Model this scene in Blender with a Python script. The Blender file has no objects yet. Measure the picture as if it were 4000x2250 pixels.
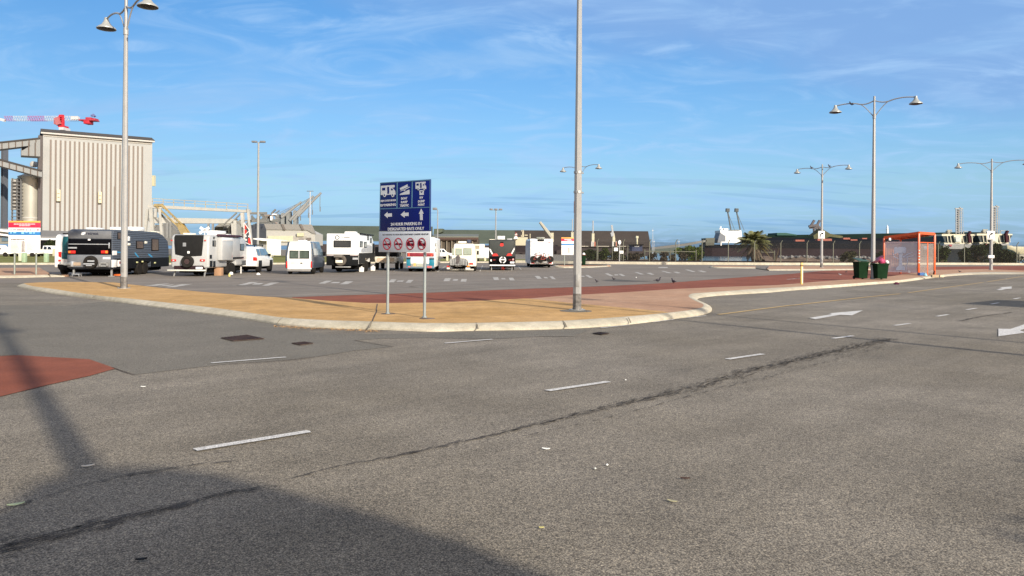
import bpy, bmesh, math, random
from mathutils import Vector as V, Matrix, noise
random.seed(7)
R = math.radians
SC = bpy.context.scene
COL = SC.collection

# ---------------------------------------------------------------- camera
FPX, CX, CY, ROLL, EYE = 2903.7, 2000.0, 978.3, R(.45), 1.7
cam = bpy.data.cameras.new('camera'); camo = bpy.data.objects.new('camera', cam); COL.objects.link(camo)
cam.sensor_width = 36.0; cam.lens = 36.0 * FPX / 4000.0
cam.shift_y = -(1125 - CY) / 4000.0
cam.clip_end = 6000; cam.clip_start = .05
camo.matrix_world = Matrix.Translation((0, 0, EYE)) @ Matrix.Rotation(R(90), 4, 'X') @ Matrix.Rotation(ROLL, 4, 'Z')
SC.camera = camo
# ---------------------------------------------------------------- sky, sun, exposure
SUN_EL, SUN_AZ = R(22.5), R(143)
world = bpy.data.worlds.new('World'); SC.world = world; world.use_nodes = True
def build_world():
    nt = world.node_tree; N = nt.nodes; L = nt.links
    bg = N['Background']; bg.inputs[1].default_value = .15
    sky = N.new('ShaderNodeTexSky'); sky.sky_type = 'NISHITA'; sky.sun_disc = False
    sky.sun_elevation = SUN_EL; sky.sun_rotation = SUN_AZ
    tc = N.new('ShaderNodeTexCoord'); sep = N.new('ShaderNodeSeparateXYZ'); L.new(tc.outputs['Generated'], sep.inputs[0])
    def math_(op, a, b=None, c=None):
        m = N.new('ShaderNodeMath'); m.operation = op
        for i, v in enumerate((a, b, c)):
            if v is None: continue
            if isinstance(v, (int, float)): m.inputs[i].default_value = v
            else: L.new(v, m.inputs[i])
        return m.outputs[0]
    zz = math_('ADD', math_('MAXIMUM', sep.outputs[2], 0.0), .16)
    px = math_('DIVIDE', sep.outputs[0], zz); py = math_('DIVIDE', sep.outputs[1], zz)
    cmb = N.new('ShaderNodeCombineXYZ'); L.new(px, cmb.inputs[0]); L.new(py, cmb.inputs[1])
    def clouds(scale, rot, stretch, lo, hi, detail=7, dist=.6, w=0.0):
        mp = N.new('ShaderNodeMapping'); mp.inputs['Rotation'].default_value = (0, 0, rot); mp.inputs['Scale'].default_value = (scale, scale * stretch, 1)
        mp.inputs['Location'].default_value = (w, w * .7, 0)
        L.new(cmb.outputs[0], mp.inputs[0])
        nz = N.new('ShaderNodeTexNoise'); nz.inputs['Detail'].default_value = detail; nz.inputs['Distortion'].default_value = dist; nz.inputs['Scale'].default_value = 1
        nz.inputs['Roughness'].default_value = .58
        L.new(mp.outputs[0], nz.inputs['Vector'])
        mr = N.new('ShaderNodeMapRange'); mr.interpolation_type = 'SMOOTHSTEP'; mr.inputs[1].default_value = lo; mr.inputs[2].default_value = hi
        L.new(nz.outputs[0], mr.inputs[0]); return mr.outputs[0]
    def mix(f, a, colr, k=1.0):
        m = N.new('ShaderNodeMix'); m.data_type = 'RGBA'
        L.new(math_('MULTIPLY', f, k), m.inputs[0]); L.new(a, m.inputs[6])
        if isinstance(colr, tuple): m.inputs[7].default_value = (*colr, 1)
        else: L.new(colr, m.inputs[7])
        return m.outputs[2]
    # deeper blue away from the sun, paler warm fill tint added towards it
    ramp = N.new('ShaderNodeValToRGB'); L.new(sep.outputs[2], ramp.inputs[0]); e = ramp.color_ramp.elements
    e[0].position = 0.0; e[0].color = (.255, .46, .98, 1); e[1].position = .32; e[1].color = (.31, .58, .82, 1)
    k = e.new(.085); k.color = (.375, .52, .69, 1); k2 = e.new(.17); k2.color = (.37, .56, .74, 1)
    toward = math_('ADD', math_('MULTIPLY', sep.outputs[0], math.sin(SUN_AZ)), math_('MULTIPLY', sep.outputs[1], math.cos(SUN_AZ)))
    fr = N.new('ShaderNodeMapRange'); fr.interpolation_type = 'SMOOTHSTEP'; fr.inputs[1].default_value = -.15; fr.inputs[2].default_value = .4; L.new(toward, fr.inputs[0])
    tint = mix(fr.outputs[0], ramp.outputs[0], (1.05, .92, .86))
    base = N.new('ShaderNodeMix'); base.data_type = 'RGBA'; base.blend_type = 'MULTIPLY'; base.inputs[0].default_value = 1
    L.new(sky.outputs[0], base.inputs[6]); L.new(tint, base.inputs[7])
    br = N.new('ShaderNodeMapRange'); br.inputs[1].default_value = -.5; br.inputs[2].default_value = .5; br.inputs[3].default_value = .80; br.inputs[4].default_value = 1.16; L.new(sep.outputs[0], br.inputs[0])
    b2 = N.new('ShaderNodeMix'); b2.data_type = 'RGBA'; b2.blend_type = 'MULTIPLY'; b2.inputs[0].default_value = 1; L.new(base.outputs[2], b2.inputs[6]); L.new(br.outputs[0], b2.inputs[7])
    c = b2.outputs[2]
    nz = N.new('ShaderNodeTexNoise'); nz.inputs['Scale'].default_value = .9; nz.inputs['Detail'].default_value = 7; nz.inputs['Roughness'].default_value = .6; nz.inputs['Distortion'].default_value = .7
    L.new(cmb.outputs[0], nz.inputs['Vector'])
    f = math_('ADD', math_('MULTIPLY', sep.outputs[0], .35), math_('MULTIPLY', sep.outputs[2], 1.6)); f = math_('ADD', f, math_('MULTIPLY', nz.outputs[0], .34))
    vr = N.new('ShaderNodeMapRange'); vr.interpolation_type = 'SMOOTHSTEP'; vr.inputs[1].default_value = .57; vr.inputs[2].default_value = .70; L.new(f, vr.inputs[0])
    c = mix(vr.outputs[0], c, SKYC['veil'], .75)
    thin = clouds(1.7, -.30, 1.7, .42, .80, 10, 2.2, 1.7)    # fine cirrus ripples
    c = mix(thin, c, SKYC['cirrus'], .72)
    thin2 = clouds(.7, .35, 2.2, .50, .70, 8, .9, 8.7)
    c = mix(thin2, c, SKYC['cirrus2'], .6)
    streak = clouds(.8, .10, 6.0, .55, .63, 4, .3, 5.3)
    low = N.new('ShaderNodeMapRange'); low.inputs[1].default_value = .03; low.inputs[2].default_value = .14; low.inputs[3].default_value = 1; low.inputs[4].default_value = 0
    L.new(sep.outputs[2], low.inputs[0])
    c = mix(math_('MULTIPLY', streak, low.outputs[0]), c, SKYC['streak'], .5)
    # pale overhead brightness added out of view to lift ground ambient
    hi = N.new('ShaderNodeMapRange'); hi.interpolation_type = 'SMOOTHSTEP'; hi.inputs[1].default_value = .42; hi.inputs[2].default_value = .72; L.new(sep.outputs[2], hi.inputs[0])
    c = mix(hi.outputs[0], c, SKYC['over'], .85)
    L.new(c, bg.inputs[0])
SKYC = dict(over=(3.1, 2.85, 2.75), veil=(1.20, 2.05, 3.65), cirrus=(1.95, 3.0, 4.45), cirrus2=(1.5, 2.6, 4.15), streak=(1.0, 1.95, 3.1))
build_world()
sun = bpy.data.lights.new('sun', 'SUN'); suno = bpy.data.objects.new('sun', sun); COL.objects.link(suno)
sun.energy = 4.6; sun.angle = R(.75); sun.color = (1.0, .91, .77)
sdir = V((math.sin(SUN_AZ) * math.cos(SUN_EL), math.cos(SUN_AZ) * math.cos(SUN_EL), math.sin(SUN_EL)))
suno.rotation_euler = sdir.to_track_quat('Z', 'Y').to_euler(); suno.location = sdir * 60
SC.view_settings.view_transform = 'Standard'; SC.view_settings.look = 'None'; SC.view_settings.gamma = 1
SC.view_settings.exposure = .55
SC.cycles.max_bounces = 6; SC.cycles.diffuse_bounces = 3; SC.cycles.transparent_max_bounces = 12

# ---------------------------------------------------------------- picture point -> point in the place
_c, _s = math.cos(ROLL), math.sin(ROLL)
def ray(x, y):
    dx, dy = x - CX, CY - y
    return V((dx * _c - dy * _s, FPX, dx * _s + dy * _c))
def G(x, y, z=0.0):
    d = ray(x, y); t = (z - EYE) / d.z
    return V((d.x * t, d.y * t, z))
def AT(x, y, Y):
    d = ray(x, y); t = Y / d.y
    return V((d.x * t, Y, EYE + d.z * t))
def RP(x, y, P, n):
    d = ray(x, y); o = V((0, 0, EYE)); t = (P - o).dot(n) / d.dot(n)
    return o + d * t
def crop(x0, y0, s): return lambda x, y: (x0 + x / s, y0 + y / s)
R2 = crop(200, 850, 5.152); R3 = crop(600, 850, 5.152); R4 = crop(1080, 850, 5.152); R5 = crop(1550, 850, 5.724)
R6 = crop(1850, 850, 5.152); R8 = crop(0, 820, 4.83); Q1 = crop(3250, 850, 5.152); Q2 = crop(3500, 750, 4.14)
Q3 = crop(2700, 780, 4.293); Q4 = crop(2200, 780, 4.684); Q5 = crop(560, 700, 3.481); T1 = crop(0, 400, 2.07)
K1 = crop(0, 400, 5.795); SG = crop(1470, 690, 4.528); Z1 = crop(0, 1040, 2.576); Z2 = crop(900, 1040, 3.22)
Z3 = crop(1600, 1040, 3.22); Z4 = crop(2300, 1000, 2.862); Z5 = crop(3100, 1000, 2.862); Z6 = crop(0, 1650, 2.415)
Z7 = crop(1000, 1500, 1.7173); IL = crop(20, 850, 6.037); IR = crop(2160, 900, 9.06); R7 = crop(1640, 880, 7.627)

# ---------------------------------------------------------------- materials
_m = {}
def mat(name, col, rough=.6, metal=0.0, var=.12, vs=3.0, bump=0.0, bs=60.0, alpha=1.0, spec=.5, trans=0.0, emit=None, coat=0.0):
    if name in _m: return _m[name]
    if max(col) < .13 and spec == .5: spec = .06
    m = bpy.data.materials.new(name); m.use_nodes = True; nt = m.node_tree; N = nt.nodes; L = nt.links
    b = N['Principled BSDF']
    b.inputs['Roughness'].default_value = rough; b.inputs['Metallic'].default_value = metal
    b.inputs['Specular IOR Level'].default_value = spec; b.inputs['Alpha'].default_value = alpha
    b.inputs['Transmission Weight'].default_value = trans; b.inputs['Coat Weight'].default_value = coat
    tc = N.new('ShaderNodeTexCoord')
    nz = N.new('ShaderNodeTexNoise'); nz.inputs['Scale'].default_value = vs; nz.inputs['Detail'].default_value = 6; nz.inputs['Roughness'].default_value = .65
    L.new(tc.outputs['Object'], nz.inputs['Vector'])
    cr = N.new('ShaderNodeValToRGB'); e = cr.color_ramp.elements
    e[0].position = .3; e[1].position = .7
    e[0].color = (*[max(0, c * (1 - var)) for c in col], 1); e[1].color = (*[min(1, c * (1 + var)) for c in col], 1)
    L.new(nz.outputs[0], cr.inputs[0]); L.new(cr.outputs[0], b.inputs['Base Color'])
    if bump > 0:
        n2 = N.new('ShaderNodeTexNoise'); n2.inputs['Scale'].default_value = bs; n2.inputs['Detail'].default_value = 4
        L.new(tc.outputs['Object'], n2.inputs['Vector'])
        bp = N.new('ShaderNodeBump'); bp.inputs['Strength'].default_value = bump; bp.inputs['Distance'].default_value = .02
        L.new(n2.outputs[0], bp.inputs['Height']); L.new(bp.outputs[0], b.inputs['Normal'])
    _m[name] = m; return m

def ground_mat(name, col, col2, patch=.12, speck=.35, sscale=110.0, pscale=.25, rough=.9, stones=0.0, bump=.5, streak=0.0):
    """aggregate surface: fine stones, broad patches, wheel-worn streaks"""
    m = bpy.data.materials.new(name); m.use_nodes = True; nt = m.node_tree; N = nt.nodes; L = nt.links
    b = N['Principled BSDF']; b.inputs['Roughness'].default_value = rough; b.inputs['Specular IOR Level'].default_value = .25
    geo = N.new('ShaderNodeNewGeometry')
    def noise_(scale, detail=4, vec=None, rgh=.6):
        n = N.new('ShaderNodeTexNoise'); n.inputs['Scale'].default_value = scale; n.inputs['Detail'].default_value = detail; n.inputs['Roughness'].default_value = rgh
        L.new(vec or geo.outputs['Position'], n.inputs['Vector']); return n.outputs[0]
    def ramp(src, p0, c0, p1, c1):
        r = N.new('ShaderNodeValToRGB'); r.color_ramp.elements[0].position = p0; r.color_ramp.elements[1].position = p1
        r.color_ramp.elements[0].color = (*c0, 1); r.color_ramp.elements[1].color = (*c1, 1); L.new(src, r.inputs[0]); return r.outputs[0]
    def mul(a, bcol, f=1.0):
        x = N.new('ShaderNodeMix'); x.data_type = 'RGBA'; x.blend_type = 'MULTIPLY'; x.inputs[0].default_value = f
        L.new(a, x.inputs[6]); L.new(bcol, x.inputs[7]); return x.outputs[2]
    base = ramp(noise_(pscale, 5), .36, col, .66, col2)
    p = patch
    c = mul(base, ramp(noise_(pscale * 5.3, 6), .3, (1 - p,) * 3, .7, (1 + p * .4,) * 3))
    s = speck
    fine = noise_(sscale, 3, rgh=.75)
    c = mul(c, ramp(fine, .36, (1 - s,) * 3, .66, (1 + s * .9,) * 3))
    mid = noise_(sscale * .33, 3)
    c = mul(c, ramp(mid, .35, (1 - s * .45,) * 3, .65, (1 + s * .3,) * 3))
    if stones > 0:
        vo = N.new('ShaderNodeTexVoronoi'); vo.inputs['Scale'].default_value = stones; L.new(geo.outputs['Position'], vo.inputs['Vector'])
        c = mul(c, ramp(vo.outputs['Distance'], .30, (1.14,) * 3, .72, (.42, .42, .44)))
        sp = N.new('ShaderNodeSeparateColor'); L.new(vo.outputs['Color'], sp.inputs[0])
        r3 = N.new('ShaderNodeValToRGB'); L.new(sp.outputs[0], r3.inputs[0]); ee = r3.color_ramp.elements
        ee[0].position = 0; ee[0].color = (.62, .60, .59, 1); ee[1].position = 1; ee[1].color = (1.6, 1.54, 1.4, 1); m3 = ee.new(.45); m3.color = (.92, .92, .90, 1); m4 = ee.new(.9); m4.color = (1.2, 1.16, 1.08, 1)
        c = mul(c, r3.outputs[0])
    if streak > 0:
        mp = N.new('ShaderNodeMapping'); mp.vector_type = 'TEXTURE'; mp.inputs['Rotation'].default_value = (0, 0, R(45)); mp.inputs['Scale'].default_value = (9, .75, 1)
        L.new(geo.outputs['Position'], mp.inputs[0])
        c = mul(c, ramp(noise_(1.0, 4, mp.outputs[0]), .35, (1 - streak,) * 3, .62, (1, 1, 1)))
    L.new(c, b.inputs['Base Color'])
    if bump > 0:
        bp = N.new('ShaderNodeBump'); bp.inputs['Strength'].default_value = bump; bp.inputs['Distance'].default_value = .006
        L.new(fine, bp.inputs['Height']); L.new(bp.outputs[0], b.inputs['Normal'])
    _m[name] = m; return m

def glassy(name, col=(.02, .025, .03), rough=.08): return mat(name, col, rough, 0, .3, 1.5, spec=.8)
def see_through(name, col, alpha, rough=.7, scale=0.0):
    m = mat(name, col, rough, alpha=alpha, var=.15)
    return m

ASPH = ground_mat('coarse_asphalt', (.262, .232, .186), (.355, .322, .278), .24, .2, 30, .13, streak=.18, stones=108)
ASPH_NEW = ground_mat('grey_asphalt', (.20, .187, .160), (.24, .222, .192), .12, .2, 60, .2, stones=120)
ASPH_PARK = ground_mat('car_park_asphalt', (.205, .178, .150), (.245, .215, .185), .16, .2, 60, .09, streak=.2)
RED = ground_mat('red_asphalt', (.205, .058, .030), (.265, .084, .048), .2, .25, 110, .3)
YEL = ground_mat('yellow_concrete', (.46, .275, .10), (.56, .345, .145), .24, .22, 55, .45, bump=.3)
BRK = ground_mat('brick_paving', (.40, .235, .145), (.46, .29, .19), .16, .18, 30, .35, bump=.25)
KERB = ground_mat('kerb_concrete', (.43, .39, .30), (.52, .475, .38), .22, .14, 40, .8, bump=.3)
GRASS = ground_mat('mown_grass', (.15, .16, .03), (.25, .235, .065), .35, .4, 6, .12)
DIRT = ground_mat('bank_earth', (.16, .115, .085), (.24, .18, .14), .3, .4, 4, .2)
PAINT = ground_mat('worn_road_paint', (.54, .53, .52), (.64, .63, .61), .12, .42, 70, .8, bump=.2)
PAINTF = ground_mat('faded_road_paint', (.36, .345, .32), (.50, .48, .45), .3, .2, 20, 1.2, bump=.1)
PAINTL = ground_mat('pale_faded_paint', (.29, .272, .245), (.34, .32, .29), .3, .2, 20, .6, bump=.1)
PAINTY = ground_mat('yellow_edge_paint', (.52, .36, .16), (.60, .43, .2), .3, .2, 30, 1.0, bump=.1)
RUST = ground_mat('rusty_grate', (.050, .030, .028), (.085, .05, .042), .3, .4, 40, 3)
DARKC = ground_mat('crack_dirt', (.09, .07, .055), (.14, .11, .085), .3, .3, 30, 2)

WHITE = mat('white_paint', (.80, .79, .76), .35, var=.05, coat=.3)
CREAM = mat('cream_paint', (.78, .74, .60), .4, var=.06)
BLACK = mat('black_trim', (.008, .008, .009), .45, var=.3)
BLACKG = mat('black_gloss', (.004, .004, .005), .18, var=.3)
RUBBER = mat('tyre_rubber', (.022, .02, .018), .85, var=.3)
GREYM = mat('grey_cladding', (.115, .125, .145), .42, var=.1)
GREYL = mat('light_grey_cladding', (.36, .365, .365), .4, var=.06)
SILVER = mat('silver_metal', (.55, .56, .57), .35, .6, var=.1)
GALV = mat('galvanised_steel', (.32, .32, .31), .45, .35, var=.12, vs=8)
LAMPW = mat('lamp_post_paint', (.30, .30, .295), .42, .1, var=.08, vs=2.5)
CHAR = mat('charcoal_panel', (.018, .018, .018), .45, var=.12)
GLASS = glassy('dark_window_glass')
GLASSB = glassy('blue_grey_glass', (.10, .15, .19), .1)
GLASSC = mat('curtained_window', (.28, .32, .26), .25, var=.12)
LRED = mat('red_tail_lens', (.55, .02, .015), .25, var=.2, vs=20)
LORA = mat('orange_lens', (.85, .25, .03), .25, var=.1)
ORANGE = mat('orange_steel', (.56, .085, .014), .42, var=.12)
DGREEN = mat('bin_green_plastic', (.010, .030, .014), .5, var=.2)
TEAL = mat('teal_paint', (.01, .17, .25), .4, var=.15)
TEALD = mat('dark_teal_glass', (.02, .12, .14), .15, var=.35, vs=1.2)
MAROON = mat('maroon_panel', (.20, .02, .03), .35, var=.2)
SKYB = mat('sky_blue_decal', (.04, .26, .48), .4, var=.05)
LEAF = mat('green_foliage', (.04, .055, .015), .7, var=.45, vs=1.2)
LEAFD = mat('dark_foliage', (.024, .033, .012), .75, var=.5, vs=1.0)
LEAFG = mat('bright_foliage', (.07, .10, .016), .7, var=.4, vs=1.0)
DEAD = mat('dead_brush', (.14, .10, .065), .85, var=.4, vs=2)
WOOD = mat('bark', (.10, .075, .05), .9, var=.3)

# ---------------------------------------------------------------- mesh builder
class MB:
    def __init__(s): s.v = []; s.f = []; s.mi = []; s.cur = 0
    def add(s, vs, fs):
        o = len(s.v); s.v += [V(p) for p in vs]
        for f in fs: s.f.append([i + o for i in f]); s.mi.append(s.cur)
        return s
    def box(s, x0, x1, y0, y1, z0, z1, M=None):
        vs = [V((x, y, z)) for z in (z0, z1) for y in (y0, y1) for x in (x0, x1)]
        if M: vs = [M @ p for p in vs]
        return s.add(vs, [(0, 2, 3, 1), (4, 5, 7, 6), (0, 1, 5, 4), (2, 6, 7, 3), (0, 4, 6, 2), (1, 3, 7, 5)])
    def prism(s, pts, d):                       # planar polygon (3-D points) pushed along d
        n = len(pts); pts = [V(p) for p in pts]; d = V(d)
        return s.add(pts + [p + d for p in pts], [tuple(range(n))[::-1], tuple(range(n, 2 * n))] + [(i, (i + 1) % n, n + (i + 1) % n, n + i) for i in range(n)])
    def poly(s, pts): return s.add(pts, [tuple(range(len(pts)))])
    def tube(s, path, r, n=8, cap=True):
        path = [V(p) for p in path]; rs = r if isinstance(r, (list, tuple)) else [r] * len(path)
        rings = []; prev = None
        for i, p in enumerate(path):
            t = (path[min(i + 1, len(path) - 1)] - path[max(i - 1, 0)]).normalized()
            a = V((0, 0, 1)) if abs(t.z) < .95 else V((1, 0, 0))
            if prev is None: u = t.cross(a).normalized()
            else: u = (prev - t * prev.dot(t)).normalized()
            prev = u; w = t.cross(u)
            rings.append([p + (u * math.cos(2 * math.pi * (k + .5) / n) + w * math.sin(2 * math.pi * (k + .5) / n)) * rs[i] for k in range(n)])
        vs = [q for r_ in rings for q in r_]; fs = []
        for i in range(len(path) - 1):
            for k in range(n): fs.append((i * n + k, i * n + (k + 1) % n, (i + 1) * n + (k + 1) % n, (i + 1) * n + k))
        if cap: fs += [tuple(range(n))[::-1], tuple(range((len(path) - 1) * n, len(path) * n))]
        return s.add(vs, fs)
    def bar(s, a, b, w, h=None):                # square bar between two points
        h = h or w; a, b = V(a), V(b); t = (b - a).normalized(); up = V((0, 0, 1)) if abs(t.z) < .9 else V((0, 1, 0))
        u = t.cross(up).normalized(); q = u.cross(t)
        vs = [p + u * (sx * w / 2) + q * (sz * h / 2) for p in (a, b) for sx, sz in ((-1, -1), (1, -1), (1, 1), (-1, 1))]
        return s.add(vs, [(0, 3, 2, 1), (4, 5, 6, 7), (0, 1, 5, 4), (1, 2, 6, 5), (2, 3, 7, 6), (3, 0, 4, 7)])
    def lathe(s, prof, c=(0, 0, 0), n=20, axis='z', M=None):
        vs = []; c = V(c)
        for r_, h in prof:
            for k in range(n):
                a = 2 * math.pi * k / n; x, y = r_ * math.cos(a), r_ * math.sin(a)
                p = V((x, y, h)) if axis == 'z' else (V((h, x, y)) if axis == 'x' else V((x, h, y)))
                if M: p = M @ p
                vs.append(c + p)
        fs = [(i * n + k, i * n + (k + 1) % n, (i + 1) * n + (k + 1) % n, (i + 1) * n + k) for i in range(len(prof) - 1) for k in range(n)]
        fs += [tuple(range(n))[::-1], tuple(range((len(prof) - 1) * n, len(prof) * n))]
        return s.add(vs, fs)
    def build(s, name, m, parent=None, bevel=0.0, smooth=False, world=False, seg=2):
        me = bpy.data.meshes.new(name)
        vs = s.v
        if world and parent is not None:
            inv = parent.matrix_basis.inverted() if parent.parent is None else (parent.parent.matrix_basis @ parent.matrix_basis).inverted()
            vs = [inv @ p for p in vs]
        me.from_pydata([tuple(p) for p in vs], [], s.f)
        for mm in (m if isinstance(m, (list, tuple)) else [m]): me.materials.append(mm)
        for i, p in enumerate(me.polygons): p.material_index = s.mi[i]
        bm = bmesh.new(); bm.from_mesh(me)
        bmesh.ops.remove_doubles(bm, verts=bm.verts, dist=.0004)
        bmesh.ops.recalc_face_normals(bm, faces=bm.faces)
        if bevel > 0:
            ed = [e for e in bm.edges if len(e.link_faces) == 2 and e.calc_face_angle(0) > R(30)]
            bmesh.ops.bevel(bm, geom=ed, offset=bevel, segments=seg, profile=.5, affect='EDGES', clamp_overlap=True)
        bm.to_mesh(me); bm.free()
        if smooth or bevel > 0:
            for p in me.polygons: p.use_smooth = True
            try: me.set_sharp_from_angle(angle=R(38))
            except Exception: pass
        o = bpy.data.objects.new(name, me); COL.objects.link(o)
        if parent is not None: o.parent = parent
        return o

def tag(o, label=None, cat=None, group=None, kind=None):
    if label: o['label'] = label
    if cat: o['category'] = cat
    if group: o['group'] = group
    if kind: o['kind'] = kind
    return o
def thing(name, label, cat, loc=(0, 0, 0), rz=0.0, group=None):
    o = bpy.data.objects.new(name, None); COL.objects.link(o); o.empty_display_size = .2
    o.matrix_basis = Matrix.Translation(V(loc)) @ Matrix.Rotation(rz, 4, 'Z')
    return tag(o, label, cat, group)
def copy_tree(o, loc, rz, label, group=None):
    c = o.copy(); COL.objects.link(c); c.matrix_basis = Matrix.Translation(V(loc)) @ Matrix.Rotation(rz, 4, 'Z'); c['label'] = label
    def rec(src, dst):
        for ch in list(src.children):
            d = ch.copy(); COL.objects.link(d); d.parent = dst; rec(ch, d)
    rec(o, c); return c
def struct(o): o['kind'] = 'structure'; return o

def sheet(name, pts, m, z=None, thick=0.0, parent=None):
    """flat polygon (world points), triangulated"""
    b = MB()
    if thick: b.prism([V((p[0], p[1], p[2] - thick)) for p in pts], (0, 0, thick))
    else: b.poly(pts)
    o = b.build(name, m, parent)
    me = o.data; bm = bmesh.new(); bm.from_mesh(me); bmesh.ops.triangulate(bm, faces=bm.faces, ngon_method='EAR_CLIP')
    for f in bm.faces:
        if not thick and f.normal.z < 0: f.normal_flip()
    bm.to_mesh(me); bm.free(); return o
def spline(pts, n=6):
    out = []
    for i in range(len(pts) - 1):
        p0 = pts[max(i - 1, 0)]; p1 = pts[i]; p2 = pts[i + 1]; p3 = pts[min(i + 2, len(pts) - 1)]
        for k in range(n):
            t = k / n
            out.append(.5 * ((2 * p1) + (p2 - p0) * t + (2 * p0 - 5 * p1 + 4 * p2 - p3) * t * t + (3 * p1 - p0 - 3 * p2 + p3) * t ** 3))
    out.append(pts[-1]); return out

FONT = {}
def text(parent, name, s, size, m, P, u, n, align='CENTER', bold=.0, thick=.004, squeeze=1.0):
    """P: world point of the baseline anchor; u: reading direction; n: towards the reader"""
    cu = bpy.data.curves.new(name, 'FONT'); cu.body = s; cu.size = size; cu.align_x = align; cu.extrude = thick / 2; cu.offset = bold; cu.resolution_u = 2
    o = bpy.data.objects.new(name, cu); COL.objects.link(o)
    dg = bpy.context.evaluated_depsgraph_get(); me = bpy.data.meshes.new_from_object(o.evaluated_get(dg))
    bpy.data.objects.remove(o); bpy.data.curves.remove(cu)
    u = V(u).normalized(); n = V(n).normalized(); w = n.cross(u).normalized()
    inv = parent.matrix_basis.inverted() if parent.parent is None else (parent.parent.matrix_basis @ parent.matrix_basis).inverted()
    for vert in me.vertices:
        c = vert.co; vert.co = inv @ (V(P) + u * (c.x * squeeze) + w * c.y + n * c.z)
    me.materials.clear(); me.materials.append(m)
    ob = bpy.data.objects.new(name, me); COL.objects.link(ob); ob.parent = parent; return ob

# ================================================================ GROUND
def build_ground():
    # asphalt apron that everything stands on; stops at the harbour edge on the right
    land = [(-1500, -120, 0), (400, -120, 0), (400, 128, 0), (140, 139, 0), (30, 139, 0), (26, 420, 0), (60, 560, 0), (60, 1500, 0), (-1500, 1500, 0)]
    struct(sheet('ground', land, ASPH))
    w = MB(); w.poly([(-3000, -200, -1.6), (3000, -200, -1.6), (3000, 5000, -1.6), (-3000, 5000, -1.6)])
    wm = mat('harbour_water', (.045, .13, .19), .12, var=.2, vs=.05, bump=.6, bs=.6, spec=.6)
    struct(w.build('water', wm))
    b = MB()
    for i in range(40):
        x0 = 26 + i * 9.35; x1 = x0 + 9.35
        b.poly([(x0, 139, -.01), (x1, 139, -.01), (x1, 143, -1.9), (x0, 143, -1.9)])
    struct(b.build('harbour_edge', DIRT))
    # car park surface beyond the island, slightly above the base sheet
    park = [G(*p) for p in [(-300, 1112), (60, 1106), (233, 1101), (446, 1103), (501, 1110), (621, 1123), (776, 1139), (1000, 1157), (1142, 1161), (1304, 1155),
            (1505, 1149), (1700, 1142.5), (2044, 1128.5), (2237, 1122), (2400, 1116), (2614, 1105), (2754, 1094), (2929, 1081), (3086, 1070), (3200, 1064.6), (3345, 1053), (3652, 1043), (4300, 1039)]]
    far = [G(*p) for p in [(4300, 1034), (3700, 1033), (3200, 1036), (2700, 1034), (2300, 1031), (2000, 1026.5), (1550, 1028), (1100, 1033), (700, 1033.5), (0, 1034.5), (-300, 1036)]]
    struct(sheet('car_park', [V((p.x, p.y, .004)) for p in park + far], ASPH_PARK))
    # newer grey asphalt of the side road
    side = [(-700, 1203), (0, 1192), (250, 1194), (400, 1178), (430, 1177), (660, 1200), (854, 1226), (1000, 1247), (1086, 1262), (1120, 1279), (1164, 1288), (1210, 1296), (1288, 1307), (1459, 1304), (1620, 1304), (1850, 1296),
            (2080, 1293), (2250, 1287), (2300, 1289), (2240, 1314), (2081, 1315), (1950, 1322), (1817, 1321), (1700, 1319.5), (1600, 1321), (1500, 1322), (1387, 1329), (1460, 1342), (1536, 1354), (1390, 1369), (1232, 1394), (1099, 1408), (900, 1421), (700, 1443), (528, 1463), (452, 1439), (349, 1403), (70, 1387), (-700, 1390)]
    struct(sheet('side_road', [G(x, y, .004) for x, y in side], ASPH_NEW))
    # red strip between the island and the car park, and the red patch at the left
    up = [(1142, 1161), (1304, 1155), (1505, 1149), (1700, 1142.5), (1879, 1135), (2044, 1128.5), (2237, 1122), (2400, 1116), (2614, 1105), (2754, 1094), (2929, 1081), (3086, 1070), (3205, 1059), (3345, 1052.4), (3652, 1042), (4000, 1038.5), (4300, 1038)]
    lo = [(4300, 1060), (4000, 1058.5), (3851, 1053), (3652, 1056), (3480, 1080), (3351, 1092.5), (3275, 1096), (3200, 1101), (3100, 1108.5), (3034, 1115.6), (2824, 1122.5), (2614, 1133), (2400, 1148), (2237, 1156), (2044, 1170), (1879, 1180), (1700, 1190), (1505, 1193), (1428, 1192), (1273, 1183), (1133, 1170)]
    struct(sheet('red_median', [G(x, y, .008) for x, y in up + lo], RED))
    struct(sheet('red_patch', [G(x, y, .008) for x, y in [(-500, 1425), (0, 1391), (70, 1387), (349, 1403), (452, 1439), (349, 1468), (200, 1500), (0, 1548.5), (-300, 1620), (-900, 1700)]], RED))
    # verge and grass on the far left
    struct(sheet('grass', [G(x, y, .03) for x, y in [(-900, 1031), (0, 1027), (700, 1026.5), (1100, 1026), (1550, 1021), (2000, 1020), (2110, 1019)]] +
                 [G(x, y, .03) for x, y in [(2110, 1014), (2000, 1012), (1550, 1010), (1100, 999), (0, 997), (-900, 1002)]], GRASS))
build_ground()

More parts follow.
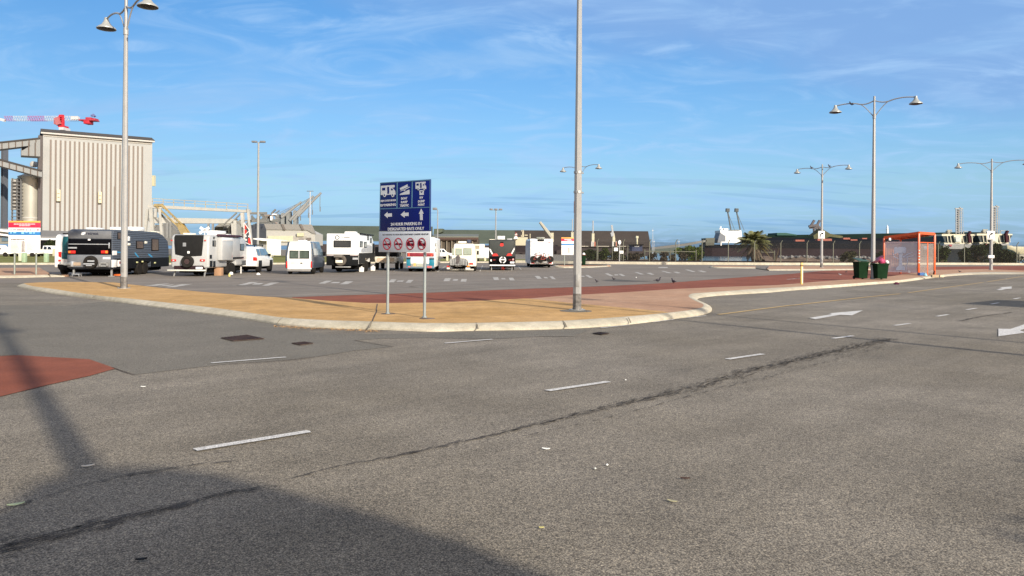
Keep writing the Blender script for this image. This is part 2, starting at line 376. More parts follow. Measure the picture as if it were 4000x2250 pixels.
# kerb pairs: outer edge on the road, inner edge on top
KP = [((68, 1120), (95, 1108)), ((100, 1128), (124, 1117)), ((194, 1145), (210, 1129)), ((349, 1166), (369, 1152.6)), ((466, 1181), (484, 1164)), ((560, 1194), (582, 1174)),
      ((660, 1207), (680, 1185)), ((776, 1223), (790, 1197)), ((854, 1233), (880, 1208)), ((1000, 1254), (1012, 1227)), ((1086, 1268), (1105, 1240)), ((1241, 1281), (1268, 1250)),
      ((1440, 1287), (1443, 1255)), ((1600, 1293), (1600, 1260.5)), ((1700, 1296), (1700, 1261.5)), ((1864, 1292), (1858, 1261)), ((2066, 1289), (2050, 1257)), ((2200, 1285), (2190, 1253)),
      ((2300, 1280), (2290, 1247)), ((2464, 1267), (2450, 1236)), ((2632, 1246), (2614, 1221)), ((2730, 1233), (2702, 1210)), ((2770, 1222), (2735, 1203)), ((2781, 1211), (2747, 1196)),
      ((2774, 1201), (2745, 1187)), ((2752, 1189), (2716, 1175)), ((2726, 1177), (2692, 1160)), ((2726, 1168), (2692, 1152)), ((2746, 1162), (2708, 1146)), ((2824, 1154), (2770, 1141.6)),
      ((2999, 1143), (2990, 1126)), ((3100, 1134.5), (3100, 1120.5)), ((3275, 1122), (3275, 1111)), ((3414, 1111), (3414, 1101)), ((3516, 1103), (3516, 1093.6)), ((3620, 1089), (3605, 1081)),
      ((3694, 1080), (3690, 1071.6)), ((3799, 1072.6), (3799, 1064)), ((3904, 1071), (3904, 1062)), ((4000, 1071.6), (4000, 1064)), ((4300, 1078), (4300, 1069))]
TOPZ = .13
def kerb_loft(name, outer, inner, h0=0.0, h1=TOPZ, n=5):
    o = spline([V((p.x, p.y, 0)) for p in outer], n); i_ = spline([V((p.x, p.y, 0)) for p in inner], n)
    b = MB(); prof = [(0, -.02), (.0, .035), (.10, .062), (.62, .118), (.80, .13), (1.0, .1305), (1.04, .10)]
    rows = [[a.lerp(c, t) + V((0, 0, z * (h1 / .13))) for t, z in prof] for a, c in zip(o, i_)]
    k = len(prof); vs = [p for r_ in rows for p in r_]
    b.add(vs, [(r_ * k + j, r_ * k + j + 1, (r_ + 1) * k + j + 1, (r_ + 1) * k + j) for r_ in range(len(rows) - 1) for j in range(k - 1)])
    ob = b.build(name, KERB, smooth=True); struct(ob)
    return o, i_
def build_island():
    outer = [G(*a) for a, _ in KP]; inner = [G(*b, TOPZ) for _, b in KP]
    o, i_ = kerb_loft('kerb', outer, inner)
    # expansion joints
    j = MB()
    for (x0, y0), (x1, y1), w in [(Z1(925, 322), Z1(975, 292), 4), (Z1(2245, 486), Z1(2315, 442), 4), (Z2(590, 718), Z2(660, 645), 3), (Z2(1742, 788), Z2(1775, 695), 6), (Z3(860, 800), Z3(838, 712), 5), (Z3(1975, 775), Z3(1925, 688), 6), (Z4(470, 755), Z4(440, 690), 5), (Z1(1470, 378), Z1(1515, 348), 3), (Z1(1850, 418), Z1(1890, 388), 3)]:
        a = G(x0, y0, .035); c = G(x1, y1, TOPZ); d = V((w * .003, 0, 0))
        j.add([a - d + V((0, 0, .012)), a + d + V((0, 0, .012)), (a + c) / 2 + d + V((0, 0, .022)), c + d + V((0, 0, .008)), c - d + V((0, 0, .008)), (a + c) / 2 - d + V((0, 0, .022))], [(0, 1, 2, 3, 4, 5)])
    struct(j.build('kerb_joint', mat('joint_grey', (.20, .175, .13), .9)))
    back = [(93, 1106.5), (150, 1103), (233, 1101), (340, 1101.5), (446, 1103), (501, 1110), (621, 1123.5), (776, 1139), (1000, 1157), (1133, 1163), (1273, 1174), (1428, 1183), (1505, 1184), (1700, 1181.5), (1879, 1174), (2044, 1166), (2066, 1166)]
    B = [G(x, y, TOPZ) for x, y in back]
    split = [G(x, y, TOPZ) for x, y in [(2237, 1184), (2300, 1189.5), (2460, 1204), (2590, 1216)]]
    # inner path index where the yellow meets the kerb
    def near(p): return min(range(len(i_)), key=lambda k: (V((i_[k].x, i_[k].y, 0)) - V((p.x, p.y, 0))).length)
    e = near(G(2614, 1221, TOPZ))
    yel = B + split + [V((p.x, p.y, TOPZ)) for p in i_[:e + 1]][::-1]
    struct(sheet('yellow_island', yel, YEL, thick=.14))
    lo = [(2066, 1166), (2237, 1152), (2400, 1144), (2614, 1130), (2824, 1120.5), (3034, 1113.6), (3200, 1099.6), (3275, 1094), (3351, 1091), (3480, 1079), (3652, 1054), (3851, 1051), (4000, 1057), (4300, 1058)]
    brk = [G(x, y, TOPZ) for x, y in lo] + [V((p.x, p.y, TOPZ)) for p in i_[e:]][::-1] + split[::-1]
    struct(sheet('brick_footpath', brk, BRK, thick=.138))
    # crack across the yellow concrete
    cr = MB(); pts = [Z2(1848, 472), Z2(1835, 540), Z2(1838, 570), Z2(1810, 625), Z2(1783, 692)]
    P = [G(x, y, TOPZ + .004) for x, y in pts]
    for a, b in zip(P, P[1:]):
        d = V((.016, 0, 0)); cr.poly([a - d, a + d, b + d, b - d])
    struct(cr.build('pavement_crack', DARKC))
    s = MB()     # footing discs around the posts
    def disc(c, r, m, name):
        b = MB(); b.lathe([(r, -.01), (r, .006), (r * .9, .008)], c, 24); return struct(b.build(name, m))
    disc(G(*Z3(2090, 563), TOPZ), .42, ASPH_NEW, 'footing_patch')
    disc(G(*Z2(1985, 600), TOPZ), .17, DIRT, 'footing_patch'); disc(G(*Z2(2475, 658), TOPZ), .18, DIRT, 'footing_patch')
    # debris of leaves caught along the kerb
    deb = MB(); random.seed(3)
    for k in range(420):
        t = random.random(); x = 1070 + t * 420; y = 1272 + t * 20 + random.gauss(0, 2.6) + 2
        p = G(x, y, .006); r_ = random.uniform(.012, .04); a = random.random() * 6.28
        u = V((math.cos(a), math.sin(a), random.uniform(-.2, .2))) * r_; w = V((-math.sin(a), math.cos(a), .1)) * r_ * .4
        deb.poly([p - u, p + w, p + u + V((0, 0, .01)), p - w])
    tag(deb.build('leaf_litter', mat('dry_leaf', (.36, .22, .10), .8, var=.5, vs=9)), kind='stuff')
build_island()

def small_islands():
    def isl(front, back, nm, brick=True, z=TOPZ, w=.35):
        F_ = [G(*p) for p in front]
        inn = []
        for k, p in enumerate(F_):
            t = (F_[min(k + 1, len(F_) - 1)] - F_[max(k - 1, 0)]).normalized(); nrm = V((-t.y, t.x, 0))
            if nrm.y < 0 and abs(nrm.y) > .3: nrm = -nrm
            inn.append(p + nrm * w)
        kerb_loft('kerb', F_, inn, n=3)
        pts = [V((p.x, p.y, z)) for p in inn] + [G(x, y, z) for x, y in back]
        struct(sheet(nm, pts, BRK, thick=.12))
    isl([(-500, 1090), (0, 1086.6), (194, 1082.5)], [(193, 1067), (153, 1045), (-60, 1047), (-500, 1052)], 'brick_island')
    isl([(197, 1082.5), (269, 1081.5)], [(269, 1073), (197, 1072)], 'brick_island')
    isl([(2150, 1036), (2166, 1041), (2184, 1045.8), (2250, 1046), (2320, 1045), (2384, 1041), (2383, 1038.5)], [(2383, 1037), (2300, 1036.5), (2164, 1033), (2150, 1034)], 'brick_island')
    isl([(2773, 1043), (2779, 1046.7), (2860, 1048), (2951, 1049)], [(2951, 1040), (2860, 1038), (2776, 1038)], 'brick_island')
    isl([(3005, 1057), (3150, 1056.5), (3300, 1055.5), (3440, 1055)], [(3440, 1043), (3300, 1040), (3150, 1039), (3005, 1039)], 'brick_island')
    r_ = MB(); pts = [G(*Q3(x, y)) for x, y in [(1085, 1160), (1310, 1192), (1310, 1165), (1120, 1140)]]
    r_.poly([p + V((0, 0, .06)) for p in pts]); struct(r_.build('kerb_ramp', ASPH_NEW))
    # far kerb
    pl = [G(x, y) for x, y in [(-900, 1038), (0, 1034.5), (700, 1033.5), (1100, 1033), (1550, 1028), (2000, 1026.5), (2300, 1031), (2700, 1034), (3200, 1036), (3700, 1034.5), (4000, 1036), (4400, 1036)]]
    pl = spline(pl, 4); b = MB(); o = []
    for k, p in enumerate(pl):
        t = (pl[min(k + 1, len(pl) - 1)] - pl[max(k - 1, 0)]).normalized(); n = V((-t.y, t.x, 0))
        h = .17 if p.x < 0 else .33
        o += [p, p + V((0, 0, h)), p + n * .5 + V((0, 0, h + .01)), p + n * .5 + V((0, 0, -.02))]
    b.add(o, [(4 * k + j, 4 * k + j + 1, 4 * k + j + 5, 4 * k + j + 4) for k in range(len(pl) - 1) for j in range(3)])
    struct(b.build('far_kerb', KERB))
small_islands()

def markings():
    z = .012
    def strip(name, segs, w, m, zz=z):
        b = MB()
        for (x0, y0), (x1, y1) in segs:
            a, c = G(x0, y0, zz), G(x1, y1, zz); t = (c - a).normalized(); n = V((-t.y, t.x, 0)) * w / 2
            # rough ends
            b.poly([a - n, a + n * .6 - t * .01, a + n, c + n, c + t * .015, c - n])
        return struct(b.build(name, m))
    Vv = lambda x, y: (x * 1.5528, y * 1.5528)
    segs = [((492, 1130.5), (776, 1084.5)), ((1378, 982), (1530, 959.5)), ((1830, 903), (1919, 890)), ((2096, 851), (2145, 844.5)), ((2251, 818.5), (2288, 813.5)), ((2357, 795.5), (2385, 791)), ((2431, 779), (2456, 775)), ((2493, 765), (2512, 761.5)), ((2550, 752), (2566, 749))]
    strip('lane_line', [(Vv(*a), Vv(*b)) for a, b in segs], .10, PAINT)
    strip('lane_line', [(Vv(532, 912.5), Vv(718, 898)), (Vv(1120, 863), Vv(1238, 853))], .075, PAINT, .014)
    strip('lane_line', [(Z4(130, 803), Z4(450, 770)), (Z4(720, 738), Z4(950, 708)), (Z4(1100, 688), Z4(1310, 667))], .06, PAINT, .014)
    # yellow edge line
    y = [Z4(1450, 653), Z4(1900, 595), Z4(2240, 552), Z5(0, 549), Z5(500, 492), Z5(850, 455), Z5(1190, 421)]
    strip('edge_line', list(zip(y, y[1:])), .10, PAINTY)
    y = [Z5(1285, 410), Z5(1700, 352), Z5(2120, 294)]; strip('edge_line', list(zip(y, y[1:])), .09, PAINTY)
    y = [Z5(2160, 289), Z5(2576, 225), Z5(2900, 178)]; strip('edge_line', list(zip(y, y[1:])), .09, PAINTY)
    for pts in [[(175, 692), (430, 650), (400, 640), (775, 607), (655, 662), (520, 657), (245, 706)], [(2290, 812), (2425, 815), (2800, 690), (2900, 715), (2530, 830), (2600, 855), (2290, 897)], [(2265, 377), (2335, 358), (2300, 350), (2437, 340), (2437, 365), (2385, 367), (2320, 381)]]:
        struct(sheet('road_arrow', [G(*Z5(*p), z) for p in pts], PAINT))
    q = []
    for f, grp in [(Z3, [[(445, 152), (520, 152), (500, 187), (425, 187)], [(552, 163), (612, 163), (600, 181), (540, 181)], [(655, 160), (720, 160), (712, 194), (640, 194)],
                         [(1045, 138), (1112, 138), (1125, 173), (1062, 173)], [(1152, 150), (1200, 150), (1208, 165), (1158, 165)], [(1247, 145), (1300, 145), (1325, 179), (1262, 179)],
                         [(1572, 122), (1630, 122), (1665, 158), (1608, 158)], [(1683, 136), (1728, 136), (1742, 152), (1697, 152)], [(1757, 127), (1800, 127), (1840, 163), (1795, 163)],
                         [(2155, 120), (2190, 120), (2205, 134), (2165, 134)], [(2208, 111), (2250, 111), (2305, 146), (2262, 146)]]),
                   (Z2, [[(2020, 165), (2088, 165), (2055, 203), (1990, 203)], [(2108, 179), (2185, 179), (2165, 196), (2088, 196)], [(2240, 172), (2305, 172), (2265, 208), (2200, 208)],
                         [(1205, 180), (1290, 180), (1190, 218), (1105, 218)], [(1290, 197), (1385, 197), (1355, 213), (1255, 213)], [(1450, 190), (1550, 190), (1470, 228), (1370, 228)],
                         [(240, 200), (360, 198), (190, 236), (85, 238)], [(310, 212), (425, 210), (370, 232), (265, 233)], [(510, 205), (615, 205), (480, 246), (390, 246)]]),
                   (Z1, [[(1580, 180), (1720, 172), (1560, 200), (1450, 200)], [(1640, 190), (1760, 183), (1690, 200), (1590, 203)], [(1830, 180), (1945, 178), (1760, 210), (1650, 212)]]),
                   (Z4, [[(178, 196), (215, 194), (275, 222), (240, 225)], [(285, 205), (325, 205), (330, 216), (290, 218)], [(328, 200), (365, 200), (410, 222), (375, 225)],
                         [(510, 182), (545, 181), (620, 204), (580, 206)], [(640, 190), (690, 188), (735, 207), (700, 210)], [(805, 168), (835, 167), (935, 190), (895, 192)], [(940, 178), (985, 176), (1030, 190), (990, 194)],
                         [(1075, 153), (1110, 152), (1195, 175), (1160, 178)], [(1215, 165), (1260, 162), (1320, 178), (1280, 182)], [(775, 124), (880, 122), (882, 134), (780, 134)]])]:
        q += [[G(*f(*p), z) for p in g] for g in grp]
    b = MB()
    for g in q: b.poly(g)
    struct(b.build('bay_marking', PAINTF))
    strip('bay_line', [(Z2(0, 236), Z2(760, 262)), (Z2(760, 262), Z2(1520, 289)), (Z2(1100, 180), Z2(1800, 168)), (Z2(1780, 110), Z2(2280, 112)), (Z2(1480, 228), Z2(2540, 268)), (Z2(560, 192), Z2(1080, 212)),
                      (Z3(0, 208), Z3(940, 250)), (Z3(0, 256), Z3(280, 276)), (Z3(1690, 72), Z3(1990, 60)), (Z3(700, 205), Z3(1500, 235)), (Z3(1340, 122), Z3(2050, 150)), (Z4(590, 128), Z4(760, 128)), (Z4(760, 245), Z4(1090, 232)), (Z1(1450, 200), Z1(2576, 190))], .14, PAINTL, .010)
    strip('bay_line', [(R5(905, 1215), R5(1085, 1090)), (R6(130, 1080), R6(180, 965)), (R6(960, 1052), R6(900, 980)), (R5(0, 1180), R5(130, 1110)), (R4(2370, 1080), R4(2560, 970))], .10, PAINTF, .010)
    strip('median_line', [(Z5(0, 252), Z5(75, 250)), (Z4(2210, 262), Z4(2360, 248))], .12, PAINTF, .014)
    # dark oil and tyre streaks, broken up like the real ones
    random.seed(11); b = MB()
    def streak(path, wid, dens, off):
        P = spline([G(x, y, .010) for x, y in path], 10)
        for k in range(len(P) - 1):
            a, c = P[k], P[k + 1]; t = (c - a); L_ = t.length; t = t.normalized(); n = V((-t.y, t.x, 0))
            for _ in range(int(dens * L_ * wid(k / len(P)) * 9) + 1):
                p = a + t * random.random() * L_ + n * random.gauss(0, .26) * wid(k / len(P)) + n * off
                l = random.uniform(.02, .10); w_ = random.uniform(.003, .010)
                b.poly([p - t * l, p + n * w_ + t * random.uniform(-.3, .3) * l, p + t * l, p - n * w_])
    streak([(0, 2140), (290, 2070), (497, 2018), (679, 1977), (820, 1940), (1000, 1902)], lambda t: .06 + .22 * (1 - t) ** 2, 50, 0)
    streak([(1116, 1873), (1349, 1814), (1582, 1771), (1804, 1724), (2106, 1654), (2339, 1599), (2500, 1561), (2754, 1500), (2929, 1447), (3200, 1384), (3484, 1322)], lambda t: .02 + .42 * t ** 1.5, 50, 0)
    streak([(2000, 1700), (2400, 1612), (2754, 1520), (3000, 1462), (3300, 1385), (3440, 1350)], lambda t: .02 + .15 * t, 12, -.08)
    streak([(-60, 2010), (300, 1900), (600, 1835), (900, 1800)], lambda t: .05, 5, 0)
    streak([Z5(1870, 725), Z5(2100, 675), Z5(2450, 628)], lambda t: .12, 60, 0)
    streak([Z4(1450, 215), Z4(1900, 212), Z4(2360, 205)], lambda t: .5, 6, 0)
    streak([Z5(1150, 300), Z5(1300, 308), Z5(1430, 312)], lambda t: .25, 40, 0)
    struct(sheet('damp_stain', [G(*Z4(x, y), .009) for x, y in [(135, 272), (230, 265), (330, 262), (420, 268), (560, 275), (700, 282), (520, 287), (330, 284), (210, 279)]], ground_mat('damp_asphalt', (.085, .08, .072), (.12, .11, .10), .3, .3, 30, 1.5, bump=.1)))
    tag(b.build('tyre_marks', mat('tyre_mark_rubber', (.078, .07, .064), .8, var=.3)), kind='stuff')
    # cracks and patch seams in the asphalt
    b = MB()
    for path in [[(1387, 1329), (1460, 1342), (1536, 1354)], [(900, 1421), (1099, 1410), (1232, 1396)], [(1700, 1320), (1817, 1322), (1950, 1322.5), (2081, 1315), (2110, 1315)], [(440, 1434), (480, 1450), (528, 1464)], [(2100, 1314), (2300, 1313)]]:
        P = [G(x, y, .011) for x, y in path]
        for a, c in zip(P, P[1:]):
            n = V((-(c - a).y, (c - a).x, 0)).normalized() * .012; b.poly([a - n, a + n, c + n * .6, c - n * .6])
    struct(b.build('asphalt_seam', DARKC))
markings()

def covers():
    def cover(quad, label, m, nm='drain_grate', cat='drain grate', slats=True):
        P = [G(x, y, .012) for x, y in quad]; b = MB(); b.prism(P, (0, 0, .006))
        root = b.build(nm, DARKC); tag(root, label, cat)
        n = 9; s = MB()
        for k in range(n):
            t = (k + .5) / n; a = P[0].lerp(P[1], t); c = P[3].lerp(P[2], t); z = V((0, 0, .009))
            s.bar(a + z, c + z, (P[1] - P[0]).length / n * .55, .012)
        s.build('grate_bars', m, root, world=False)
    cover([(862, 1321), (967, 1309.5), (1034, 1324), (910, 1333)], 'large rusty steel cover set in the grey side road asphalt', RUST)
    cover([(1139, 1342), (1190, 1336.6), (1224.5, 1342), (1173, 1349)], 'small rusty cover in the grey asphalt beside the larger one', RUST)
    cover([(2314, 1303), (2345, 1299), (2381, 1303), (2350, 1308)], 'dark cover in the road just below the tall middle lamp post', mat('iron_dark', (.04, .03, .03), .7))
covers()

# ================================================================ STREET LAMPS
def lamp_post(P, H, arm, label, r0=.115, r1=.06, shroud=True, bands=False, group='double-armed street lamps'):
    t = thing('street_lamp', label, 'street lamp', P, 0, group)
    b = MB(); b.tube([(0, 0, .42 if shroud else 0), (0, 0, 4), (0, 0, H - 1.35)], [r0, (r0 + r1) / 2 + .012, r1], 8); b.build('pole', LAMPW, t)
    if shroud:
        b = MB(); b.tube([(0, 0, 0), (0, 0, .44)], r0 * 1.03, 8)
        b.build('pole_base', mat('bare_galvanised_base', (.16, .15, .14), .55, .3, var=.7, vs=6), t)
    b = MB(); b.lathe([(r0 * 1.9, 0), (r0 * 1.9, .018), (r0 * 1.1, .02)], (0, 0, 0), 16)
    for k in range(4): a_ = k * math.pi / 2 + .6; b.tube([(r0 * 1.55 * math.cos(a_), r0 * 1.55 * math.sin(a_), 0), (r0 * 1.55 * math.cos(a_), r0 * 1.55 * math.sin(a_), .05)], .014, 6)
    b.build('base_flange', GALV, t)
    b = MB(); b.box(-.05, .05, -r0 * 1.02, -r0 * .8, .62, .95); b.build('access_hatch', mat('hatch_plate', (.24, .24, .235), .5, .2), t, bevel=.008)
    b = MB(); b.tube([(0, 0, H - 1.36), (0, 0, H - 1.1)], r1 * 1.25, 12); b.tube([(0, 0, H - 1.1), (0, 0, H)], r1 * .8, 10)
    b.build('finial', LAMPW, t, smooth=True)
    a = V((arm[0], arm[1], 0)); L_ = a.length; u = a.normalized()
    for s in (1, -1):
        d = u * s; m = MB(); pts = []
        for k in range(15):
            q = k / 14; x = q * (L_ - .12)
            z = H - .26 - .13 * math.sin(math.pi * min(q / .5, 1)) * (1 if q < .5 else 0) - .06 * min(q / .5, 1) + (.05 * math.sin((q - .5) / .5 * math.pi) if q > .5 else 0)
            pts.append(d * x + V((0, 0, z)))
        m.tube(pts, [.035] * 15, 8)
        zt = pts[-1].z; m.tube([pts[-1], pts[-1] + d * .10 + V((0, 0, -.02))], .04, 8)
        m.build('arm', LAMPW, t, smooth=True)
        m = MB(); mid = pts[7]; pts2 = []
        for k in range(11):
            q = k / 10; x = (d * (.06 + (mid.length and (V((mid.x, mid.y, 0)).length - .06) * q)))
            z = (H - 1.2) + (mid.z - (H - 1.2)) * math.sin(q * math.pi / 2)
            pts2.append(V((x.x, x.y, z)))
        m.tube(pts2, .026, 8); m.build('brace', LAMPW, t, smooth=True)
        hd = d * L_; m = MB()
        m.lathe([(.02, zt + .05), (.075, zt + .04), (.09, zt - .06), (.13, zt - .16), (.19, zt - .25), (.30, zt - .33), (.36, zt - .38), (.365, zt - .42), (.34, zt - .42)], hd, 24)
        sh = m.build('lamp_shade', mat('lamp_shade_grey', (.34, .35, .335), .4, .2, var=.08), t, smooth=True)
        m = MB(); m.lathe([(.34, zt - .425), (.2, zt - .46), (.05, zt - .47)], hd, 24); m.build('lamp_lens', mat('lamp_lens_dark', (.05, .045, .04), .3), sh, smooth=True)
    if bands:
        for px in (673, 750):
            z = (980.3 - px) / FPX * P.y + EYE - TOPZ
            b = MB(); rr = r0 + (r1 - r0) * z / H; b.lathe([(rr * 1.15, z - .03), (rr * 1.15, z + .03)], (0, 0, 0), 12); b.tube([(rr, 0, z - .02), (rr + .05, 0, z - .02)], .018, 6); b.build('pole_band', GALV, t)
        z0 = (980.3 - 832) / FPX * P.y + EYE - TOPZ; z1 = (980.3 - 787) / FPX * P.y + EYE - TOPZ
        b = MB(); b.box(-.104, -.098, -.03, .03, z0, z1); b.build('sticker', mat('red_sticker', (.45, .06, .03), .5), t)
    return t
def pigeon(P, label, rz=0.0, m=None, s=1.0):
    b = MB(); M = Matrix.Translation(V(P)) @ Matrix.Rotation(rz, 4, 'Z') @ Matrix.Scale(s, 4)
    def ell(c, r_, n=8):
        vs = []; fs = []
        for i in range(n + 1):
            for k in range(n):
                th = math.pi * i / n; ph = 2 * math.pi * k / n
                vs.append(M @ (V(c) + V((r_[0] * math.sin(th) * math.cos(ph), r_[1] * math.sin(th) * math.sin(ph), r_[2] * math.cos(th)))))
        for i in range(n):
            for k in range(n): fs.append((i * n + k, i * n + (k + 1) % n, (i + 1) * n + (k + 1) % n, (i + 1) * n + k))
        b.add(vs, fs)
    ell((0, 0, .13), (.065, .14, .075)); ell((0, .13, .21), (.035, .04, .075)); ell((0, .155, .27), (.036, .042, .036)); ell((0, .2, .265), (.01, .025, .008)); ell((0, -.17, .12), (.035, .11, .02))
    for sx in (-.025, .025): b.tube([M @ V((sx, .02, 0)), M @ V((sx, .01, .08))], .008 * s, 5)
    o = b.build('pigeon', m or mat('pigeon_grey', (.055, .05, .06), .6, var=.5, vs=12), smooth=True)
    for v in o.data.vertices: v.co -= V(P)
    o.location = P
    return tag(o, label, 'bird', 'pigeons around the car park')

def build_lamps():
    A = G(484, 1126, TOPZ); lamp_post(A, 11.1, (1.52, -1.4), 'double street lamp on the left end of the yellow island beside the dark caravan', r0=.125, r1=.075)
    B = G(2254, 1211, TOPZ); lamp_post(B, 11.1, (1.7, -1.45), 'tall lamp post in the middle on the yellow island, its top outside the photo', bands=True)
    C = G(3410, 1091, TOPZ); lamp_post(C, 11.05, (1.72, -1.45), 'double street lamp between the two green wheelie bins', r0=.13, r1=.075, shroud=False)
    D = AT(3209, 0, 80); D = V((AT(3209, 1044, 80).x, 80, TOPZ)); lamp_post(D, 11.1, (1.85, -2.2), 'double street lamp carrying a turn-right sign, two birds on its arms', r0=.14, r1=.09)
    E_ = V((AT(3871, 1055, 73.5).x, 73.5, TOPZ)); lamp_post(E_, 11.0, (2.3, -1.7), 'rightmost double street lamp, carrying a turn-right sign and a small white box', r0=.15, r1=.09, shroud=False)
    F_ = V((AT(2265, 980, 80).x, 80, TOPZ)); lamp_post(F_, 11.0, (1.76, -1.7), 'far double street lamp hidden behind the tall middle post, only its two arms showing', r0=.12, r1=.08)
    # lamps standing outside the frame that throw the long thin shadows on the road
    p = V((math.cos(R(37)), math.sin(R(37)), 0)); d = V((-math.sin(R(37)), math.cos(R(37)), 0))
    lamp_post(p * 14.46 + d * -6, 11.0, (-1.38, 1.84), 'nearer street lamp right of the frame, its shadow a darker line on the road', r0=.12)
    lamp_post(p * 16.5 + d * -9, 11.0, (-1.38, 1.84), 'farther street lamp right of the frame, casting the fainter line across the road', r0=.09, r1=.05)
    lamp_post(p * .82 + d * -4.6, 11.0, (-1.38, 1.84), 'street lamp behind the camera casting the broad band over the red patch', r0=.15, r1=.1)
    # birds on the arms
    pigeon(C + V((-1.72 * .56, 1.45 * .56, 10.62)), 'bird perched on the left arm of the lamp by the bins', 1.2, s=.9)
    for sx, l in ((-.42, 'bird perched on the left arm of the lamp with the dark base'), (.28, 'bird perched on the right arm of the lamp with the dark base')):
        pigeon(D + V((1.85 * sx, -2.2 * sx, 10.70)), l, 2.0, s=1.1)
    for (x, y), l, rz in [(Z4(88, 296), 'pigeon on the car park asphalt right beside the tall middle post', .6), (Z3(2355, 205), 'pigeon on the asphalt a little right of the one beside the middle post', 2.2), (Z4(280, 270), 'pigeon standing on the damp stain in the car park', 1.8),
                          (Z4(770, 294), 'crouching pigeon just above the red strip, left of the upright one', -1.4), (Z4(948, 308), 'large upright pigeon standing at the edge of the red strip', .4), (Z5(520, 220), 'pale pigeon on the red strip left of the bins', 1.5), (Z5(585, 188), 'dark pigeon on the red strip left of the bins', -1.2),
                          (Z5(1858, 184), 'pigeon on the brick path between shelter and right lamp', 1.4)]:
        pigeon(G(x, y, TOPZ if 'brick' in l else .012), l, rz, s=.95 if 'upright' in l else .62, m=mat('pigeon_pale', (.25, .25, .26), .6) if 'pale' in l else None)
    # turn-right signs on two lamps
    for base, f, x0, y0, x1, y1 in ((D, Q3, 2130, 525, 2240, 655), (E_, Q2, 1475, 630, 1595, 770)):
        Y = base.y - .2; a = AT(*f(x0, y1), Y); c = AT(*f(x1, y0), Y); w = c.x - a.x; h = c.z - a.z
        t = thing('turn_sign', 'white turn-right sign on the lamp ' + ('with two birds on its arms' if base is D else 'at the far right of the photo'), 'sign', (a.x + w / 2, Y, a.z), 0, 'turn-right signs on lamp posts')
        b = MB(); b.box(-w / 2, w / 2, 0, .02, 0, h); b.build('panel', mat('sign_white', (.66, .68, .68), .5), t, bevel=.01)
        b = MB(); pts = []
        for k in range(9):
            q = R(180 - k * 11); pts.append((.30 * w * math.cos(q) + .08 * w, .2 * h + .48 * h * math.sin(q)))
        for (xa, za), (xb, zb) in zip(pts, pts[1:]): b.prism([(xa - .05 * w, -.006, za), (xa + .07 * w, -.006, za - .03), (xb + .05 * w, -.006, zb - .07), (xb - .03 * w, -.006, zb + .07)], (0, .004, 0))
        xe, ze = pts[-1]; b.prism([(xe - .02 * w, -.007, ze + .15 * h), (xe + .28 * w, -.007, ze + .02 * h), (xe + .02 * w, -.007, ze - .16 * h)], (0, .004, 0))
        b.build('arrow', BLACK, t)
        b = MB()
        for k, (xa, xb) in enumerate([(-.36, -.2), (-.17, -.02), (.02, .16), (.2, .36)]): b.box(xa * w, xb * w, -.006, -.002, .06 * h, .13 * h)
        b.build('lettering', mat('sign_grey_text', (.22, .24, .27), .6), t)
    b = MB(); Y = E_.y - .25; a = AT(*Q2(1485, 1068), Y); c = AT(*Q2(1580, 1025), Y); b.box(a.x, c.x, Y - .12, Y, a.z, c.z)
    tag(b.build('utility_box', WHITE, bevel=.01), 'small white box strapped to the rightmost lamp post', 'box')
build_lamps()

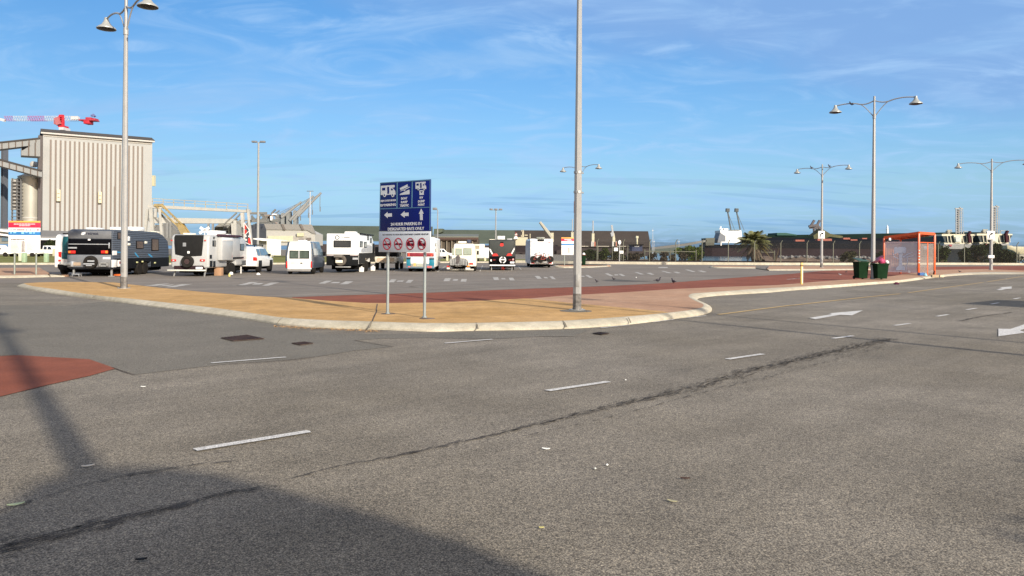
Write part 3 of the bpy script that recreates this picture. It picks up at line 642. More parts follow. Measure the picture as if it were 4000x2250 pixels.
# ================================================================ MAIN SIGN
def main_sign():
    P0 = G(1514, 1226, TOPZ); P1 = G(1658, 1241, TOPZ); u = (P1 - P0); u.z = 0; u.normalize(); n = V((u.y, -u.x, 0))
    if n.y > 0: n = -n
    PL = P0 + n * .035
    def S_(x, y): return RP(x, y, PL, n)
    t = thing('direction_sign', 'large blue parking direction sign above a white prohibition panel on two grey posts', 'sign', P0)
    for P, top in ((P0, 1.9), (P1, 1.9)):
        b = MB(); b.tube([P - V((0, 0, .05)), P + V((0, 0, 3.05))], .035, 12); b.tube([P, P + V((0, 0, .03))], .06, 12); b.build('post', mat('sign_post_grey', (.25, .28, .28), .5, .2), t, world=True, smooth=True)
    def flat(name, polys, m, t0, th, f=SG, bev=0.0, par=None):
        b = MB()
        for p in polys:
            b.prism([S_(*f(*q)) + n * t0 for q in p], n * th)
        return b.build(name, m, par or t, world=True, bevel=bev)
    BL = mat('sign_blue', (.002, .008, .13), .45, var=.06, spec=.25); SW = mat('sign_white_print', (.62, .63, .64), .5, var=.05); SGY = mat('sign_white_panel', (.60, .62, .65), .5, var=.05)
    tl, tr, br, bl = (76, 106), (972, 46), (966, 962), (62, 962)
    bp = flat('blue_panel', [[tl, tr, br, bl]], BL, 0, .02, bev=.004)
    wp = flat('white_panel', [[(57, 972), (970, 966), (970, 1342), (50, 1332)]], SGY, 0, .02, bev=.004)
    bk = mat('sign_back_grey', (.35, .36, .37), .5, .3)
    for zz in (2.0, 2.5, 3.0):
        b = MB(); b.bar(P0 + V((0, 0, zz - TOPZ)) - n * .0 + u * -.1, P1 + V((0, 0, zz - TOPZ)) + u * .1, .02, .05); b.build('back_rail', bk, t, world=True)
    # teal-grey dividing lines
    def lerp(a, b, q): return (a[0] + (b[0] - a[0]) * q, a[1] + (b[1] - a[1]) * q)
    def line(a, b, w): 
        dx, dy = b[0] - a[0], b[1] - a[1]; l = math.hypot(dx, dy); nx, ny = -dy / l * w / 2, dx / l * w / 2
        return [(a[0] + nx, a[1] + ny), (b[0] + nx, b[1] + ny), (b[0] - nx, b[1] - ny), (a[0] - nx, a[1] - ny)]
    DV = mat('sign_divider', (.10, .22, .32), .5)
    flat('divider', [line((70, 572), (966, 541), 12), line((382, 90), (376, 556), 18), line((648, 75), (640, 546), 18), line((78, 115), (968, 58), 14), line((82, 112), (72, 940), 7), line((963, 55), (958, 950), 10)], DV, .0205, .002, par=bp)
    # motorhome pictogram, twice
    def rv(ox, oy, s, f=SG):
        T = lambda pts: [(ox + x * s, oy + y * s) for x, y in pts]
        body = [T([(0, 12), (235, -4), (246, 0), (246, 30), (238, 42), (205, 40), (222, 62), (250, 95), (262, 140), (262, 165), (0, 175)])]
        flat('pictogram', body, SW, .0208, .002, par=bp)
        flat('pictogram', [T([(28, 48), (82, 45), (82, 92), (28, 94)]), T([(118, 30), (150, 28), (152, 150), (120, 152)]), T([(186, 58), (205, 56), (222, 88), (186, 92)])], BL, .0230, .002, par=bp)
        for cx in (72, 216):
            c = [(cx + 27 * math.cos(a * .524), 176 + 34 * math.sin(a * .524)) for a in range(12)]; i = [(cx + 12 * math.cos(a * .524), 176 + 14 * math.sin(a * .524)) for a in range(12)]
            flat('pictogram', [T(c)], SW, .0252, .002, par=bp); flat('pictogram', [T(i)], BL, .0275, .002, par=bp)
    rv(90, 152, 1.0); rv(706, 92, .72)
    flat('pictogram', [[(428, 205), (560, 138), (572, 148), (560, 168), (585, 176), (440, 240)], [(440, 252), (596, 182), (600, 192), (560, 215), (440, 262)], [(432, 305), (590, 232), (598, 235), (598, 312), (428, 326)], [(495, 222), (522, 222), (525, 250), (496, 252)], [(775, 244), (852, 238), (850, 322), (776, 328)]], SW, .0208, .002, par=bp)
    flat('pictogram', [[(795, 262), (835, 258), (816, 292)]], BL, .0230, .002, par=bp)
    flat('arrow', [[(152, 680), (210, 625), (210, 652), (286, 648), (286, 708), (212, 710), (212, 736)], [(442, 672), (510, 612), (510, 640), (582, 635), (582, 696), (512, 698), (512, 726)], [(806, 566), (850, 654), (830, 656), (832, 768), (786, 770), (784, 658), (764, 660)]], SW, .0208, .002, par=bp)
    def tx(s, cx, cy, hpx, wpx, m, off=.021, par=None, bold=.0):
        P = S_(*SG(cx, cy)) + n * off; top = S_(*SG(cx, cy - hpx)) + n * off; h = (top - P).length
        w = (S_(*SG(cx + wpx / 2, cy)) - S_(*SG(cx - wpx / 2, cy))).length
        o = text(par or bp, 'lettering', s, h / .70, m, P, u, n, bold=bold, thick=.004)
        xs = [((bp.parent.matrix_basis @ v.co) - P).dot(u) for v in o.data.vertices]; cur = max(xs) - min(xs); mid = (max(xs) + min(xs)) / 2
        inv = bp.parent.matrix_basis.inverted()
        for v in o.data.vertices:
            q = bp.parent.matrix_basis @ v.co; d = (q - P).dot(u); q += u * ((d - mid) * w / cur - d); v.co = inv @ q
    tx('SELF-CONTAINED', 220, 440, 32, 272, SW, bold=.001); tx('RV PARKING', 218, 522, 42, 272, SW, bold=.002)
    tx('BOAT', 505, 405, 40, 108, SW, bold=.002); tx('RAMP', 505, 470, 40, 112, SW, bold=.002); tx('TRAFFIC', 507, 532, 42, 156, SW, bold=.002)
    tx('RV', 808, 390, 38, 58, SW, bold=.002); tx('DUMP', 808, 456, 40, 114, SW, bold=.002); tx('POINT', 808, 516, 40, 114, SW, bold=.002)
    tx('24 HOUR PARKING IN', 532, 862, 52, 542, SW, bold=.002); tx('DESIGNATED BAYS ONLY', 528, 948, 52, 640, SW, bold=.002)
    DK = mat('sign_dark_print', (.10, .10, .11), .6); tx('NO PARKING TO NON SELF-CONTAINED CAMPER VEHICLES', 516, 1034, 24, 812, DK, par=wp, bold=.001)
    # prohibition roundels
    RR = mat('sign_red', (.42, .015, .03), .5)
    for k, cx in enumerate((201, 403, 615, 819)):
        cy, rx, ry = 1190, 74, 108
        ring = []
        N_ = 28
        for i in range(N_):
            a0, a1 = 2 * math.pi * i / N_, 2 * math.pi * (i + 1) / N_
            ring.append([(cx + rx * math.cos(a0), cy + ry * math.sin(a0)), (cx + rx * math.cos(a1), cy + ry * math.sin(a1)), (cx + (rx - 13) * math.cos(a1), cy + (ry - 18) * math.sin(a1)), (cx + (rx - 13) * math.cos(a0), cy + (ry - 18) * math.sin(a0))])
        flat('roundel', ring + [line((cx - 46, cy - 76), (cx + 46, cy + 76), 15)], RR, .0235, .002, par=wp)
        car = {0: [[(cx - 62, cy - 5), (cx - 20, cy - 8), (cx - 5, cy - 38), (cx + 40, cy - 38), (cx + 62, cy - 4), (cx + 72, cy + 22), (cx - 68, cy + 26)]],
               1: [[(cx - 74, cy - 2), (cx + 74, cy + 4), (cx + 74, cy + 18), (cx - 74, cy + 20)], [(cx - 50, cy - 14), (cx + 52, cy - 14), (cx + 40, cy + 18), (cx - 40, cy + 18)]],
               2: [[(cx - 60, cy - 20), (cx - 30, cy - 62), (cx + 45, cy - 60), (cx + 50, cy - 20), (cx + 66, cy), (cx + 66, cy + 40), (cx - 64, cy + 34)]],
               3: [[(cx - 64, cy - 60), (cx - 40, cy - 70), (cx + 10, cy - 40), (cx + 50, cy - 30), (cx + 64, cy + 5), (cx + 60, cy + 40), (cx - 62, cy + 34)]]}[k]
        flat('pictogram', car, mat('sign_dark_red', (.10, .01, .02), .5), .0208, .002, par=wp)
        if k in (0, 2, 3): flat('pictogram', [[(cx - 8, cy - 30), (cx + 34, cy - 30), (cx + 46, cy - 12), (cx - 16, cy - 12)]], SGY, .0226, .001, par=wp)
main_sign()

def info_sign(f, box, bands, posts, basey, z0, label, pairpx=None):
    x0, x1 = box; base = f(posts[0], basey); P = G(*base, z0); Y = P.y
    t = thing('information_board', label, 'sign', (AT(*f((x0 + x1) / 2, basey), Y).x, Y, z0), 0, 'council information boards')
    for k, px in enumerate(posts):
        a = AT(*f(px, basey), Y + .06); b = MB(); b.tube([V((a.x, Y + .06, z0 - .05)), V((a.x, Y + .06, AT(*f(px, bands[0][0] + 20), Y).z))], .045, 10); b.build('post', mat('board_post', (.25, .28, .25), .5, .2), t, world=True, smooth=True)
    for ya, yb, nm, m in bands:
        a = AT(*f(x0, yb), Y); c = AT(*f(x1, ya), Y); b = MB(); b.box(a.x, c.x, Y - .03, Y + .02, a.z + .003, c.z - .003); o = b.build(nm, m, t, world=True, bevel=.004)
    return t, Y
def text_bars(t, f, Y, rects, m, name='lettering', off=.036):
    b = MB()
    for x0, y0, x1, y1 in rects:
        a = AT(*f(x0, y1), Y - off); c = AT(*f(x1, y0), Y - off); b.box(a.x, c.x, Y - off, Y - off + .005, a.z, c.z)
    b.build(name, m, t, world=True)
def info_boards():
    OR = mat('board_orange', (.85, .38, .08), .5); RD = mat('board_red', (.66, .02, .06), .5); BU = mat('board_blue', (.02, .17, .42), .5); WH = mat('board_white', (.82, .82, .80), .5, var=.03)
    TG = mat('board_text_brown', (.13, .09, .07), .6); TP = mat('board_text_pink', (.85, .42, .45), .6); TD = mat('board_text_grey', (.18, .20, .24), .6); LB = mat('board_light_blue', (.25, .52, .78), .6); TW = mat('board_text_pale', (.30, .25, .22), .6)
    t, Y = info_sign(IL, (85, 830), [(80, 117, 'top_strip', OR), (117, 240, 'red_band', RD), (240, 335, 'logo_band', WH), (335, 415, 'blue_band', BU), (415, 826, 'white_panel', WH)], (222, 732), 1338, TOPZ, 'banded information board covered in text, on the brick island at the far left')
    random.seed(5)
    def words(x0, x1, y0, y1, n):
        out = []; x = x0
        while x < x1:
            w = random.uniform(.5, 1.5) * (x1 - x0) / n; out.append((x, y0, min(x + w, x1), y1)); x += w + (x1 - x0) / n * .16
        return out
    text_bars(t, IL, Y, words(205, 705, 140, 166, 11) + words(330, 590, 178, 202, 6), TP)
    text_bars(t, IL, Y, words(185, 265, 275, 300, 5) + [(128, 262, 150, 310), (480, 276, 520, 305), (575, 270, 605, 312), (685, 265, 700, 315)], TD)
    text_bars(t, IL, Y, words(280, 460, 268, 306, 9) + [(750, 265, 795, 312)], mat('logo_red', (.75, .2, .22), .6))
    text_bars(t, IL, Y, [(115, 345, 160, 372), (190, 342, 260, 366), (380, 342, 445, 382), (480, 345, 530, 362), (565, 345, 635, 378), (655, 345, 705, 375)], LB)
    text_bars(t, IL, Y, words(133, 460, 508, 534, 6), TG)
    rr = []
    for k in range(9): rr += words(140, 300 + 70 * random.random(), 562 + k * 28, 574 + k * 28, 8)
    text_bars(t, IL, Y, rr, TW)
    rr = []
    for k in range(9): rr += words(385, 465, 556 + k * 29, 576 + k * 29, 2)
    text_bars(t, IL, Y, rr, TG)
    rr = []
    for k in range(12): rr += words(500, 640 + 120 * random.random(), 560 + k * 19, 568 + k * 19, 9)
    text_bars(t, IL, Y, rr, TW)
    t, Y = info_sign(IR, (300, 880), [(250, 290, 'top_strip', OR), (290, 382, 'red_band', RD), (382, 470, 'logo_band', WH), (470, 522, 'blue_band', BU), (522, 865, 'white_panel', WH)], (405, 780), 1240, TOPZ, 'information board with red and blue bands, partly hidden behind the tall middle lamp post')
    text_bars(t, IR, Y, [(405, 305, 640, 345), (500, 350, 680, 368)], TP); text_bars(t, IR, Y, words(350, 620, 405, 430, 7), TD)
    text_bars(t, IR, Y, [(365, 605, 590, 625), (540, 625, 590, 800)], TW); text_bars(t, IR, Y, [(370, 640 + k * 26, 500, 650 + k * 26) for k in range(5)], mat('board_text_faint', (.72, .66, .60), .6))
info_boards()

# ================================================================ VEHICLES
def circ(cx, cz, r, n=20): return [(cx + r * math.cos(2 * math.pi * k / n), cz + r * math.sin(2 * math.pi * k / n)) for k in range(n)]
class Veh:
    """x right, y away from the camera, rear face at y=0; pixels are read on its rear or right-hand plane"""
    def __init__(s, name, label, cat, px, py, Z=None, head=0.0, w=2.3, group=None):
        P = G(px, py) if Z is None else V((AT(px, py, Z).x, Z, 0))
        s.t = thing(name, label, cat, (P.x, P.y, .004), R(head), group); s.M = s.t.matrix_basis; s.I = s.M.inverted(); s.w = w
        s.ny = (s.M.to_3x3() @ V((0, 1, 0))); s.nx = (s.M.to_3x3() @ V((1, 0, 0)))
    def rear(s, x, y, yy=0.0):
        q = s.I @ RP(x, y, s.M @ V((0, yy, 0)), s.ny); return q.x, q.z
    def side(s, x, y, xx=None):
        q = s.I @ RP(x, y, s.M @ V(((s.w / 2 if xx is None else xx), 0, 0)), s.nx); return q.y, q.z
    def rbox(s, name, f, rc, m, t=.03, par=None, bev=.0, yy=0.0):
        x0, z1 = s.rear(*f(rc[0], rc[1]), yy); x1, z0 = s.rear(*f(rc[2], rc[3]), yy)
        b = MB(); b.box(x0, x1, yy - t, yy + .01, z0, z1); return b.build(name, m, par or s.t, bevel=bev)
    def rpoly(s, name, f, pts, m, t=.02, par=None, bev=.0, yy=0.0):
        b = MB(); b.prism([(s.rear(*f(*p), yy)[0], yy - t, s.rear(*f(*p), yy)[1]) for p in pts], (0, t + .01, 0)); return b.build(name, m, par or s.t, bevel=bev)
    def spoly(s, name, f, pts, m, t=.02, par=None, bev=.0):
        b = MB(); X = s.w / 2; b.prism([(X - .01, *s.side(*f(*p))) for p in pts], (t + .01, 0, 0)); return b.build(name, m, par or s.t, bevel=bev)
    def sbox(s, name, f, rc, m, t=.02, par=None, bev=.0):
        y0, za = s.side(*f(rc[0], (rc[1] + rc[3]) / 2)); y1, _ = s.side(*f(rc[2], (rc[1] + rc[3]) / 2))
        xm = (rc[0] + rc[2]) / 2; z1 = s.side(*f(xm, rc[1]))[1]; z0 = s.side(*f(xm, rc[3]))[1]; X = s.w / 2
        b = MB(); b.box(X - .01, X + t, y0, y1, z0, z1); return b.build(name, m, par or s.t, bevel=bev)
    def swin(s, f, rc, gl=None, fr=None):
        o = s.sbox('window', f, rc, fr or BLACK, .025, bev=.005); d = (rc[2] - rc[0]) * .09; e = (rc[3] - rc[1]) * .07
        s.sbox('pane', f, (rc[0] + d, rc[1] + e, rc[2] - d, rc[3] - e), gl or GLASS, .032, par=o); return o
    def rwin(s, f, rc, gl=None, fr=None, t=.03, yy=0.0):
        o = s.rbox('window', f, rc, fr or BLACK, t, bev=.006, yy=yy); d = (rc[2] - rc[0]) * .05; e = (rc[3] - rc[1]) * .08
        s.rbox('pane', f, (rc[0] + d, rc[1] + e, rc[2] - d, rc[3] - e), gl or GLASS, t + .008, par=o, yy=yy); return o
    def wheel(s, x, y, r=.37, w=.24, rim=SILVER, name='wheel'):
        b = MB(); h = w / 2
        b.lathe([(r * .6, -h), (r * .93, -h), (r, -h * .75), (r * 1.01, 0), (r, h * .75), (r * .93, h), (r * .6, h)], (x, y, r), 24, 'x'); o = b.build(name, RUBBER, s.t, smooth=True)
        sg = 1 if x > 0 else -1; b = MB()
        b.lathe([(r * .6, -h * .9), (r * .6, h * .8), (r * .5, h * .55), (r * .2, h * .6), (r * .18, h * .95), (.01, h * .97)], (x, y, r), 20, 'x', Matrix.Scale(sg, 4, V((1, 0, 0)))); b.build('rim', rim, o, smooth=True); return o
    def spare(s, f, c, rp, m=RUBBER, yy=0.0, hub=CHAR):
        x, z = s.rear(*f(*c), yy); r = abs(s.rear(*f(c[0] + rp, c[1]), yy)[0] - x); b = MB()
        b.lathe([(.01, yy - .0), (r * .95, yy), (r, yy - .06), (r, yy - .2), (r * .92, yy - .25), (r * .6, yy - .255), (r * .55, yy - .22), (.01, yy - .22)], (x, 0, z), 28, 'y'); o = b.build('spare_wheel', m, s.t, smooth=True)
        b = MB(); b.lathe([(r * .5, yy - .20), (r * .45, yy - .245), (r * .14, yy - .245), (r * .12, yy - .27), (.01, yy - .275)], (x, 0, z), 6, 'y'); b.build('hub', hub, o)
        return o, x, z, r
def shell(v, name, prof, w, m, bev=.07, par=None, x0=None, x1=None):
    b = MB(); xa = -w / 2 if x0 is None else x0; xb = w / 2 if x1 is None else x1
    b.prism([(xa, y, z) for y, z in prof], (xb - xa, 0, 0)); return b.build(name, m, par or v.t, bevel=bev, seg=3)
def loft(v, name, sts, m, bev=.03, par=None):
    """sts: (y, zb, zbelt, ztop, wb, wbelt, wtop) half widths"""
    b = MB(); n = 10; vs = []
    for y, zb, zl, zt, wb, wl, wt in sts:
        zm = (zb + zl) / 2; rr = [(wb, zb), (wb * 1.02, zm), (wl, zl), (wt, zt - .04), (wt - .12, zt)]
        vs += [V((x, y, z)) for x, z in rr] + [V((-x, y, z)) for x, z in rr[::-1]]
    fs = [(i * n + k, i * n + (k + 1) % n, (i + 1) * n + (k + 1) % n, (i + 1) * n + k) for i in range(len(sts) - 1) for k in range(n)]
    fs += [tuple(range(n))[::-1], tuple(range((len(sts) - 1) * n, len(sts) * n))]
    b.add(vs, fs); return b.build(name, m, par or v.t, bevel=bev)

UNDER = mat('underbody_shade', (.006, .006, .006), .9)  # near-black chassis, also stands in for the shade under the vehicles
def chassis(v, w, y0, y1, z0=.2, z1=.5):
    b = MB()
    for sx in (-1, 1): b.box(sx * w * .28 - .06, sx * w * .28 + .06, y0, y1, z1 - .16, z1 + .02)
    for k in range(5): y = y0 + (y1 - y0) * (k + .5) / 5; b.box(-w * .42, w * .42, y - .12, y + .12, z0 + .04 * (k % 3), z1 + .01)
    b.box(-w * .36, w * .36, y0 + (y1 - y0) * .15, y0 + (y1 - y0) * .38, z0 - .02, z1); b.box(-w * .40, w * .40, y0 + (y1 - y0) * .6, y0 + (y1 - y0) * .9, z0, z1)
    b.build('chassis', UNDER, v.t)
def ribbed(name, col, col2, step):
    m = mat(name, col, .42, var=.05); nt = m.node_tree; N = nt.nodes; L = nt.links
    tc = N.new('ShaderNodeTexCoord'); w = N.new('ShaderNodeTexWave'); w.wave_type = 'BANDS'; w.bands_direction = 'Z'; w.inputs['Scale'].default_value = 1 / step / 2 * .62; w.inputs['Distortion'].default_value = 0
    L.new(tc.outputs['Object'], w.inputs['Vector']); bp = N.new('ShaderNodeBump'); bp.inputs['Distance'].default_value = .03; bp.inputs['Strength'].default_value = .9
    L.new(w.outputs['Fac'], bp.inputs['Height']); L.new(bp.outputs[0], N['Principled BSDF'].inputs['Normal']); return m
RIBG = ribbed('ribbed_grey_cladding', (.075, .088, .11), None, .11)

def caravan_grey():
    v = Veh('caravan', 'large dark grey caravan with a black rear band, right behind the left lamp post', 'caravan', 351, 1081, head=4.5, w=2.5, group='caravans parked in a row'); f = R2
    chassis(v, 2.5, .3, 8.3, .2, .6)
    prof = [(0, .54), (0, 1.9), (.02, 2.45), (.18, 2.66), (.45, 2.73), (6.4, 2.73), (7.4, 2.55), (8.3, 2.15), (8.5, 1.5), (8.5, .42), (5.5, .42), (5.4, .8), (3.3, .8), (3.2, .42), (.2, .42)]
    shell(v, 'body', prof, 2.5, RIBG, .06)
    v.rbox('upper_panel', f, (345, 262, 1212, 425), mat('grey_rear_panel', (.15, .155, .165), .35, .2), .02, bev=.01)
    v.rbox('rear_band', f, (347, 427, 1212, 745), BLACKG, .025, bev=.01)
    v.rbox('trim_line', f, (350, 524, 1170, 545), SILVER, .04); v.rbox('lower_panel', f, (330, 747, 1200, 1000), mat('grey_rear_lower', (.21, .215, .225), .35, .35), .03, bev=.01)
    for x0, x1, o in ((350, 495, 0), (1010, 1150, 1)):
        l = v.rbox('tail_light', f, (x0, 662, x1, 722), LRED, .06, bev=.01); v.rbox('indicator', f, ((x0 + 4, 668, x0 + 48, 714) if not o else (x1 - 48, 668, x1 - 4, 714)), LORA, .07, par=l)
    v.rbox('number_plate', f, (1045, 798, 1195, 836), mat('plate_white', (.75, .76, .78), .4), .045, bev=.004)
    v.rpoly('tool_frame', f, [(250, 945), (300, 900), (410, 902), (410, 955), (300, 960)], GALV, .16, bev=.01); v.rbox('tool_frame', f, (415, 880, 460, 985), SILVER, .14, bev=.01); v.rbox('tool_frame', f, (460, 900, 600, 965), mat('mud_splash', (.32, .24, .17), .8), .05)
    for rc in ((985, 900, 1160, 925), (985, 965, 1160, 985), (985, 900, 1015, 985), (1130, 900, 1160, 985)): v.rbox('tool_frame', f, rc, GALV, .15)
    o, x, z, r = v.spare(f, (815, 900), 138, hub=CHAR)
    for rc in ((775, 858, 912, 888), (692, 916, 912, 944), (745, 950, 858, 972)): v.rbox('spare_cover_print', f, rc, SILVER, .268, par=o)
    v.rbox('camera_lamp', f, (748, 428, 795, 462), WHITE, .06, bev=.01); v.rbox('badge', f, (345, 592, 522, 622), SILVER, .035)
    v.rbox('grab_handle', f, (1165, 505, 1185, 620), SILVER, .09, bev=.01)
    P = v.M @ V((0, -.03, 0)); xx, zz = v.rear(*f(830, 345)); text(v.t, 'lettering', 'retreat', .24, mat('logo_dark', (.03, .032, .05), .4), v.M @ V((xx, -.03, zz)), v.nx, -v.ny, bold=.004)
    v.rpoly('logo', f, [(605, 345), (620, 300), (690, 290), (690, 325), (650, 348)], WHITE, .03)
    for rc in ((1330, 300, 1455, 435), (1705, 470, 1855, 625), (2015, 420, 2160, 672)): v.swin(f, rc, mat('brown_window_glass', (.10, .075, .065), .12, var=.2))
    v.swin(f, (1235, 668, 1315, 755), WHITE, WHITE); v.sbox('hatch', f, (1540, 380, 1575, 470), WHITE, .04, bev=.01)
    for x, y in ((1880, 478), (1540, 515)): v.sbox('side_lamp', f, (x, y, x + 38, y + 44), CREAM, .06, bev=.01)
    for pts in ([(1330, 680), (1400, 690), (1412, 712), (1330, 708)], [(1675, 700), (1700, 706), (1768, 796), (1745, 800), (1690, 745)], [(1945, 728), (1985, 735), (2045, 795), (2020, 798), (1965, 765)]): v.spoly('flash_decal', f, pts, SKYB, .008)
    y1 = 8.4; b = MB(); b.box(1.24, 1.275, .25, 3.15, .44, 1.03); b.box(1.24, 1.275, 5.45, 8.45, .44, 1.03); b.box(1.24, 1.275, 3.15, 5.45, .82, 1.03); b.build('lower_skirt', BLACK, v.t)
    for rc in ((1215, 850, 1305, 1000), (1325, 855, 1415, 985)): v.sbox('hatch', f, rc, WHITE, .05, bev=.015)
    v.sbox('hatch_mark', f, (1350, 880, 1388, 930), mat('maroon_mark', (.2, .03, .03)), .06)
    for x, y in ((1705, 885), (1815, 870), (2065, 895)): v.sbox('side_lamp', f, (x, y, x + 28, y + 28), mat('yellow_lamp', (.6, .6, .3), .3), .06, bev=.01)
    for y in (3.85, 4.75): v.wheel(1.08, y, .40, .25, SILVER); v.wheel(-1.08, y, .40, .25)
    for x in (-1.05, 1.05): b = MB(); b.bar((x, .35, 0), (x, .35, .6), .09); b.bar((x - .16, .35, .02), (x + .16, .35, .02), .12, .04); b.build('stabiliser_leg', GALV, v.t)
    b = MB(); b.box(-.9, -.3, 1.4, 2.4, 2.73, 2.86); b.build('roof_vent', WHITE, v.t, bevel=.03)
    b = MB(); b.box(.0, .8, 2.4, 3.4, 2.73, 2.93); b.build('roof_hatch', WHITE, v.t, bevel=.04); b = MB(); b.box(.3, 1.15, 3.7, 4.7, 2.73, 2.99); b.build('air_conditioner', WHITE, v.t, bevel=.05)
    b = MB(); b.box(.3, 1.1, 6.6, 7.3, 2.66, 2.78); b.build('roof_vent', CREAM, v.t, bevel=.03)
    b = MB(); b.bar((0, 8.4, .5), (0, 9.6, .55), .12); b.build('drawbar', BLACK, v.t)
    for (x, y, l, m) in ((515, 1155, 'small silver folding step standing under the rear of the dark grey caravan', SILVER),):
        a = G(*f(x, 1188)); b = MB(); b.box(-.22, .22, -.15, .15, .12, .17); 
        for sx in (-.2, .2):
            for sy in (-.12, .12): b.bar((sx, sy, 0), (sx * .9, sy * .9, .13), .03)
        o = b.build('folding_step', m, bevel=.004); o.location = a; tag(o, l, 'step')
    a = G(*f(1310, 1190)); b = MB(); b.tube([V((.33 * math.cos(k * .35), .28 * math.sin(k * .35), .03 + .01 * k * .3)) for k in range(40)], .022, 6)
    o = b.build('hose', mat('orange_hose', (.75, .16, .03), .5), smooth=True); o.location = a + V((0, .4, 0)); tag(o, 'coil of orange hose on the ground beside the dark grey caravan', 'hose')
caravan_grey()

def bus_teal():
    v = Veh('camper_bus', 'white and teal van half hidden behind the left side of the dark grey caravan', 'van', 282, 1078, Z=44.2, head=4.5, w=2.1); f = R2
    chassis(v, 2.1, .3, 5.3, .18, .5)
    prof = [(0, .45), (0, 1.3), (.12, 2.3), (.3, 2.45), (4.4, 2.45), (4.9, 1.7), (5.6, 1.3), (5.7, .45)]
    shell(v, 'body', prof, 2.1, WHITE, .10)
    v.rpoly('window', f, [(245, 380), (345, 378), (345, 690), (225, 690), (228, 500)], TEALD, .03, bev=.01)
    v.rpoly('door_panel', f, [(215, 695), (345, 695), (345, 840), (215, 830)], mat('teal_lower', (.03, .10, .12), .3, var=.4), .03, bev=.01)
    v.rpoly('tail_light', f, [(150, 685), (208, 690), (205, 800), (155, 780)], LRED, .05, bev=.01); v.rbox('reflector', f, (150, 845, 195, 880), LRED, .05); v.rbox('reflector', f, (172, 890, 205, 925), SILVER, .05)
    v.rpoly('bumper', f, [(145, 935), (345, 955), (345, 1060), (175, 1050), (150, 1010)], BLACK, .12, bev=.03)
    v.rbox('roof_rack', f, (232, 312, 345, 340), BLACK, .0, yy=.4, bev=.01)
    for x in (-.88, .88):
        for y in (.9, 4.4): v.wheel(x, y, .36, .22)
bus_teal()

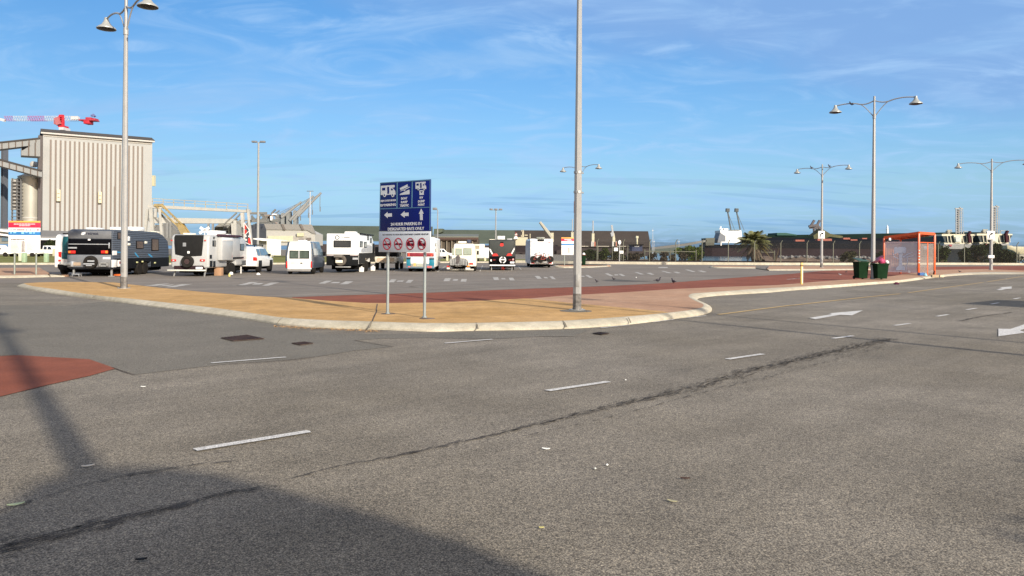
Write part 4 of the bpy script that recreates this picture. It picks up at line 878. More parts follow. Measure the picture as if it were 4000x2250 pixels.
def caravan_white():
    v = Veh('caravan', 'light grey caravan with a large black rear panel, spare wheel and slide-out side', 'caravan', 741, 1080, head=1.0, w=2.25, group='caravans parked in a row'); f = R3
    chassis(v, 2.25, .3, 6.4, .2, .62)
    prof = [(0.0, .5), (-.02, 1.2), (.04, 2.3), (.12, 2.44), (.3, 2.5), (5.6, 2.5), (6.4, 2.3), (6.75, 1.7), (6.75, .95), (6.4, .55), (4.6, .55), (4.6, .9), (3.0, .9), (3.0, .5)]
    LG = mat('pale_grey_fibreglass', (.40, .405, .40), .35, var=.05, coat=.3)
    shell(v, 'body', prof, 2.25, LG, .12)
    v.rpoly('rear_panel', f, [(440, 350), (1015, 350), (1010, 400), (975, 770), (820, 778), (610, 778), (440, 740), (425, 520), (425, 385)], CHAR, .06, bev=.03)
    v.rbox('rear_sticker', f, (598, 505, 662, 580), mat('sticker_grey', (.22, .23, .24), .6), .07); v.rbox('camera_lamp', f, (690, 675, 735, 725), WHITE, .11, bev=.02)
    v.spare(f, (700, 885), 122, hub=mat('spare_hub', (.06, .04, .04), .6), yy=-.03)
    for x0 in (360, 940):
        l = v.rbox('tail_light', f, (x0, 838, x0 + 96, 882), LRED, .07, bev=.02); v.rbox('reflector', f, (x0 + 34, 850, x0 + 66, 872), mat('white_lens', (.7, .5, .5), .3), .08, par=l)
    for x0 in (350, 1025): v.rbox('marker_light', f, (x0, 448, x0 + 30, 470), LRED, .04)
    v.rpoly('rear_recess', f, [(415, 970), (1000, 965), (1030, 1040), (415, 1040)], mat('dark_recess', (.03, .018, .02), .7), .03); v.rbox('number_plate', f, (855, 992, 990, 1038), mat('plate_white', (.75, .76, .78)), .06, bev=.004)
    v.rbox('bumper_bar', f, (300, 1042, 1065, 1078), mat('pale_bumper', (.62, .62, .54), .4), .22, bev=.03)
    # right side
    for rc in ((1200, 385, 1232, 432), (1185, 460, 1250, 580), (1128, 750, 1168, 825), (1130, 868, 1180, 990), (1198, 875, 1240, 1000)): v.swin(f, rc)
    so = v.sbox('slide_out', f, (1285, 400, 1505, 855), LG, .30, bev=.05); v.sbox('blind_box', f, (1290, 410, 1500, 465), WHITE, .33, par=so, bev=.01)
    v.sbox('awning_rail', f, (1270, 345, 1735, 385), mat('maroon_awning', (.06, .03, .045), .5), .16, bev=.02)
    v.sbox('door', f, (1530, 420, 1725, 800), GREYL, .05, bev=.02); v.swin(f, (1565, 505, 1685, 655), mat('door_window', (.22, .22, .20), .2)); v.swin(f, (1740, 530, 1818, 665), GLASSB)
    v.sbox('side_stripe', f, (1530, 795, 1795, 822), BLACK, .07); v.sbox('hatch', f, (1775, 862, 1845, 960), mat('hatch_dark', (.08, .085, .09), .4), .06, bev=.01)
    for y in (3.4, 4.15): v.wheel(.98, y, .37, .23, mat('dusty_rim', (.25, .22, .18), .5)); v.wheel(-.98, y, .37, .23)
    for x in (-.85, .95): b = MB(); b.bar((x, .1, .55), (x - .12, .1, 0), .07); b.build('stabiliser_leg', GALV, v.t)
    b = MB(); b.bar((1.0, 5.9, 0), (1.0, 5.9, .7), .06); b.build('stabiliser_leg', WHITE, v.t)
    b = MB(); b.bar((0, 6.7, .5), (0, 8.1, .5), .12); b.build('drawbar', BLACK, v.t)
    b = MB(); b.box(-.75, -.25, .8, 1.5, 2.5, 2.6); b.build('roof_vent', CREAM, v.t, bevel=.02); b = MB(); b.box(.35, 1.05, 1.6, 3.0, 2.5, 2.78); b.build('air_conditioner', WHITE, v.t, bevel=.05)
    b = MB(); b.bar((0, 2.2, 2.5), (0, 2.2, 2.72), .05); b.bar((-.32, 2.2, 2.62), (.28, 2.2, 2.98), .03, .16); b.bar((.32, 2.2, 2.62), (-.28, 2.2, 2.98), .03, .16); b.build('aerial', WHITE, v.t)
    b = MB(); b.box(.2, .7, 4.2, 4.8, 2.5, 2.62); b.build('roof_vent', WHITE, v.t, bevel=.02)
    # bits standing beside it
    for (x, y, w, h), l, c, m, nm in (((1312, 1168, .42, .50), 'brown wooden box under the light grey caravan beside its wheels', 'box', mat('brown_box', (.36, .21, .12), .8), 'wooden_box'),
                               ((1560, 1152, .24, .2), 'white plastic tub on the ground beside the wheels of the light grey caravan', 'tub', WHITE, 'plastic_tub'),
                               ((1525, 1190, .12, .2), 'small yellow bottle by the white tub beside the light grey caravan', 'bottle', mat('yellow_plastic', (.65, .55, .15), .5), 'plastic_bottle'),
                               ((2105, 1160, .26, .16), 'crumpled white bag on the ground between caravan and four-wheel drive', 'bag', WHITE, 'plastic_bag')):
        a = G(*f(x, y)); b = MB()
        if nm == 'wooden_box':
            b.box(-w / 2, w / 2, -.2, .2, 0, h); 
        elif nm == 'plastic_bag':
            b.lathe([(.03, 0), (w * .5, .02), (w * .55, h * .4), (w * .3, h * .8), (.03, h)], (0, 0, 0), 7)
        else: b.lathe([(w * .35, 0), (w * .5, .02), (w * .5, h * .7), (w * .3, h * .9), (w * .12, h)], (0, 0, 0), 14)
        o = b.build(nm, m, bevel=.008); o.location = a; tag(o, l, c)
caravan_white()

def suv():
    v = Veh('four_wheel_drive', 'white four-wheel drive with roof rack parked ahead of the light grey caravan', 'car', 945, 1066, Z=51.5, head=3.5, w=1.98); f = R3
    chassis(v, 1.9, .3, 4.6, .22, .46)
    S_ = [(0, .55, 1.08, 1.12, .90, .97, .93), (.06, .45, 1.10, 1.30, .93, .985, .90), (.22, .42, 1.12, 1.66, .96, .99, .82), (.5, .42, 1.13, 1.80, .97, .99, .78), (1.6, .42, 1.14, 1.84, .98, .99, .78), (2.6, .42, 1.13, 1.80, .98, .99, .76),
          (3.25, .42, 1.10, 1.45, .98, .98, .74), (3.6, .42, 1.06, 1.14, .97, .97, .80), (4.5, .44, .98, 1.02, .95, .95, .82), (4.85, .5, .82, .86, .86, .88, .80)]
    loft(v, 'body', S_, WHITE, .04)
    def sidewin(ya, yb, za, zb, za2=None, zb2=None):
        b = MB(); x = lambda z: .995 - (z - 1.13) / .67 * .20 + .012
        pts = [(x(za), ya, za), (x(za), yb, za), (x(zb), (yb if zb2 is None else zb2), zb), (x(zb), ya + .06, zb)]
        b.prism(pts, (.012, 0, .004)); o = b.build('window', GLASSB, v.t)
        return o
    sidewin(.32, 1.0, 1.2, 1.66); sidewin(1.12, 2.05, 1.2, 1.68); sidewin(2.12, 3.3, 1.19, 1.68, zb2=2.75)
    b = MB(); b.prism([(-.72, .13, 1.24), (.74, .13, 1.24), (.68, .26, 1.66), (-.66, .26, 1.66)], (0, -.02, 0)); b.build('rear_window', GLASSB, v.t)
    for x in (-.86, .86): b = MB(); b.box(x - .11, x + .12, -.03, .2, .84, 1.1); b.build('tail_light', LRED, v.t, bevel=.02)
    b = MB(); b.box(-.93, .93, -.12, .15, .46, .72); b.build('bumper', WHITE, v.t, bevel=.05)
    b = MB(); b.box(-.6, .1, -.03, .02, .80, .92); b.build('number_plate', mat('plate_white', (.75, .76, .78)), v.t)
    for x in (-.86, .86):
        for y in (.95, 3.85): v.wheel(x, y, .39, .26)
    b = MB()
    for y in (.5, 1.2, 1.9, 2.5): b.bar((-.7, y, 1.93), (.7, y, 1.93), .04)
    for x in (-.7, .7): b.bar((x, .4, 1.93), (x, 2.7, 1.93), .05, .07); b.bar((x, .5, 1.8), (x, .5, 1.93), .05); b.bar((x, 2.5, 1.78), (x, 2.5, 1.93), .05)
    b.build('roof_rack', BLACK, v.t)
    b = MB(); b.box(.99, 1.17, 2.95, 3.08, 1.14, 1.32); b.build('mirror', BLACK, v.t, bevel=.03)
    b = MB(); b.box(.97, 1.0, .55, 1.36, .44, .86); b.box(.97, 1.0, 3.44, 4.26, .44, .86); b.build('wheel_arch', CHAR, v.t, bevel=.02)
suv()

def van_white():
    v = Veh('high_roof_van', 'white high-roof van with twin dark rear windows, left of the black and white caravan', 'van', 1168, 1072, head=5.0, w=1.78); f = R4
    chassis(v, 1.78, .2, 5.0, .16, .42)
    W = .89
    S_ = [(0, .42, 1.25, 2.14, W - .02, W, W * .84), (.05, .40, 1.25, 2.17, W, W, W * .85), (.6, .40, 1.25, 2.2, W, W, W * .86), (3.3, .40, 1.22, 2.2, W, W, W * .86), (3.75, .4, 1.2, 2.08, W, W, W * .80), (4.4, .4, 1.15, 1.5, W, W, W * .78), (4.75, .42, 1.05, 1.18, W, W, W * .82), (5.2, .5, .85, .95, W * .93, W * .95, W * .8)]
    loft(v, 'body', S_, mat('van_side_grey', (.06, .075, .10), .3, var=.15, vs=.8, coat=.5), .05)
    v.rpoly('rear_doors', f, [(272, 482), (676, 482), (698, 620), (704, 1040), (222, 1040), (216, 780), (240, 600)], mat('van_white_dusty', (.74, .74, .70), .38, var=.05, coat=.25), .012, bev=.006)
    b = MB(); b.box(-W * .74, W * .74, .08, 3.3, 2.19, 2.215); b.build('roof_panel', WHITE, v.t, bevel=.01)
    o = v.rbox('rear_windows', f, (262, 662, 660, 828), BLACK, .032, bev=.01)
    v.rbox('pane', f, (278, 676, 440, 812), mat('van_glass', (.07, .09, .075), .12, var=.3), .04, par=o); v.rbox('pane', f, (474, 676, 646, 812), mat('van_glass', (.07, .09, .075)), .04, par=o); v.rbox('door_seam', f, (442, 668, 468, 822), GREYL, .045, par=o)
    b = MB(); b.box(-.005, .005, -.018, 0, .5, 2.05); b.build('door_gap', BLACK, v.t)
    v.rbox('dirt_print', f, (290, 890, 438, 938), mat('dust_grey', (.50, .49, .50), .8), .02); v.rbox('badge', f, (480, 905, 525, 930), BLACK, .02); v.rbox('badge', f, (275, 845, 340, 856), SILVER, .015); v.rbox('badge', f, (585, 842, 610, 858), SILVER, .015)
    for x0 in (196, 690): v.rbox('tail_light', f, (x0, 880, x0 + 26, 1010), LRED, .05, bev=.01); 
    v.rbox('bumper', f, (215, 1045, 690, 1085), mat('grey_bumper', (.20, .19, .18), .6), .10, bev=.03)
    for x in (-.76, .76):
        for y in (.95, 4.2): v.wheel(x, y, .34, .22)
    def sw(ya, yb, za, zb, cut=0):
        x = lambda z: W - (z - 1.2) / 1.0 * .13 + .012
        b = MB(); b.prism([(x(za), ya, za), (x(za), yb, za), (x(zb), yb - cut, zb), (x(zb), ya, zb)], (.012, 0, 0)); b.build('window', GLASSB, v.t)
    sw(.35, 1.4, 1.28, 1.72); sw(1.5, 2.7, 1.28, 1.72); sw(2.95, 4.2, 1.22, 1.68, .35)
    b = MB(); b.box(W - .01, W + .012, .3, 4.6, .75, .85); b.build('side_strip', BLACK, v.t)
    b = MB(); b.box(W, W + .2, 3.95, 4.08, 1.2, 1.5); b.build('mirror', BLACK, v.t, bevel=.03)
    b = MB(); b.box(-.2, .3, .7, 1.3, 2.19, 2.29); b.build('roof_vent', WHITE, v.t, bevel=.02)
van_white()

def caravan_offroad():
    v = Veh('caravan', 'white caravan with black lower half and one wide rear window, left of the sign', 'caravan', 1338, 1066, head=2.2, w=2.28, group='caravans parked in a row'); f = R4
    chassis(v, 2.28, .3, 7.5, .22, .7)
    prof = [(0, .62), (0, 1.55), (0, 2.72), (.06, 2.80), (5.9, 2.80), (6.8, 2.45), (7.8, 1.5), (7.8, .7), (5.2, .7), (5.0, 1.0), (2.9, 1.0), (2.7, .62)]
    shell(v, 'body', prof, 2.28, mat('caravan_white', (.78, .79, .77), .4, var=.04, coat=.2), .03)
    v.rwin(f, (1152, 458, 1500, 602))
    v.rbox('lower_panel', f, (1005, 738, 1650, 965), mat('chequer_black', (.010, .011, .012), .5, bump=.5, bs=90), .03, bev=.01)
    v.spare(f, (1300, 860), 112, mat('dusty_tyre_cover', (.11, .095, .08), .8), yy=-.02)
    b = MB(); x, z = v.rear(*f(1280, 775)); b.box(x - .38, x + .22, -.42, -.27, z - .1, z + .12); b.build('jerry_cover', mat('dusty_cover', (.14, .125, .11), .85), v.t, bevel=.05)
    v.rbox('number_plate', f, (1205, 855, 1345, 908), CREAM, .30, bev=.004); v.rbox('badge', f, (1535, 805, 1645, 845), SILVER, .05)
    for rc in ((1015, 745, 1170, 770), (1485, 745, 1640, 770)): v.rbox('tail_light', f, rc, mat('pale_lens', (.40, .34, .33), .3), .06, bev=.01)
    v.rbox('bumper_bar', f, (1200, 980, 1500, 1005), GALV, .28, bev=.02)
    xx, zz = v.rear(*f(1395, 405)); DK = mat('logo_black', (.05, .05, .05), .5)
    text(v.t, 'lettering', 'Crusader', .17, DK, v.M @ V((xx, -.012, zz)), v.nx, -v.ny, bold=.003)
    gx, gz = v.rear(*f(1225, 400)); b = MB(); c1 = circ(gx, gz, .16, 18); c2 = circ(gx, gz, .105, 18)
    for k in range(18):
        k2 = (k + 1) % 18; b.prism([(c1[k][0], -.015, c1[k][1]), (c1[k2][0], -.015, c1[k2][1]), (c2[k2][0], -.015, c2[k2][1]), (c2[k][0], -.015, c2[k][1])], (0, .016, 0))
    b.build('gear_logo', DK, v.t)
    # side
    b = MB(); X = 1.14; b.box(X - .005, X + .02, .02, 2.75, .64, 1.42); b.box(X - .005, X + .02, 5.15, 7.75, .72, 1.42); b.box(X - .005, X + .02, 2.75, 5.15, 1.02, 1.42); b.build('lower_skirt', mat('chequer_grey', (.028, .028, .027), .6, bump=.5, bs=90), v.t)
    for rc in ((1678, 475, 1732, 595), (1762, 488, 1812, 605), (1828, 355, 1855, 455), (1885, 405, 1912, 510)): v.swin(f, rc, GLASSB)
    v.sbox('door', f, (1930, 520, 1965, 730), CHAR, .03); v.spoly('grey_flash', f, [(1705, 640), (1820, 545), (1920, 570), (1920, 700), (1705, 700)], mat('graphic_grey', (.42, .43, .44), .4), .006); v.sbox('awning_rail', f, (1668, 328, 1930, 350), BLACK, .12, bev=.02)
    for y in (3.5, 4.3): v.wheel(.98, y, .40, .24, mat('dusty_rim', (.25, .22, .18), .5)); v.wheel(-.98, y, .40, .24)
    b = MB(); b.box(-.05, .75, .9, 1.8, 2.80, 2.98); b.build('air_conditioner', WHITE, v.t, bevel=.05); b = MB(); b.box(.2, .9, 4.0, 4.8, 2.8, 2.9); b.build('roof_vent', WHITE, v.t, bevel=.03)
    b = MB(); b.bar((0, 7.7, .6), (0, 9.0, .6), .12); b.build('drawbar', BLACK, v.t)
    for (x, y), l in (((1712, 1090), 'white jerry can standing by the wheel of the black and white caravan, nearer one'), ((1942, 1088), 'white jerry can farther along the side of the black and white caravan')):
        Yd = 55.5 if x < 1800 else 59.0; a = V((AT(*f(x, y), Yd).x, Yd, .004)); b = MB(); b.box(-.17, .17, -.1, .1, 0, .34); b.box(-.06, .06, -.03, .03, .34, .42); o = b.build('jerry_can', WHITE, bevel=.025); o.location = a; tag(o, l, 'can', 'jerry cans beside the caravan')
    # the ute ahead of it
    u = Veh('utility_truck', 'rust-stained white ute ahead of the black and white caravan, mostly behind the sign post', 'truck', 1506, 1060, Z=61.5, head=2, w=1.9)
    S_ = [(0, .6, 1.0, 1.1, .85, .95, .9), (2.2, .5, 1.05, 1.12, .93, .95, .9), (2.25, .5, 1.1, 1.75, .93, .95, .8), (3.6, .5, 1.1, 1.75, .93, .95, .78), (4.2, .5, 1.05, 1.12, .93, .95, .85), (5.2, .5, .95, 1.0, .9, .92, .8)]
    loft(u, 'body', S_, mat('rusty_white', (.62, .56, .46), .6, var=.35, vs=4), .04)
    for x in (-.83, .83):
        for y in (.9, 4.3): u.wheel(x, y, .38, .25)
    b = MB(); b.box(-.9, .9, .1, 2.15, 1.12, 1.9); b.build('canopy', BLACK, u.t, bevel=.04)
    b = MB(); b.box(-.7, .7, -.02, .0, .7, 1.0); b.build('tailgate', mat('rusty_panel', (.5, .38, .26), .7, var=.4, vs=5), u.t)
    b = MB(); b.box(.95, .97, 2.5, 3.4, 1.15, 1.6); b.build('window', GLASS, u.t)
caravan_offroad()

def bus_blue():
    v = Veh('bus', 'old camper bus with teal rear corners and a red band, behind the blue sign', 'bus', 1642, 1062, head=2.5, w=2.2); f = R5
    chassis(v, 2.2, .3, 8.0, .14, .36)
    prof = [(0, .32), (0, 1.3), (.05, 2.5), (.25, 2.66), (7.2, 2.66), (7.8, 2.4), (8.2, 1.2), (8.2, .35)]
    shell(v, 'body', prof, 2.2, WHITE, .10)
    v.rbox('rear_band', f, (232, 785, 830, 872), MAROON, .03, bev=.01)
    v.rbox('rear_window', f, (300, 540, 760, 760), GLASS, .03, bev=.03)
    for x in (250, 755):
        for y in (795, 835): v.rbox('tail_light', f, (x, y, x + 38, y + 32), mat('bright_red_lens', (.75, .06, .02), .3), .05, bev=.01)
    v.rbox('lower_panel', f, (212, 878, 842, 1135), mat('steel_blue', (.12, .20, .26), .4), .05, bev=.02)
    v.rbox('hatch', f, (312, 888, 722, 1030), mat('hatch_white', (.72, .72, .70), .4), .08, bev=.01); v.rbox('hatch_lower', f, (318, 1030, 610, 1108), mat('hatch_grey', (.28, .28, .25), .5), .09, bev=.01)
    v.rbox('number_plate', f, (455, 1050, 555, 1085), mat('plate_green', (.36, .40, .30)), .10); v.rbox('stain', f, (375, 1020, 430, 1080), mat('orange_stain', (.6, .38, .1)), .095)
    for rc in ((228, 925, 310, 1075), (725, 925, 835, 1075)): v.rbox('corner_panel', f, rc, TEAL, .07, bev=.015)
    for rc in ((228, 905, 310, 930), (725, 910, 835, 935)): v.rbox('corner_step', f, rc, BLACK, .10)
    for rc in ((250, 1085, 305, 1110), (680, 1080, 780, 1125)): v.rbox('lamp_cluster', f, rc, mat('pink_lens', (.6, .12, .12), .4, var=.6, vs=14), .09, bev=.01)
    for x in (-.9, .9):
        for y in (1.6, 6.4): v.wheel(x, y, .42, .28)
    v.swin(f, (858, 575, 872, 640)); v.swin(f, (853, 700, 866, 760))
bus_blue()

def coaster():
    v = Veh('camper_bus', 'cream camper bus with curtained rear windows and a covered motorbike on its rear rack', 'bus', 1812, 1060, head=2.0, w=1.95); f = R7
    chassis(v, 1.95, .2, 6.3, .18, .44)
    W = .96
    S_ = [(0, .42, 1.2, 2.12, W - .03, W, W * .80), (.06, .4, 1.2, 2.16, W, W, W * .82), (.5, .4, 1.2, 2.22, W, W, W * .84), (5.6, .4, 1.2, 2.22, W, W, W * .84), (6.2, .4, 1.1, 1.9, W, W, W * .8), (6.5, .5, 1.0, 1.1, W * .95, W * .95, W * .8)]
    loft(v, 'body', S_, CREAM, .09)
    WF = mat('window_rubber', (.16, .17, .13), .6)
    for rc in ((1068, 690, 1258, 892), (1302, 678, 1545, 890), (962, 680, 1022, 885)): v.rwin(f, rc, GLASSC, WF, .04)
    v.rbox('tail_light', f, (1475, 1120, 1590, 1170), LRED, .06, bev=.015); v.rbox('indicator', f, (1592, 1120, 1620, 1170), WHITE, .06)
    v.rbox('bumper', f, (895, 1290, 1610, 1345), mat('dirty_bumper', (.40, .38, .33), .6), .10, bev=.03)
    for x in (-.82, .82):
        for y in (1.3, 5.2): v.wheel(x, y, .36, .24)
    v.rbox('roof_box', f, (1145, 475, 1385, 530), CREAM, .0, yy=.8, bev=.03); v.rbox('solar_panel', f, (985, 485, 1120, 505), CHAR, .0, yy=1.5); v.rbox('roof_bag', f, (1400, 430, 1530, 530), mat('dark_bag', (.05, .06, .09), .8, var=.6, vs=4), .0, yy=1.2, bev=.05)
    b = MB(); b.box(W, W + .16, 5.6, 5.7, 1.3, 1.65); b.box(-W - .16, -W, 5.6, 5.7, 1.3, 1.65); b.build('mirror', BLACK, v.t, bevel=.03)
    # rack with a covered motorbike
    r = thing('motorbike', 'motorbike under a wrinkled grey cover on the rack of the cream bus', 'motorbike', v.M @ V((0, -.55, 0)), R(2))
    x0, z0 = v.rear(*f(890, 1190), -.55); x1, z1 = v.rear(*f(1430, 950), -.55); b = MB(); random.seed(4)
    cols = 26; prof = [(0, .78), (.08, .86), (.16, .80), (.26, .82), (.34, 1.05), (.42, 1.25), (.5, 1.30), (.56, 1.05), (.66, .88), (.78, .86), (.9, .80), (1, .62)]
    def top(q):
        for a, c in zip(prof, prof[1:]):
            if a[0] <= q <= c[0]: return a[1] + (c[1] - a[1]) * (q - a[0]) / (c[0] - a[0])
        return .6
    grid = []
    for i in range(cols + 1):
        q = i / cols; x = x0 + (x1 - x0) * q; zt = z0 + (z1 - z0) * top(q); row = []
        for j in range(15):
            a = math.pi * j / 14; d = .30 * math.cos(a) * (1 + .1 * math.sin(i * 1.7)); zz = z0 + (zt - z0) * math.sin(a) ** .45
            nn = noise.noise(V((x * 4, d * 5, zz * 4))) * .06
            row.append(V((x, -d + nn, zz + nn * .6)))
        grid.append(row)
    vs = [p for r_ in grid for p in r_]; b.add(vs, [(i * 15 + j, i * 15 + j + 1, (i + 1) * 15 + j + 1, (i + 1) * 15 + j) for i in range(cols) for j in range(14)])
    b.build('cover', mat('wrinkled_grey_cover', (.20, .20, .195), .7, var=.35, vs=5, bump=.8, bs=9), r, smooth=True)
    b = MB(); b.lathe([(.24, -.06), (.30, -.04), (.30, .04), (.24, .06)], (x0 + .25, 0, .62), 18, 'y'); b.lathe([(.24, -.06), (.30, -.04), (.30, .04), (.24, .06)], (x1 - .25, 0, .62), 18, 'y'); b.build('wheels', RUBBER, r, smooth=True)
    b = MB(); b.prism([V((x0 + (x1 - x0) * q, -.33, z0 + (z1 - z0) * h)) for q, h in [(.33, .2), (.40, 1.0), (.5, 1.3), (.58, 1.0), (.5, .15)]], (0, .06, 0)); b.build('dark_cover_patch', mat('dark_cover', (.10, .09, .09), .8, var=.4, vs=6), r, bevel=.02)
    k = v.rbox('carrier_rack', f, (930, 1190, 1490, 1235), mat('pale_rack', (.50, .50, .48), .5), .06, yy=-.5, bev=.02)
    v.rbox('rack_lights', f, (805, 1200, 890, 1245), LRED, .05, yy=-.6, bev=.01); v.rbox('rack_lights', f, (805, 1262, 890, 1305), CREAM, .05, yy=-.6); v.rbox('rack_lights', f, (1400, 1200, 1480, 1240), LORA, .05, yy=-.6, bev=.01); v.rbox('number_plate', f, (1365, 1262, 1500, 1305), mat('plate_white', (.75, .76, .78)), .05, yy=-.6)
    b = MB(); b.bar((-.5, 0, .45), (-.5, -.6, .45), .07); b.bar((.5, 0, .45), (.5, -.6, .45), .07); b.build('rack_arms', GALV, v.t)
coaster()

def caravan_red():
    v = Veh('caravan', 'charcoal caravan with red flashes and a white bumper bar, right of the cream bus', 'caravan', 1961, 1056, head=1.6, w=2.28, group='caravans parked in a row'); f = R6
    chassis(v, 2.28, .3, 6.9, .2, .55)
    prof = [(0, .5), (-.05, 1.25), (.08, 2.5), (.25, 2.6), (6, 2.6), (6.9, 2.2), (7.1, 1.2), (7.1, .5)]
    shell(v, 'body', prof, 2.28, mat('charcoal_body', (.04, .042, .042), .4, var=.08), .06)
    v.rpoly('rear_panel', f, [(320, 468), (815, 468), (800, 610), (640, 770), (500, 770), (318, 620)], mat('satin_grey', (.055, .06, .058), .45, var=.06), .05, bev=.02)
    for pts in ([(318, 622), (345, 640), (390, 730), (370, 740), (322, 660)], [(818, 600), (825, 640), (775, 735), (755, 725), (790, 650)]): v.rpoly('white_flash', f, pts, WHITE, .07)
    for pts in ([(375, 745), (410, 722), (470, 725), (500, 772), (385, 775)], [(655, 772), (690, 720), (755, 715), (775, 765)]): v.rpoly('red_flash', f, pts, mat('red_flash', (.50, .025, .02), .4), .08)
    for pts in ([(535, 490), (600, 488), (598, 515), (545, 515)],): v.rpoly('badge', f, pts, BLACK, .06)
    v.rpoly('red_badge', f, [(540, 515), (595, 512), (608, 560), (590, 578), (545, 580), (528, 562)], mat('red_flash', (.50, .025, .02)), .06)
    v.rbox('lower_panel', f, (322, 780, 835, 945), BLACKG, .06, bev=.02)
    o, x, z, r = v.spare(f, (585, 850), 72, mat('black_tyre_cover', (.03, .03, .03), .5), yy=-.05)
    b = MB(); c1 = circ(x, z, r * .95, 22); c2 = circ(x, z, r * .68, 22)
    for k in range(22):
        k2 = (k + 1) % 22
        if k % 11 in (4, 5): continue
        b.prism([(c1[k][0], -.315, c1[k][1]), (c1[k2][0], -.315, c1[k2][1]), (c2[k2][0], -.315, c2[k2][1]), (c2[k][0], -.315, c2[k][1])], (0, .01, 0))
    b.box(x - r * .85, x + r * .85, -.32, -.305, z - .03, z + .08); b.build('cover_print', mat('print_white', (.7, .7, .7), .5), o)
    v.rbox('white_sticker', f, (338, 842, 365, 880), WHITE, .08); v.rbox('red_sticker', f, (780, 825, 812, 860), mat('pinkish', (.6, .3, .3)), .08); v.rbox('number_plate', f, (735, 885, 820, 920), mat('plate_white', (.75, .76, .78)), .08)
    for rc in ((385, 838, 440, 862), (705, 838, 762, 862)): v.rbox('tail_light', f, rc, mat('dim_red_lens', (.14, .01, .01), .3), .08)
    v.rbox('bumper_bar', f, (322, 945, 835, 975), mat('bumper_white', (.78, .79, .80), .35), .25, bev=.03)
    for x in (-.95, .95):
        for y in (1.9, 2.8): v.wheel(x, y, .36, .23)
    b = MB(); 
    for x in (-.9, .85): b.bar((x, .1, .55), (x, .1, 0), .07)
    b.build('stabiliser_legs', GALV, v.t)
    a = v.M @ V((.1, .5, 0)); b = MB()
    for k in range(5):
        an = k * 1.2566; b.bar((0, 0, .17), (.2 * math.cos(an), .03, .17 + .17 * math.sin(an)), .07)
    b.lathe([(.1, -.04), (.11, 0), (.1, .04)], (0, 0, .17), 10, 'y'); o = b.build('wheel_clamp', mat('red_clamp', (.75, .07, .05), .5), bevel=.01); o.location = a; tag(o, 'bright red wheel clamp on the ground under the charcoal caravan', 'clamp')
    v.rbox('roof_hatch', f, (482, 370, 628, 440), WHITE, .0, yy=.9, bev=.03); v.rbox('roof_vent', f, (320, 435, 425, 458), CREAM, .0, yy=.8); v.rbox('roof_vent', f, (675, 420, 775, 450), GREYL, .0, yy=1.4, bev=.02)
caravan_red()

def motorhome():
    v = Veh('motorhome', 'tall white motorhome with two bicycles on its rear, rightmost parked vehicle', 'motorhome', 2115, 1046, head=2.6, w=2.27); f = R6
    chassis(v, 2.27, .2, 7.2, .14, .38)
    prof = [(0, .35), (0, 2.8), (.08, 2.88), (6.6, 2.88), (7.3, 2.4), (7.4, .4)]
    shell(v, 'body', prof, 2.27, mat('motorhome_white', (.80, .80, .79), .35, var=.03, coat=.3), .05)
    b = MB(); b.box(-1.15, -1.135, .1, 7.0, .5, 2.7); b.build('side_panel', mat('side_grey_blue', (.30, .33, .42), .4), v.t)
    v.rbox('roof_spoiler', f, (1265, 392, 1430, 435), mat('spoiler_grey', (.20, .21, .18), .5, var=.6, vs=6), .06, bev=.03); v.rbox('camera_housing', f, (1290, 440, 1420, 475), CHAR, .10, bev=.03)
    v.rbox('decal', f, (1500, 490, 1555, 512), mat('decal_pink', (.5, .22, .25)), .012); v.rbox('decal', f, (1155, 478, 1185, 492), GREYM, .012); v.rbox('decal', f, (1190, 515, 1245, 530), GREYL, .012)
    v.rbox('grey_strip', f, (1150, 765, 1230, 790), GREYL, .02); v.rbox('grey_strip', f, (1540, 765, 1590, 795), GREYL, .02)
    for rc in ((1158, 902, 1225, 925), (1505, 900, 1575, 925)): v.rbox('tail_light', f, rc, LRED, .03, bev=.005)
    v.rbox('rack_rail', f, (1255, 885, 1470, 905), GALV, .35, bev=.01)
    for x in (-.92, .92):
        for y in (1.8, 6.0): v.wheel(x, y, .36, .24)
    def bike(xc, label, off):
        x0, z0 = v.rear(*f(xc, 840)); s = .33
        t = thing('bicycle', label, 'bicycle', v.M @ V((x0, -.15 - off, z0)), R(2.6), 'bicycles on the motorhome rack')
        for dx in (-.48, .48):
            b = MB(); b.lathe([(s - .03, -.015), (s, -.015), (s + .005, 0), (s, .015), (s - .03, .015)], (dx, 0, 0), 20, 'y'); w = b.build('wheel', RUBBER, t, smooth=True)
            b = MB()
            for k in range(8): b.bar((dx, 0, 0), (dx + (s - .02) * math.cos(k * .785), 0, (s - .02) * math.sin(k * .785)), .008)
            b.build('spokes', SILVER, w)
        m = mat('bike_red', (.30, .04, .03), .35); b = MB()
        for a, c in (((-.48, 0, 0), (-.12, 0, .0)), ((-.48, 0, 0), (-.2, 0, .42)), ((-.12, 0, 0), (-.22, 0, .52)), ((-.2, 0, .42), (.32, 0, .45)), ((-.12, 0, 0), (.34, 0, .36)), ((.48, 0, 0), (.30, 0, .55))): b.bar(a, c, .04)
        b.build('frame', m, t)
        b = MB(); b.box(-.32, -.1, -.06, .06, .55, .60); b.build('saddle', BLACK, t, bevel=.02)
        b = MB(); b.bar((.30, 0, .55), (.24, 0, .78), .03); b.bar((.2, -.25, .78), (.2, .25, .78), .03); b.bar((.2, 0, .78), (.12, 0, .84), .03); b.build('handlebar', SILVER, t)
    bike(1300, 'red bicycle nearer the motorhome wall on its rear rack', .0); bike(1440, 'red bicycle on the outer side of the motorhome rack, shifted right', .22)
motorhome()

